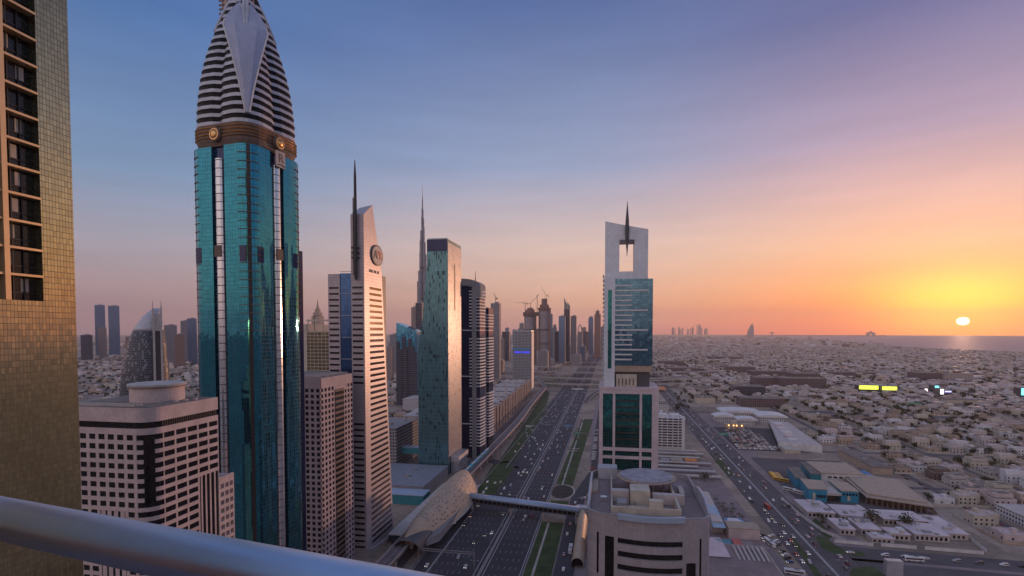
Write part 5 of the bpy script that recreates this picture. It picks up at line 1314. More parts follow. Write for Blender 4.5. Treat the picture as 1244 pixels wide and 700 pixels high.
# blue school
BSx = thing('blue_school', 'bright blue school with dusty flat roofs and an angled porch, beside the yellow buses', 'school', (200, 520, 0))
SPECIAL.append((160, 275, 470, 672))
M_sblue = solid('school_blue_paint', (.02, .24, .38), .55, var=.12)
def blk(parent, pts, h_, mw, mr, nm='wall_block'):
    g = MB(); g.prism(pts, 0, h_); g.build(nm, mw, parent); g = MB(); g.prism([((p[0]), (p[1])) for p in off(pts, 1.03)], h_ + .02, h_ + .8); g.build('roof', mr, parent)
blk(BSx, [(173, 498), (188, 498), (194, 526), (177, 530)], 11, M_sblue, M_tan)
blk(BSx, [(200, 500), (214, 500), (216, 528), (202, 532)], 10, M_sblue, M_tan)
blk(BSx, [(188.2, 508), (199.8, 508), (201.8, 530), (193.5, 528)], 8, M_dgrey, M_tan, 'porch_block')
blk(BSx, [(176, 540), (186, 538), (192, 580), (182, 582)], 9, M_sblue, M_roof)
blk(BSx, [(196, 560), (204, 556), (212, 600), (202, 604)], 9, MATS['teal_cladding'], M_roof)
g = MB(); g.prism([(188, 499), (200, 499), (197, 512), (191, 512)], 6.0, [8.2, 8.2, 9.8, 9.8]); g.build('porch_roof', M_pale, BSx)
g = MB(); g.box(176.5, 178.5, 497.2, 497.95, 2, 8); g.box(205, 207, 499.2, 499.95, 2, 6); g.build('yellow_panel', M_cream, BSx)
for k in range(4): g = MB(); g.box(180 + k * 1.9, 181.2 + k * 1.9, 497.4, 497.95, 4, 6.4); g.build('window', M_glass, BSx)
for k in range(5): g = MB(); g.box(201.5 + k * 2.5, 202.8 + k * 2.5, 499.4, 499.95, 6.5, 8.4); g.build('window', M_glass, BSx)
t_ = thing('tan_hall', 'white walled sports hall with big tan roof behind the blue school', 'hall', (232, 590, 0))
blk(t_, [(206, 560), (244, 560), (246, 606), (208, 606)], 10, M_white, M_tan)
for k in range(6): g = MB(); g.box(212 + k * 5, 215 + k * 5, 559.4, 559.95, 6, 7.4); g.build('window', M_glass, t_)
t_ = thing('blue_curved_shed', 'small curved blue shed right of the tan roofed hall', 'shed', (258, 585, 0))
g = MB(); g.loft([[(250 + 14 * k / 8, y, 0.1 + 7 * math.sin(math.pi * k / 8) ** .7) for k in range(9)] for y in (570, 592)]); g.build('shell', M_blue, t_)
t_ = thing('brown_warehouse', 'open sided warehouse under a broad ribbed tan roof', 'warehouse', (240, 535, 0))
g = MB(); g.prism([(219, 498), (262, 478), (274, 560), (230, 590)], 6.2, [7.0, 7.2, 7.0, 7.0]); g.prism([(222, 504), (260, 486), (270, 556), (232, 582)], 7.25, 8.4); g.build('roof', M_tan, t_)
for k in range(13): f = k / 12; x = 220 + 41 * f; y = 499 - 19 * f; g = MB(); g.box(x - .5, x + .5, y + .6, y + 1.6, 0, 6.19); g.build('column', M_brown, t_)
g = MB(); g.prism([(224, 508), (260, 490), (268, 552), (234, 574)], 0, 6.1); g.build('inner_wall', M_brown, t_)
# long white shop terrace
t_ = thing('long_white_terrace', 'long white shop terrace with arched blue bays facing the packed car park', 'shops', (230, 800, 0))
SPECIAL.append((205, 275, 690, 905)); pts = [(212, 715), (258, 700), (272, 872), (248, 884)]
g = MB(); g.prism(pts, 0, 9); g.build('walls', M_white, t_); g = MB(); g.prism(off(pts, .985), 9.02, 9.4); g.build('roof', M_pale, t_)
for k in range(15):
    f = (k + .5) / 15; x = 212 + 36 * f; y = 715 + 169 * f; g = MB(); g.rbox(x - .55, y, .5, 5.5, 1, 7.2, -math.atan2(36, 169)); g.build('bay_window', M_glassb, t_)
for k in range(7): g = MB(); f = (k + .6) / 8; x = 232 + 22 * f; y = 715 + 160 * f; g.box(x - 6, x + 6, y, y + 9, 9.42, 9.4 + 1.5 + (k % 3) * .7); g.build('roof_light', M_pink if k % 2 else M_white, t_)
g = MB(); g.box(212.5, 230, 690, 712, 0, 5); g.build('yellow_annex', M_cream, t_)
# white domed complex, lit gate
MQ = thing('white_curved_complex', 'white complex with sweeping curved roofs behind the packed car park', 'hall', (215, 930, 0))
SPECIAL.append((155, 300, 850, 1130))
def swoosh(x0, x1, y0, y1, z0, z1, nm='curved_roof', m_=None):
    g = MB(); n = 10; g.loft([[(x0 + (x1 - x0) * k / n, y0, z0 + (z1 - z0) * math.sin(math.pi * k / n * .8 + .3)) for k in range(n + 1)] + [(x1, y0, z0 - 1.5), (x0, y0, z0 - 1.5)], [(x0 + (x1 - x0) * k / n, y1, z0 + (z1 - z0) * math.sin(math.pi * k / n * .8 + .3)) for k in range(n + 1)] + [(x1, y1, z0 - 1.5), (x0, y1, z0 - 1.5)]]); return g.build(nm, m_ or M_white, MQ)
for (x0, x1, y0, y1, h_) in ((172, 200, 900, 930, 9), (202, 228, 880, 905, 8), (190, 250, 940, 985, 11), (240, 280, 905, 950, 10)):
    g = MB(); g.box(x0 + 1, x1 - 1, y0 + 2, y1 - 1, 0, h_); g.build('glazed_hall', PVw, MQ); swoosh(x0 - 2, x1 + 2, y0, y1, h_ + 1.6, h_ + 4.5)
GTE = thing('lit_gate_pavilion', 'small tan gate pavilion with warm lights in front of the white complex', 'pavilion', gz(892, 520) + (0,))
gx, gy = gz(892, 520)
g = MB(); g.box(gx - 14, gx + 14, gy, gy + 10, 0, 6); g.build('walls', M_tan, GTE)
g = MB(); g.prism([(gx - 4, gy - 1), (gx + 4, gy - 1), (gx + 4, gy + 8), (gx - 4, gy + 8)], 6.02, 11); g.build('centre_gable', M_cream, GTE)
M_warm = emit('warm_lamp', (1, .55, .2), 3.0)
for k, dxx in enumerate((-9, -2, 2.5, 10)): g = MB(); g.box(gx + dxx, gx + dxx + 1.5, gy - 1.3, gy - 1.05, 3, 5.0); g.build('lamp', M_warm, GTE)
# mid-distance commercial blocks
BL = [(884, 916, 452, 18, 60, PVd, 'brown long block left of the avenue of dark shop blocks'), (918, 946, 470, 24, 60, PVd, 'dusky ribbed office block left of the blue-lit one'),
 (948, 1000, 472, 26, 50, PVd, 'dark brown office block with a small blue light'), (893, 928, 480, 20, 50, PD, 'dark glazed low block in front of the dusky ribbed office'),
 (900, 950, 494, 16, 40, PVd, 'maroon brown block just behind the white curved complex'), (962, 994, 462, 20, 60, PVd, 'brown block behind the blue-lit office block'),
 (1113, 1140, 462, 22, 50, PVd, 'dusty brown block behind the cyan lights'), (1148, 1178, 463, 20, 50, PV, 'pale brown slab right of the dusty one behind the lights'),
 (1076, 1085, 455, 16, 30, PVw, 'small white wedge-like block behind the yellow lit sheds'), (812, 850, 452, 14, 60, PVd, 'dark low block right of the framed tower on the plain'),
 (800, 830, 444, 18, 60, PVd, 'farther dark block right of the framed tower'), (852, 880, 446, 14, 50, PV, 'tan low block in the middle of the dark shop blocks'),
 (846, 868, 490, 12, 30, M_cream, 'cream block in front of dark trees beside the avenue'), (806, 834, 462, 10, 40, PVw, 'long white shed near the framed tower'),
 (912, 960, 457, 16, 50, PVd, 'brown block in the second row of dark shop blocks'), (862, 896, 437, 14, 70, PVd, 'farthest brown shop block in the dark row'),
 (986, 1060, 455, 8, 60, PVd, 'very long low dark shed on the plain'), (1150, 1200, 490, 7, 20, M_cream, 'long low cream wall-like building right of the cyan lights'),
 (960, 985, 486, 6, 16, M_lgrey, 'pale grey flat roofed shed in front of the blue-lit office'), (835, 866, 474, 8, 40, PV, 'low tan shed row left of the cream block')]
for (a, b, c_, h_, d_, m_, lb) in BL: lowblk(a, b, c_, h_, d_, m_, lb, bits=2)
gx, gy = gz(976, 472); t_ = thing('blue_sign', 'small round blue illuminated sign on the dark brown office', 'sign', (gx, gy - 1, 14)); g = MB(); n = 12
gx2, gz2 = atY(976, 466, gy - 1)
g.loft([[(gx2 + 7 * math.cos(2 * math.pi * i / n), y, gz2 + 5.5 * math.sin(2 * math.pi * i / n)) for i in range(n)] for y in (gy - 1.6, gy - .4)]); g.build('light_face', emit('blue_sign_light', (.02, .25, 1), 1.3), t_)
# lit sheds and cyan-white signs
M_yel = emit('yellow_green_light', (.75, .85, .06), 2.4); M_cy = emit('cyan_light', (.15, .9, 1), 2.6); M_wl = emit('white_light', (1, .8, .85), 2.2)
def lit(px0, px1, y0_, y1_, yb, m_, label, name='lit_canopy', cat='canopy'):
    x0, yy = gz(px0, yb); x1 = gz(px1, yb)[0]; z1 = atY(px0, y0_, yy)[1]; z0 = atY(px0, y1_, yy)[1]
    t_ = thing(name, label, cat, ((x0 + x1) / 2, yy, 0)); g = MB(); g.box(x0, x1, yy, yy + 1, z0, z1); g.build('light_panel', m_, t_)
    g = MB(); g.box(x0 - 2, x1 + 2, yy + 1.01, yy + 22, 0, z1 + .6); g.build('walls', M_dgrey, t_)
    g = MB(); g.box(x0 - 3, x1 + 3, yy + .2, yy + 23, z1 + .62, z1 + 1.6); g.build('roof', M_grey, t_); SPECIAL.append((x0 - 8, x1 + 8, yy - 8, yy + 26)); return t_
lit(1044, 1065, 468.5, 472.8, 476, M_yel, 'left and longer of the two glowing yellow-green canopies')
lit(1072, 1088, 469.8, 473.8, 477, M_yel, 'right and shorter of the two glowing yellow-green canopies')
lit(1136, 1140, 469, 476, 479, M_cy, 'tall cyan lit sign, brightest of the small lights', 'lit_sign', 'sign')
lit(1142.5, 1146, 473, 479, 481, M_wl, 'white lit sign right of the cyan one', 'lit_sign', 'sign')
lit(1123.5, 1126.5, 472.5, 476, 479, M_wl, 'small white lit sign left of the cyan one', 'lit_sign', 'sign')
lit(1148, 1155, 475, 476.6, 480, emit('violet_light', (.5, .5, 1), 1.6), 'low violet light strip right of the white sign', 'lit_sign', 'sign')
lit(1241, 1246, 472, 480, 484, M_cy, 'cyan lit sign at the right edge of the photo', 'lit_sign', 'sign')
# white walled compound near the crossing
def compound():
    random.seed(33)
    SPECIAL.append((150, 262, 396, 476))
    labs = iter(['long white annex at the back left of the walled compound', 'white flat annex with blue pool beside it', 'back right white annex of the compound', 'small grey-roofed white lodge at the compound corner', 'pale lodge between two big trees', 'dark fronted pavilion with red posts facing the street', 'white terrace lodge facing the cross street', 'broad pale roofed lodge at the right of the compound', 'low grey-white lodge by the right boundary wall'])
    for (x0, x1, y0, y1, h_) in ((158, 178, 455, 486, 4.5), (181, 206, 452, 478, 4.2), (210, 240, 448, 470, 4.5), (168, 178, 420, 442, 4.4), (183, 196, 422, 444, 4.6), (199, 212, 416, 428, 4.4), (184, 198, 408, 417, 3.6), (216, 238, 418, 442, 4.6), (240, 254, 425, 462, 4.2)):
        t_ = thing('lodge', next(labs), 'lodge', ((x0 + x1) / 2, (y0 + y1) / 2, 0))
        g = MB(); g.box(x0, x1, y0, y1, 0, h_); g.build('walls', M_pale, t_)
        g = MB(); g.box(x0 - .6, x1 + .6, y0 - .6, y1 + .6, h_ + .01, h_ + .45); g.build('roof', M_pink, t_)
        for q in range(4): a = random.uniform(x0, x1 - 4); b = random.uniform(y0, y1 - 4); g = MB(); g.box(a, a + random.uniform(2, 6), b, b + random.uniform(1.5, 5), h_ + .46, h_ + random.uniform(1, 2.2)); g.build('roof_box', random.choice((M_white, M_pale, M_grey)), t_)
        n = int((x1 - x0) / 3)
        for q in range(n): g = MB(); g.box(x0 + .8 + q * 3, x0 + 2.4 + q * 3, y0 - .08, y0 - .01, 1, h_ - 1.2); g.build('window', M_glass, t_)
    t_ = thing('swimming_pool', 'small turquoise pool between the white lodges', 'pool', (190, 448, 0)); g = MB(); g.box(186, 200, 446, 450, 0.02, .5); g.build('water', solid('pool_water', (.03, .30, .42), .1), t_); g = MB(); g.box(185, 201, 445, 446, .02, .55); g.box(185, 201, 450, 451, .02, .55); g.build('pool_edge', M_white, t_)
    for lb, seg in (('white boundary wall along the cross street, left of the gate', [(158, 404), (182, 402)]), ('white boundary wall along the cross street, right of the pavilion', [(214, 402), (248, 400)]), ('white curving boundary wall along the avenue side', [(152, 500), (153, 460), (157, 425), (166, 406)]), ('long boundary wall on the right side of the compound', [(252, 404), (262, 470), (268, 500)]), ('short white wall below the dark fronted pavilion', [(187, 402.5), (209, 402)])):
        t_ = thing('boundary_wall', lb, 'wall', (*seg[0], 0)); g = MB()
        for q in strip(seg, -.2, .2): g.prism(q, 0, 2.2)
        g.build('wall_run', M_white, t_); g = MB()
        for q in strip(seg, -.3, .3): g.prism(q, 2.21, 2.4)
        g.build('coping', M_pale, t_)
compound()
# left-hand podium, low blocks behind the teal slab
def blockx(name, label, x0, x1, y0, y1, h_, mat, roof=None, cat='building', bits=4):
    SPECIAL.append((x0 - 5, x1 + 5, y0 - 5, y1 + 5))
    t_ = thing(name, label, cat, ((x0 + x1) / 2, (y0 + y1) / 2, 0)); g = MB(); g.box(x0, x1, y0, y1, 0, h_); g.build('walls', mat, t_)
    g = MB(); g.box(x0 - .4, x1 + .4, y0 - .4, y1 + .4, h_ + .01, h_ + .7); g.build('roof', roof or M_roof, t_); random.seed(int(abs(x0) + y0))
    for q in range(bits): a = random.uniform(x0 + 1, x1 - 5); b = random.uniform(y0 + 1, y1 - 5); g = MB(); g.box(a, a + random.uniform(2, 6), b, b + random.uniform(2, 5), h_ + .72, h_ + random.uniform(1.5, 3.5)); g.build('roof_plant', random.choice((M_pale, M_grey)), t_)
    return t_
blockx('grey_podium', 'broad flat grey podium between striped tower and gold station', -225, -163, 445, 519, 10, M_grey, solid('podium_deck', (.22, .23, .27), .6))
t_ = blockx('glazed_arcade', 'pale blue roofed arcade along the front of the podium', -222, -156, 426, 443, 8, M_teal, MATS['bridge_roof_metal'], bits=0)
blockx('grey_office', 'grey office block with small windows left of the teal slab', -262, -226, 535, 600, 44, PG, M_grey)
blockx('pale_slab_block', 'pale slab with narrow windows behind the grey office', -262, -205, 640, 690, 40, PVw, M_pale)
blockx('tan_office', 'long tan office block behind the pale slab', -280, -205, 720, 800, 34, PT_, M_cream)
t_ = thing('link_bridge', 'teal glazed link bridge between grey office and teal slab', 'footbridge', (-208, 560, 0)); g = MB(); g.box(-225.5, -191.5, 548, 556, 14, 21); g.build('tube', M_teal, t_); g = MB(); g.box(-225.5, -191.5, 547.6, 556.4, 21.02, 21.6); g.build('roof', MATS['bridge_roof_metal'], t_)
blockx('round_roof_hall', 'low hall with stepped pale roof behind the blue slanted block gap', -380, -300, 930, 985, 22, M_lgrey, M_pale)
for (a, b, c_, h_, d_, m_, lb) in ((97, 128, 424, 16, 60, PVw, 'long white low building with blue glass near the gold tower'), (110, 122, 424, 34, 40, M_tan, 'tan tall shed among the left horizon blocks'), (200, 240, 425, 14, 60, PVd, 'dark low block left of the crowned tower'), (100, 134, 440, 9, 40, PV, 'long tan low building on the left plain'), (205, 242, 440, 12, 50, PVd, 'brown low terrace left of the crowned tower'), (202, 240, 452, 10, 30, PV, 'pale terrace left of the crowned tower'), (98, 112, 470, 8, 30, M_pale, 'pale low building beside the domed tower, nearest the gold tower')):
    lowblk(a, b, c_, h_, d_, m_, lb, bits=3)
lowblk(103, 114, 420, 20, 30, M_teal, 'bright teal glass box among the left horizon buildings', bits=1)

blockx('white_school_annex', 'long white building with windows at the right edge near the cross street', 312, 350, 424, 492, 8, PVw, M_pale)
blockx('tan_row_house', 'long tan row house beside the side street, behind the brown warehouse', 272, 291, 606, 690, 7, M_tan, M_roof)
# ------------------------------------------------------------------ villas
WALLS = [M_cream, M_pale, M_tan, M_white, M_beige, M_brown]
WN = ['cream', 'pale grey', 'tan', 'white', 'dusky beige', 'brown']
def villa_geom(rnd, w_, d_, h_):
    """boxes (x0,x1,y0,y1,z0,z1,kind) about the plot centre; kind 0 wall 1 roof 2 window"""
    B = []
    def vol(x0, x1, y0, y1, z1, z0=0):
        B.append((x0, x1, y0, y1, z0, z1, 0)); t_ = .35
        B.append((x0 + t_, x1 - t_, y0 + t_, y1 - t_, z1 + .01, z1 + .12, 1))
        for a in ((x0, x1, y0, y0 + t_), (x0, x1, y1 - t_, y1), (x0, x0 + t_, y0 + t_, y1 - t_), (x1 - t_, x1, y0 + t_, y1 - t_)): B.append((*a, z1 + .005, z1 + .8, 0))
        for zf in ((1.0, 4.3) if z1 > 6 else (1.0,)):
            if zf < z0: continue
            n = max(1, int((x1 - x0) / 3.6))
            for k in range(n):
                if rnd.random() < .75: a = x0 + (k + .3) * (x1 - x0) / n; B.append((a, a + 1.3, y0 - .06, y0 - .005, zf, zf + 1.5, 2))
            n = max(1, int((y1 - y0) / 3.6))
            for k in range(n):
                if rnd.random() < .75: a = y0 + (k + .3) * (y1 - y0) / n; B.append((x0 - .06, x0 - .005, a, a + 1.3, zf, zf + 1.5, 2))
    f = rnd.uniform(.5, .75)
    vol(-w_ / 2, w_ / 2 * rnd.uniform(.3, 1), -d_ / 2, d_ / 2 * rnd.uniform(.2, .9), h_)
    vol(-w_ / 2 * rnd.uniform(.4, .9), w_ / 2, -d_ / 2 + d_ * rnd.uniform(.2, .4), d_ / 2 + .01, h_ * rnd.choice((.55, .99, 1.35)))
    a, b = rnd.uniform(-w_ * .3, w_ * .1), rnd.uniform(-d_ * .2, d_ * .1); B.append((a, a + 3.2, b, b + 3.4, h_ + .13, h_ + 2.9, 0))
    for q in range(rnd.randint(1, 4)): a, b = rnd.uniform(-w_ * .4, w_ * .25), rnd.uniform(-d_ * .4, d_ * .1); B.append((a, a + rnd.uniform(.7, 1.6), b, b + rnd.uniform(.7, 1.4), h_ + .13, h_ + rnd.uniform(.9, 1.6), rnd.choice((0, 1))))
    return B
rv = random.Random(77)
def free(x, y, m=11):
    for x0, x1, y0, y1 in SPECIAL:
        if x0 - m < x < x1 + m and y0 - m < y < y1 + m: return False
    return True
plots = []
# right-hand districts: plots in pairs between streets
y = 412
row = 0
while y < 5200:
    big = y > 1500
    py_s = 27 if not big else 36
    x = 150
    while x < 3900:
        px_s = 22.5 if not big else 31
        X_, Y_ = x + rv.uniform(-2.5, 2.5), y + rv.uniform(-3, 3)
        x += px_s
        if abs(((X_ - 300 + 39) % 78) - 39) < 7 and Y_ < 2600: continue
        if abs(((Y_ - 408 + 75) % 150) - 75) < 7 and Y_ < 2600: continue
        if X_ < 262 and Y_ < 700: continue
        if X_ < 190: continue
        if abs(Y_ - (1050 - (X_ - 360) * .105)) < 16 and X_ > 340: continue
        if not inland(X_, Y_) or not free(X_, Y_): continue
        p = proj(X_, Y_)
        if not (740 < p[0] < 1330): continue
        if rv.random() < .07: continue
        plots.append((X_, Y_, 0))
    y += py_s
# left-hand plain
y = 620
while y < 3600:
    x = -270
    while x > -3000:
        X_, Y_ = x + rv.uniform(-8, 8), y + rv.uniform(-8, 8); x -= 40
        p = proj(X_, Y_)
        if not (60 < p[0] < 262 or 470 < p[0] < 600) or not free(X_, Y_, 14) or Y_ < 640: continue
        if rv.random() < .42: continue
        if abs(X_ + 722) < 80 and abs(Y_ - 715) < 70: continue
        plots.append((X_, Y_, 1))
    y += 44
plots.sort(key=lambda q: q[0] ** 2 + q[1] ** 2)
def zone(X_, Y_, side):
    if side: return 'on the sandy plain left of the towers'
    if Y_ < 560: return 'at the lower right corner near the cross street' if X_ > 300 else 'beside the walled compound'
    if Y_ < 720: return 'behind the blue school' if X_ < 360 else 'in the near rows at the right edge'
    if Y_ < 950: return 'right of the long white terrace' if X_ < 460 else 'in the middle rows at the right edge'
    return 'in the farther rows below the lit canopies'
variants = {}
def villa_variant(ci, vi):
    if (ci, vi) in variants: return variants[(ci, vi)]
    r_ = random.Random(vi * 13 + 5); h_ = (4.2, 7.2, 7.8, 4.4, 7.4, 7.0)[vi]
    B = villa_geom(r_, 17 + (vi % 3) * 2, 15 + (vi % 2) * 4, h_)
    me = []
    for kind, mat_, nm in ((0, WALLS[ci], 'wall'), (1, M_roof if vi % 2 else M_pink, 'roof'), (2, M_glass, 'window')):
        if kind == 2: me.append([(b, mat_) for b in B if b[6] == 2]); continue
        g = MB()
        for b in B:
            if b[6] == kind: g.box(*b[:6])
        o = g.build(nm, mat_); C.objects.unlink(o); me.append(o)
    wins = []
    for b, mt in me[2][:10]:
        g = MB(); g.box(*b[:6]); o = g.build('window', mt); C.objects.unlink(o); wins.append(o)
    rest = None
    if len(me[2]) > 10:
        pass
    g = MB()
    for b in B:
        if b[6] != 1: g.box(*b[:6], 1 if b[6] == 2 else 0)
    wf = g.build('wall', [WALLS[ci], M_glass]); C.objects.unlink(wf)
    variants[(ci, vi)] = (me[0], me[1], wins, h_, wf); return variants[(ci, vi)]
nvil = 0
rest_plots = []
for (X_, Y_, side) in plots:
    ci = rv.choices(range(6), (4, 4, 4, 3, 3, 2))[0]; vi = rv.randrange(6)
    if nvil < 298:
        w_, r_, wins, h_, wf = villa_variant(ci, vi); st_ = 'two-storey' if h_ > 6 else 'single-storey'; zn = zone(X_, Y_, side)
        lb = '%s %s flat-roofed villa %s' % (WN[ci], st_, zn)
        t_ = thing('villa', lb, 'villa', (X_, Y_, 0), lb.replace('villa', 'villas')); rz = rv.choice((0, 0, 0, .06, -.05)); t_.rotation_euler = (0, 0, rz)
        for o in ([w_, r_] + wins if nvil < 130 else [wf, r_]):
            c_ = o.copy(); C.objects.link(c_); c_.parent = t_
        nvil += 1
    else: rest_plots.append((X_, Y_, side, ci))
g = MB()
for (X_, Y_, side, ci) in rest_plots:
    r_ = rv; big = Y_ > 1500; h_ = r_.choice((4.2, 4.5, 7, 7.5, 8.5, 10)); w_ = r_.choice((r_.uniform(12, 20), r_.uniform(18, 30))) * (1.25 if big else 1); d_ = r_.uniform(11, 18) * (1.25 if big else 1); a = r_.uniform(-.1, .1)
    g.rbox(X_, Y_, w_, d_, 0, h_, a, ci, 6 if r_.random() < .5 else 7)
    if r_.random() < .7: g.rbox(X_ + r_.uniform(-5, 5), Y_ + r_.uniform(-5, 5), w_ * .5, d_ * .5, .01, h_ * 1.4, a, r_.randrange(4), 7)
    if Y_ < 1600:
        for k in range(3): xx, yy = X_ + r_.uniform(-.4, .3) * w_, Y_ + r_.uniform(-.4, .3) * d_; g.box(xx, xx + r_.uniform(1, 3), yy, yy + r_.uniform(1, 3), h_ + .02, h_ + r_.uniform(.8, 2.8), r_.randrange(6), r_.choice((6, 7, 3)))
    if Y_ < 2200:
        for k in range(r_.randint(1, 3)): xx = X_ - w_ / 2 + r_.uniform(1, w_ - 3); g.box(xx, xx + 2, Y_ - d_ / 2 - .3, Y_ - d_ / 2 + .3, 1, 2.6, 8)
        if r_.random() < .6: g.box(X_ - 12.5, X_ + 12.5, Y_ - 13.8, Y_ - 13.5, 0, 2.2, r_.randrange(4))
        if r_.random() < .5: g.box(X_ - 12.8, X_ - 12.5, Y_ - 13.5, Y_ + 13.5, 0, 2.2, r_.randrange(4))
# far rows, larger and sparser
for k in range(5200):
    Y_ = 5000 + 9500 * rv.random() ** 1.3; p0 = rv.uniform(640, 1244); X_, _ = atY(p0, 402, Y_)
    if not inland(X_, Y_) and Y_ < 10476 or (Y_ >= 10476 and X_ > 3500 + (Y_ - 10476) * .15): continue
    g.box(X_, X_ + rv.uniform(20, 60), Y_, Y_ + rv.uniform(20, 40), 0, rv.choice((7, 9, 12, 16)) + (rv.random() < .04) * 25, rv.randrange(6), 7)
for k in range(700):
    Y_ = rv.uniform(3400, 9000); p0 = rv.choice((rv.uniform(90, 250), rv.uniform(470, 640))); X_, _ = atY(p0, 402, Y_); g.box(X_, X_ + rv.uniform(20, 60), Y_, Y_ + 30, 0, rv.choice((7, 12, 16, 25)), rv.randrange(6), 7)
tag(g.build('distant_villas', WALLS + [M_roof, M_pink, M_glass]), 'hundreds of small flat-roofed houses fading towards the coast', 'houses', None, 'stuff')
# plot walls of the near villas
n_ = 0
g = MB()
for (X_, Y_, side) in plots[:298]:
    if side: continue
    c_ = rv.randrange(3)
    g.box(X_ - 12.6, X_ + 12.6, Y_ - 14.2, Y_ - 13.9, 0, 2.1, c_); g.box(X_ - 12.9, X_ - 12.6, Y_ - 14.2, Y_ + 14, 0, 2.1, c_)
tag(g.build('garden_walls', [M_pale, M_cream, M_tan]), 'low garden walls running between the nearer villas', 'walls', None, 'stuff')

# ------------------------------------------------------------------ trees
def leafmat(name, col):
    m, t = newmat(name)
    gi = t.n('ShaderNodeNewGeometry'); f = t.ramp(t.noise(.9, 3), .55, 1.45); f2 = t.math('ADD', t.math('MULTIPLY', gi.outputs['Random Per Island'], .9), .55)
    t.l(t.scale(tuple(col), t.math('MULTIPLY', f, f2)), t.b.inputs['Base Color']); t.b.inputs['Roughness'].default_value = .8; t.b.inputs['Specular IOR Level'].default_value = .2; return m
M_leaf = leafmat('tree_leaves', (.055, .065, .028)); M_leaf2 = leafmat('dusty_tree_leaves', (.075, .075, .04)); M_bark = solid('bark', (.10, .07, .05), .9)
def crown(rnd, n, rx, rz, zc, size, g=None, ox=0, oy=0, mi=0, lobes=5):
    g = g or MB(); L2 = [(rnd.uniform(-.5, .5) * rx, rnd.uniform(-.5, .5) * rx, zc + rnd.uniform(-.35, .35) * rz, rnd.uniform(.45, .75)) for _ in range(lobes)]
    for k in range(n):
        l_ = L2[k % lobes]; d = Vector((rnd.gauss(0, 1), rnd.gauss(0, 1), rnd.gauss(0, 1))).normalized() * (rnd.random() ** .4)
        c_ = Vector((ox + l_[0] + d.x * rx * l_[3], oy + l_[1] + d.y * rx * l_[3], l_[2] + d.z * rz * l_[3]))
        u = Vector((rnd.gauss(0, 1), rnd.gauss(0, 1), rnd.gauss(0, .6))).normalized(); v = u.cross(Vector((rnd.gauss(0, 1), rnd.gauss(0, 1), rnd.gauss(0, 1)))).normalized(); s = size * rnd.uniform(.6, 1.3)
        g.face([c_ - u * s, c_ - v * s * .7, c_ + u * s, c_ + v * s * .7], mi)
    return g
rt = random.Random(9)
tv = []
for k in range(5):
    rx = 3.0 + .5 * k; cr = crown(rt, 260, rx, rx * .75, 2.2 + rx * .8, .55, lobes=7).build('crown', M_leaf if k % 2 else M_leaf2)
    g = MB(); hh = 2.2 + rx * .8
    g.tube([(0, 0, 0), (.1, .05, hh * .5), (0, .1, hh)], [.34, .24, .12], 6)
    for q in range(4): a = q * 1.6 + k; g.tube([(0, .05, hh * .55), (math.cos(a) * rx * .5, math.sin(a) * rx * .5, hh * 1.05)], [.16, .06], 5)
    tr_ = g.build('trunk', M_bark); C.objects.unlink(cr); C.objects.unlink(tr_); tv.append((cr, tr_))
# palm
g = MB()
for k in range(16):
    a = k * 2 * math.pi / 16 + .2; pr = None
    for s in range(4):
        r0, r1 = s * .75, (s + 1) * .75; z0 = 6.2 + 1.0 * math.sin(r0 * 1.1) - r0 * r0 * .12; z1 = 6.2 + 1.0 * math.sin(r1 * 1.1) - r1 * r1 * .12; w0 = .34 * (1 - s * .2); w1 = .34 * (1 - (s + 1) * .2)
        px_v, py_v = -math.sin(a), math.cos(a)
        g.face([(r0 * math.cos(a) + px_v * w0, r0 * math.sin(a) + py_v * w0, z0 - .12), (r0 * math.cos(a) - px_v * w0, r0 * math.sin(a) - py_v * w0, z0), (r1 * math.cos(a) - px_v * w1, r1 * math.sin(a) - py_v * w1, z1), (r1 * math.cos(a) + px_v * w1, r1 * math.sin(a) + py_v * w1, z1 - .12)])
pcr = g.build('crown', M_leaf); g = MB(); g.tube([(0, 0, 0), (.1, 0, 3), (0, 0, 6.3)], [.3, .2, .18], 6); ptr = g.build('trunk', M_bark); C.objects.unlink(pcr); C.objects.unlink(ptr)
ntree = 0
def tree(X_, Y_, label, group, s=1, palm=False, v=None):
    global ntree
    ntree += 1
    t_ = thing('palm_tree' if palm else 'tree', label, 'palm' if palm else 'tree', (X_, Y_, 0), group); t_.rotation_euler = (0, 0, rt.uniform(0, 6.2)); t_.scale = (s, s, s * rt.uniform(.85, 1.1))
    for o in ((pcr, ptr) if palm else tv[rt.randrange(5) if v is None else v]): c_ = o.copy(); C.objects.link(c_); c_.parent = t_
tree(202.3, 451, 'big round dark tree, left one of two among the white lodges', None, 1.35, v=4)
tree(221, 440, 'big round dark tree, right one of two among the white lodges', None, 1.3, v=3)
tree(94, 545, 'spreading dark tree beside the carports at the edge of the avenue', None, 1.2, v=4)
for k in range(16): tree(92 + (k % 3) * 5 + rt.uniform(-1, 1), 420 + (k // 3) * 11 + rt.uniform(-2, 2), 'small palm in the garden behind the beige hall', 'garden palms behind the beige hall', .8, True)
for k in range(12): gx, gy = gz(1000 + k * 3.2, 474 - (k % 3)); tree(gx, gy, 'lit palm in the row left of the yellow-green canopies', 'palms left of the lit canopies', 1.6, True)
for k in range(14): x, y = rt.choice([(-45 + rt.uniform(-4, 5), rt.uniform(520, 880)), (-128 + rt.uniform(-3, 3), rt.uniform(600, 900))]); tree(x, y, 'small shrub-like tree on the grass verge by the motorway', 'small trees on the motorway verges', .4)
for k in range(6): tree(163 + rt.uniform(-3, 5), 428 + k * 9, 'bushy tree inside the avenue side wall of the compound', 'bushy trees along the compound wall', .6)
rest_t = MB(); extra = []
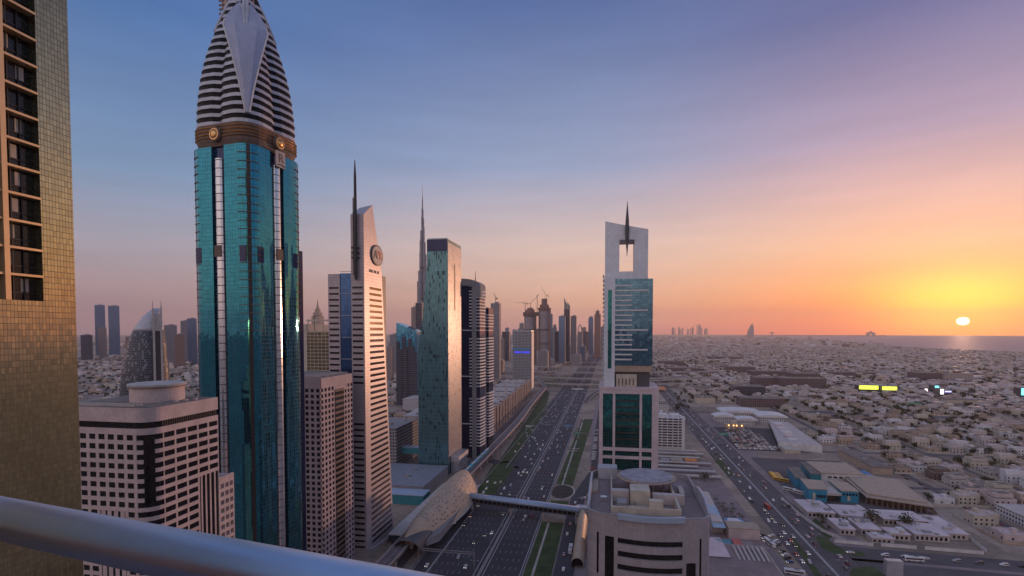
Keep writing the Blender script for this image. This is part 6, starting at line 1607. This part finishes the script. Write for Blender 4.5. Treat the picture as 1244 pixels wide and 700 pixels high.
for i, (X_, Y_, side) in enumerate(plots):
    for q in range(rv.choice((1, 2, 3, 3)) if Y_ > 700 or side else rv.choice((0, 1, 2))):
        extra.append((X_ + rv.choice((-12, 12)) + rv.uniform(-2, 2), Y_ + rv.uniform(-14, 14), side))
for k in range(140):     # tree belts
    p = rv.choice(((1060, 1130, 478, 500), (1120, 1244, 478, 520), (820, 860, 480, 500), (980, 1060, 486, 500), (1000, 1200, 500, 516))); gx, gy = gz(rv.uniform(p[0], p[1]), rv.uniform(p[2], p[3]))
    if free(gx, gy, 2): extra.append((gx, gy, 0))
for k in range(90):
    gx, gy = gz(rv.uniform(100, 245), rv.uniform(440, 485))
    if free(gx, gy, 2): extra.append((gx, gy, 1))
for k in range(2600):
    Y_ = rv.uniform(1500, 5200); X_, _ = atY(rv.uniform(780, 1260), 402, Y_)
    if inland(X_, Y_) and free(X_, Y_, 2): extra.append((X_, Y_, 0))
extra.sort(key=lambda q: q[0] ** 2 + q[1] ** 2)
for (X_, Y_, side) in extra:
    if ntree < 290: zn = zone(X_, Y_, side); tree(X_, Y_, 'dark dusty tree standing among villas ' + zn, 'trees ' + zn, rv.uniform(.75, 1.25))
    else: crown(rv, 38 if Y_ < 1600 else 14, 5.6, 4.2, 4.6, 1.6 if Y_ < 1600 else 3.0, rest_t, X_, Y_, lobes=2)
tag(rest_t.build('distant_trees', [M_leaf]), 'dark garden trees scattered through the distant houses', 'trees', None, 'stuff')

# ------------------------------------------------------------------ vehicles
def carpaint(n, c_): return solid(n, c_, .28, metal=.15, var=.04, spec=.8)
PAINT = [('white', carpaint('car_white', (.72, .70, .70)), 9), ('silver', carpaint('car_silver', (.36, .36, .38)), 4), ('black', carpaint('car_black', (.02, .02, .024)), 4), ('grey', carpaint('car_grey', (.12, .12, .13)), 3), ('red', carpaint('car_red', (.35, .03, .03)), 1), ('blue', carpaint('car_blue', (.03, .08, .25)), 1)]
M_tyre = solid('tyre_rubber', (.02, .02, .02), .9)
M_tail = emit('tail_lamp', (1, .05, .03), .8); M_head = emit('head_lamp', (1, .9, .75), 2.2)
def car_loops(kind):
    if kind == 'suv': prof_ = [(-2.4, .9, .5), (-2.35, 1.05, .9), (-2.2, 1.75, .8), (.3, 1.82, .8), (1.1, 1.15, .88), (2.2, 1.0, .88), (2.45, .7, .8)]
    else: prof_ = [(-2.3, .85, .8), (-2.25, 1.0, .88), (-1.5, 1.05, .86), (-.8, 1.42, .68), (.5, 1.44, .68), (1.2, 1.0, .86), (2.1, .88, .86), (2.3, .6, .78)]
    return prof_
protos = {}
def car_proto(kind, ci):
    if (kind, ci) in protos: return protos[(kind, ci)]
    pr = car_loops(kind); g = MB(); loops = []
    for y, zt_, wh in pr: loops.append([(-.9, y, .28), (.9, y, .28), (.92, y, .75), (.88 if wh > .75 else .9, y, min(zt_, .95)), (wh, y, zt_), (-wh, y, zt_), (-.88 if wh > .75 else -.9, y, min(zt_, .95)), (-.92, y, .75)])
    g.loft(loops); body = g.build('body', PAINT[ci][1], smooth=False)
    g = MB()
    if kind == 'suv': a = [(-2.32, 1.05), (-2.12, 1.66), (.3, 1.72), (1.06, 1.12)]
    else: a = [(-1.45, 1.03), (-.84, 1.36), (.48, 1.38), (1.15, 1.0)]
    for s in (-1, 1): g.face([(s * .925 if z < 1.2 else s * (.83 if kind == 'suv' else .76), y, z) for y, z in a][::s])
    g.face([(-.78, a[3][0] + .02, a[3][1] + .03), (.78, a[3][0] + .02, a[3][1] + .03), (.66, a[2][0] + .04, a[2][1] + .04), (-.66, a[2][0] + .04, a[2][1] + .04)])
    g.face([(.78, a[0][0] - .02, a[0][1] + .05), (-.78, a[0][0] - .02, a[0][1] + .05), (-.66, a[1][0] - .04, a[1][1] + .03), (.66, a[1][0] - .04, a[1][1] + .03)])
    gl = g.build('windows', M_glass); parts = [body, gl]
    for sx in (-1, 1):
        for y in (-1.4, 1.4):
            g = MB(); n = 10; g.loft([[(sx * x, y + .34 * math.cos(2 * math.pi * i / n), .34 + .34 * math.sin(2 * math.pi * i / n)) for i in range(n)] for x in (.72, .94)]); parts.append(g.build('wheel', M_tyre))
        g = MB(); g.box(sx * .7 - .18, sx * .7 + .18, 2.28, 2.36, .6, .75); parts.append(g.build('headlight', M_head))
        g = MB(); g.box(sx * .7 - .16, sx * .7 + .16, -2.36, -2.3, .75, .92); parts.append(g.build('tail_light', M_tail))
    for o in parts: C.objects.unlink(o)
    protos[(kind, ci)] = parts; return parts
rc = random.Random(123); cars = []
def rcol(): return rc.choices(range(6), [p[2] for p in PAINT])[0]
used = []
def addcar(x, y, rz, zn, tol=6.5):
    for (a, b) in used[-160:]:
        if abs(a - x) < 2.3 and abs(b - y) < tol: return
    used.append((x, y)); cars.append((x, y, rz, rc.choice(('sedan', 'suv', 'sedan')), rcol(), zn))
# left carriageway: traffic towards the camera; right: away
for k in range(420):
    Y_ = 290 + 2200 * rc.random() ** .85; ln = rc.randrange(9); x = -117.5 + ln * 4.15
    if 480 < Y_ < 540 and ln > 1 and rc.random() < .5: Y_ = rc.uniform(500, 560)
    addcar(x + rc.uniform(-.3, .3) + hwx(Y_), Y_, math.pi, 'on the left carriageway of the motorway')
for k in range(330):
    Y_ = 290 + 2200 * rc.random() ** .68; ln = rc.randrange(5); x = -73.5 + ln * 4.1; addcar(x + rc.uniform(-.3, .3) + hwx(Y_), Y_, 0, 'on the right carriageway of the motorway')
for k in range(26): addcar(-17.2 - (k % 1), 560 + k * 9.5, math.pi / 2 + .3, 'parked along the service road left of the framed tower', 3)
for k in range(7): addcar(-29 + rc.uniform(-1, 4), 300 + k * 26 + rc.uniform(-6, 6), 0, 'on the service road right of the grass verge')
for k in range(5): addcar(-24 + k * 2.9, 468 + k * 2.2, .7, 'parked by the round planting bed')
for k in range(210):
    s = rc.random() < .5; Y_ = 330 + 900 * rc.random() ** 1.1; x = (124 + rc.randrange(3) * 4.2) if s else (143 + rc.randrange(3) * 4.2); addcar(x, Y_, math.pi if s else 0, 'on the left side of the avenue' if s else 'on the right side of the avenue', 7)
for i in range(11):
    for j in range(38):
        if rc.random() < .82: addcar(164 + i * 6.6 + (j * .35) * .9, 706 + j * 3.9 - 0 * i, math.pi / 2 + rc.uniform(-.2, .2), 'in the packed car park before the white terrace', 2.1)
for i in range(6):
    for j in range(14):
        x, y = 84 + i * 6.2 + j * .2, 335 + j * 5.6
        if (x > 99.5 or y > 386) and x < 119 and rc.random() < .8: addcar(x, y, math.pi / 2 + .5 + rc.uniform(-.1, .1), 'in the crowded strip of parking left of the avenue', 2.3)
for k in range(24): addcar(297 + (k % 2) * 3, 420 + k * 14 + rc.uniform(-5, 5), 0, 'along the side street at the right')
for k in range(14): addcar(165 + k * 14 + rc.uniform(-4, 4), 386 - k * .5, math.pi / 2, 'on the cross street at the lower right', 3)
cars = [c_ for c_ in cars if -20 < proj(c_[0], c_[1])[0] < 1290 and proj(c_[0], c_[1])[1] < 730 and free(c_[0], c_[1], -7)]
# the avenue-side occupancy of big blocks is excluded by free(); nearest 296 are objects of their own
cars.sort(key=lambda q: q[0] ** 2 + q[1] ** 2)
for i, (x, y, rz, kd, ci, zn) in enumerate(cars[:292]):
    lb = '%s %s %s' % (PAINT[ci][0], 'tall car' if kd == 'suv' else 'low car', zn)
    t_ = thing('car', lb, 'car', (x, y, .065 if zn.startswith('on') else .05), lb.replace('car ', 'cars ', 1)); t_.rotation_euler = (0, 0, rz)
    pr = car_proto(kd, ci)
    for o in (pr if i < 150 else pr[:2] + pr[2:6]): c_ = o.copy(); C.objects.link(c_); c_.parent = t_
g = MB()
for (x, y, rz, kd, ci, zn) in cars[292:]:
    g.rbox(x, y, 1.85, 4.6, .35, 1.0, rz, ci); g.rbox(x, y, 1.6, 2.4, 1.0, 1.5, rz, 6, ci)
tag(g.build('distant_cars', [p[1] for p in PAINT] + [M_glass]), 'many tiny cars in the distance on the roads and car park', 'cars', None, 'stuff')
# buses
def bus(x, y, rz, label, group=None, paint=None, name='bus', L_=11.5):
    t_ = thing(name, label, 'bus', (x, y, .06), group); t_.rotation_euler = (0, 0, rz); P = Vector((x, y, .06)); pm_ = paint or M_white
    g = MB(); h = L_ / 2; sec = lambda s: [(-1.25 * s, .45), (1.25 * s, .45), (1.27 * s, 2.6), (1.1 * s, 3.15), (-1.1 * s, 3.15), (-1.27 * s, 2.6)]
    g.loft([[(a, yy, b * (1 if s == 1 else .97)) for a, b in sec(s)] for yy, s in ((-h, .93), (-h + .3, 1), (h - .3, 1), (h, .93))]); o = g.build('body', pm_); o.parent = t_
    g = MB(); g.box(-1.29, 1.29, -h + .8, h - .6, 1.55, 2.45); o = g.build('window_band', M_glass); o.parent = t_
    g = MB(); g.box(-1.1, 1.1, h - .02, h + .04, 1.4, 2.7); o = g.build('windscreen', M_glass); o.parent = t_
    g = MB(); g.box(-.7, .7, -h * .5, 0, 3.16, 3.4); o = g.build('roof_unit', M_grey); o.parent = t_
    for sx in (-1, 1):
        for yy in (-h * .55, h * .6):
            g = MB(); n = 10; g.loft([[(sx * xx, yy + .5 * math.cos(2 * math.pi * i / n), .5 + .5 * math.sin(2 * math.pi * i / n)) for i in range(n)] for xx in (1.0, 1.3)]); o = g.build('wheel', M_tyre); o.parent = t_
    return t_
M_ybus = carpaint('school_bus_yellow', (.62, .36, .03))
yb_ = bus(172, 560, 1.2, 'yellow school bus parked in the left rank beside the blue school', 'left rank of yellow school buses', M_ybus, 'school_bus', 9)
for k in range(13):
    if k == 0: continue
    c_ = copy_tree(yb_); r2 = k > 5; kk = k - 6 if r2 else k; c_.location = ((176 + kk * .5) if r2 else (167.5 + kk * .3), 550 + kk * 5.2 if r2 else 558 + kk * 5.0, .06)
    c_.location.x += 9 if r2 else 0; c_['label'] = 'yellow school bus parked in the %s rank beside the blue school' % ('right' if r2 else 'left'); c_['group'] = '%s rank of yellow school buses' % ('right' if r2 else 'left')
bus(167, 528, .9, 'white bus parked just in front of the yellow school buses')
bus(173, 519, .8, 'white bus parked next to the blue school corner')
bus(*gz(1110, 682), math.pi / 2, 'white coach with dark windows crossing the street at the lower right')
bus(*gz(935, 662), .2, 'long white bus beside the crowded strip of parking', L_=13)
bus(*gz(965, 698), 1.4, 'white bus at the bottom edge below the crowded parking')
bus(-25, 355, 0, 'white bus waiting beside the gold stair entrance', L_=12)
bus(*gz(932, 617), 0.1, 'dark red bus on the avenue', paint=M_red, L_=9)
# overhead gantries and signs
def gantry(label, x0, x1, y, h_, panels, name='sign_gantry'):
    t_ = thing(name, label, 'gantry', (x0, y, 0))
    for x in (x0, x1): g = MB(); g.tube([(x, y, 0), (x, y, h_)], .35, 6); g.build('post', M_grey, t_)
    g = MB(); g.tube([(x0, y, h_), (x1, y, h_)], .28, 6); g.tube([(x0, y, h_ - 1.4), (x1, y, h_ - 1.4)], .28, 6); n = int((x1 - x0) / 2)
    for k in range(n): a = x0 + k * 2; g.tube([(a, y, h_ - (1.4 if k % 2 else 0)), (a + 2, y, h_ - (0 if k % 2 else 1.4))], .12, 4)
    g.build('truss', M_grey, t_)
    for (a, b, m_) in panels:
        g = MB(); g.box(a, b, y - .5, y - .3, h_ - 2.6, h_ + 1.2); s_ = g.build('sign_panel', m_, t_)
        for k in range(3): g = MB(); g.box(a + .6, b - .6 - k * (b - a) * .15, y - .54, y - .51, h_ + .2 - k * 1.1, h_ + .5 - k * 1.1); g.build('sign_line', M_white, s_)
gantry('dark curved pole gantry over the left carriageway just above the railing', -121.5, -84, 322, 8.5, [])
gantry('gantry with a blue direction board over the right carriageway', -76, -47, 790, 8, [(-66, -54, M_blue)])
gantry('gantry with green direction board over the right slip road', -52, -30, 735, 8, [(-48, -40, M_green)])
gantry('pale blank gantry right before the first flyover', -92, -52, 1300, 8, [(-90, -62, M_white)])
gantry('gantry with green board over the avenue', 141, 165, 765, 8, [(150, 162, M_green)])
gantry('small green sign gantry far off on the right plain', 560, 610, 1160, 8, [(580, 604, M_green)])
x, y = gz(642, 522); t_ = thing('white_sign_frame', 'small white framed board on the grass strip beside the metro', 'sign', (x, y, 0)); g = MB(); g.box(x - 4, x + 4, y, y + .4, 4, 6.5); g.build('board', M_white, t_)
for s in (-3.4, 3.4): g = MB(); g.box(x + s - .25, x + s + .25, y + .05, y + .35, 0, 3.99); g.build('post', M_white, t_)
x, y = gz(1087, 706); t_ = thing('billboard_box', 'tall pale blank billboard at the bottom right', 'billboard', (x, y, 0)); g = MB(); g.box(x - 4.5, x + 4.5, y, y + 4, 2.5, 12); g.build('board', M_lgrey, t_); g = MB(); g.box(x - 1, x + 1, y + 1, y + 3, 0, 2.49); g.build('post', M_grey, t_)
x, y = gz(803, 476); t_ = thing('orange_roof_kiosk', 'orange roofed shelter beside the avenue, right of the framed tower', 'shelter', (x, y, 0)); g = MB(); g.prism([(x - 12, y), (x + 12, y), (x + 12, y + 24), (x - 12, y + 24)], 5, [5.6, 5.6, 10, 10]); g.build('roof', M_orange, t_)
for s in (-11, 11): g = MB(); g.box(x + s - .4, x + s + .4, y + 1, y + 2, 0, 4.99); g.build('post', M_pale, t_)
# street lamps on the motorway median and avenue median
g = MB(); g.tube([(0, 0, 0), (0, 0, 12)], [.16, .09], 6); lp_ = g.build('post', M_grey); g = MB(); g.tube([(-2.2, 0, 12.3), (0, 0, 12), (2.2, 0, 12.3)], .07, 5); la_ = g.build('arm', M_grey)
lh = []
for s in (-1, 1): g = MB(); g.box(s * 2.2 - .5, s * 2.2 + .5, -.2, .2, 12.2, 12.4); lh.append(g.build('lamp_head', M_lgrey))
for o in [lp_, la_] + lh: C.objects.unlink(o)
for k in range(22):
    for (xx, zn) in ((MEDX, 'motorway'), (138.7, 'avenue')):
        Y_ = 300 + k * 42; t_ = thing('street_lamp', 'twin armed grey street lamp on the %s median' % zn, 'street lamp', (xx, Y_, .25 if xx > 0 else 1.05), 'street lamps on the %s median' % zn)
        for o in [lp_, la_] + lh: c_ = o.copy(); C.objects.link(c_); c_.parent = t_

# ------------------------------------------------------------------ the coast far away
t_ = thing('sail_hotel', 'tiny sail-shaped hotel silhouette standing at the far shoreline', 'hotel', (atY(911, 402, 12000)[0], 12000, 0))
x0 = atY(911, 402, 12000)[0]; zt_ = atY(911, 393.5, 12000)[1]
g = MB(); g.loft([[(x0 - 70, 11980, 0), (x0 + 70, 11980, 0), (x0 + 70, 12030, 0), (x0 - 70, 12030, 0)], [(x0 - 35, 11980, zt_ * .5), (x0 + 78, 11980, zt_ * .5), (x0 + 78, 12030, zt_ * .5), (x0 - 35, 12030, zt_ * .5)], [(x0 + 8, 11985, zt_ * .85), (x0 + 66, 11985, zt_ * .85), (x0 + 66, 12020, zt_ * .85), (x0 + 8, 12020, zt_ * .85)], [(x0 + 40, 11990, zt_), (x0 + 50, 11990, zt_), (x0 + 50, 12010, zt_), (x0 + 40, 12010, zt_)]]); g.build('sail_body', M_grey, t_)
g = MB(); g.tube([(x0 + 45, 12000, zt_), (x0 + 52, 12000, zt_ + 60)], [5, 1], 5); g.build('mast', M_grey, t_)
rf = random.Random(3)
for k in range(26):
    p = rf.uniform(812, 832) if k < 10 else rf.uniform(834, 860); tall = (k >= 10 and 845 < p < 852)
    x, z = atY(p, rf.uniform(398, 401) - (4 if tall else 0), 20400); t_ = thing('marina_tower', 'tiny hazy tower in the far seaside cluster right of the framed tower', 'tower', (x, 20400, 0), 'hazy far seaside towers')
    g = MB(); w2 = rf.uniform(12, 26); g.box(x - w2, x + w2, 20400, 20440, 0, z); g.box(x - w2 * .5, x + w2 * .5, 20405, 20435, z, z + rf.uniform(10, 40)); g.build('shaft', M_grey, t_)
for (p0, p1, yt, lb) in ((915, 965, 404.2, 'long low strip of land on the sea horizon'), (955, 1010, 404.9, 'second low strip of land on the sea horizon'), (1012, 1075, 404.6, 'low island strip with an arched hotel on the sea horizon')):
    x0 = atY(p0, 402, 16500)[0]; x1 = atY(p1, 402, 16500)[0]; z = 34 if '1' in lb else 30
    g = MB(); g.prism([(x0, 16500), (x1, 16480), (x1 + 200, 16800), (x0, 16800)], .6, [8, 26, 26, 12]); tag(g.build('island', M_grey), kind='structure')
x = atY(1058, 402, 16500)[0]; t_ = thing('arched_island_hotel', 'tiny arched hotel on the far island strip', 'hotel', (x, 16500, 0))
for s in (-1, 1): g = MB(); g.box(x + s * 70 - 42, x + s * 70 + 42, 16490, 16520, 0, 105); g.build('wing', M_grey, t_)
g = MB(); g.box(x - 34, x + 34, 16490, 16520, 60, 140); g.build('arch_bridge', M_grey, t_)
x = atY(938, 402, 14000)[0]; t_ = thing('offshore_platform_hotel', 'tiny mushroom-shaped silhouette right of the sail hotel', 'building', (x, 14000, 0)); g = MB(); g.tube([(x, 14000, 0), (x, 14000, 90)], 14, 8); g.build('stem', M_grey, t_); g = MB(); g.tube([(x, 14000, 90), (x, 14000, 118)], [46, 40], 10); g.build('top', M_grey, t_)

# ------------------------------------------------------------------ balcony railing in the foreground
def rp(px_, py_, z_): X_, Y_, Z_ = ray(px_, py_); k = z_ / Z_; return Vector((X_ * k, Y_ * k, HC + z_))
A = rp(0, 605, -.40); B = rp(515, 699, -.40); dr = (B - A).normalized(); ins = Vector((-dr.y, dr.x, 0))
if ins.dot(Vector((0, 0, 0)) - Vector((A.x, A.y, 0))) < 0: ins = -ins     # towards the camera
M_rail = solid('satin_rail_metal', (.50, .60, .76), .42, metal=.85, var=.05, scale=3)
_m, _t = M_rail, NT(M_rail)
_b = _t.n('ShaderNodeBump'); _b.inputs[0].default_value = .12; _b.inputs['Distance'].default_value = .002; _t.l(_t.noise(60, 6), _b.inputs['Height']); _t.l(_b.outputs[0], _t.b.inputs['Normal'])
_t.l(_t.ramp(_t.noise(4, 6), .34, .52), _t.b.inputs['Roughness'])
RL = thing('balcony_railing', 'thick satin metal handrail crossing the lower left foreground', 'railing', (A.x, A.y, HC - 1.5))
prof_r = [(a_ - .017, b_ + .014) for a_, b_ in [(.058 - .058 * math.cos(R(a)), -.030 + .030 * math.sin(R(a))) for a in range(0, 181, 12)] + [(.114, -.040), (.108, -.048), (.106, -.060), (.098, -.066), (.018, -.066), (.010, -.060), (.008, -.048), (.002, -.040)]]
P0, P1 = A - dr * 1.5, B + dr * 2.0
g = MB(); g.loft([[P + ins * a + Vector((0, 0, b)) for a, b in prof_r] for P in (P0, P1)]); g.build('handrail', M_rail, RL, smooth=True)
for k in ():
    jf = A + dr * (.42 + k * 1.5); g = MB(); g.loft([[P + ins * (a * 1.012 - .0008) + Vector((0, 0, b * 1.02 + .0006)) for a, b in prof_r] for P in (jf, jf + dr * .006)]); g.build('joint_ring', M_dgrey, RL)
for k in range(4):
    q = rp(228, 694, -.47) + ins * 0; f = (q - A).dot(dr) + (k - 1) * 1.3; pc = A + dr * f + ins * .06
    g = MB(); a0_ = pc - dr * .022 - ins * .012; c4 = [pc - dr * .024 - ins * .01, pc + dr * .024 - ins * .01, pc + dr * .024 + ins * .01, pc - dr * .024 + ins * .01]
    if (c4[1] - c4[0]).cross(c4[2] - c4[1]).z < 0: c4.reverse()
    g.prism([(p.x, p.y) for p in c4], HC - 1.5, HC - .455); g.build('post', M_rail, RL)
wl = thing('hotel_wall', 'dark hotel facade behind the balcony, out of view', 'wall', (A.x, A.y, HC - 1.8))
q0, q1 = P0 - dr * 6 + ins * 3.02, P1 + dr * 6 + ins * 3.02; c4 = [q0, q1, q1 + ins * .4, q0 + ins * .4]
if (c4[1] - c4[0]).cross(c4[2] - c4[1]).z < 0: c4.reverse()
g = MB(); g.prism([(p.x, p.y) for p in c4], HC - 6, HC + 5); g.build('facade', M_brown, wl)
slab = thing('balcony_slab', 'edge of the balcony floor under the railing, out of view', 'balcony', (A.x, A.y, HC - 1.7))
c4 = [P0 - ins * .06, P1 - ins * .06, P1 + ins * 3.0, P0 + ins * 3.0]
if (c4[1] - c4[0]).cross(c4[2] - c4[1]).z < 0: c4.reverse()
g = MB(); g.prism([(p.x, p.y) for p in c4], HC - 1.8, HC - 1.51); g.build('floor_slab', M_grey, slab)
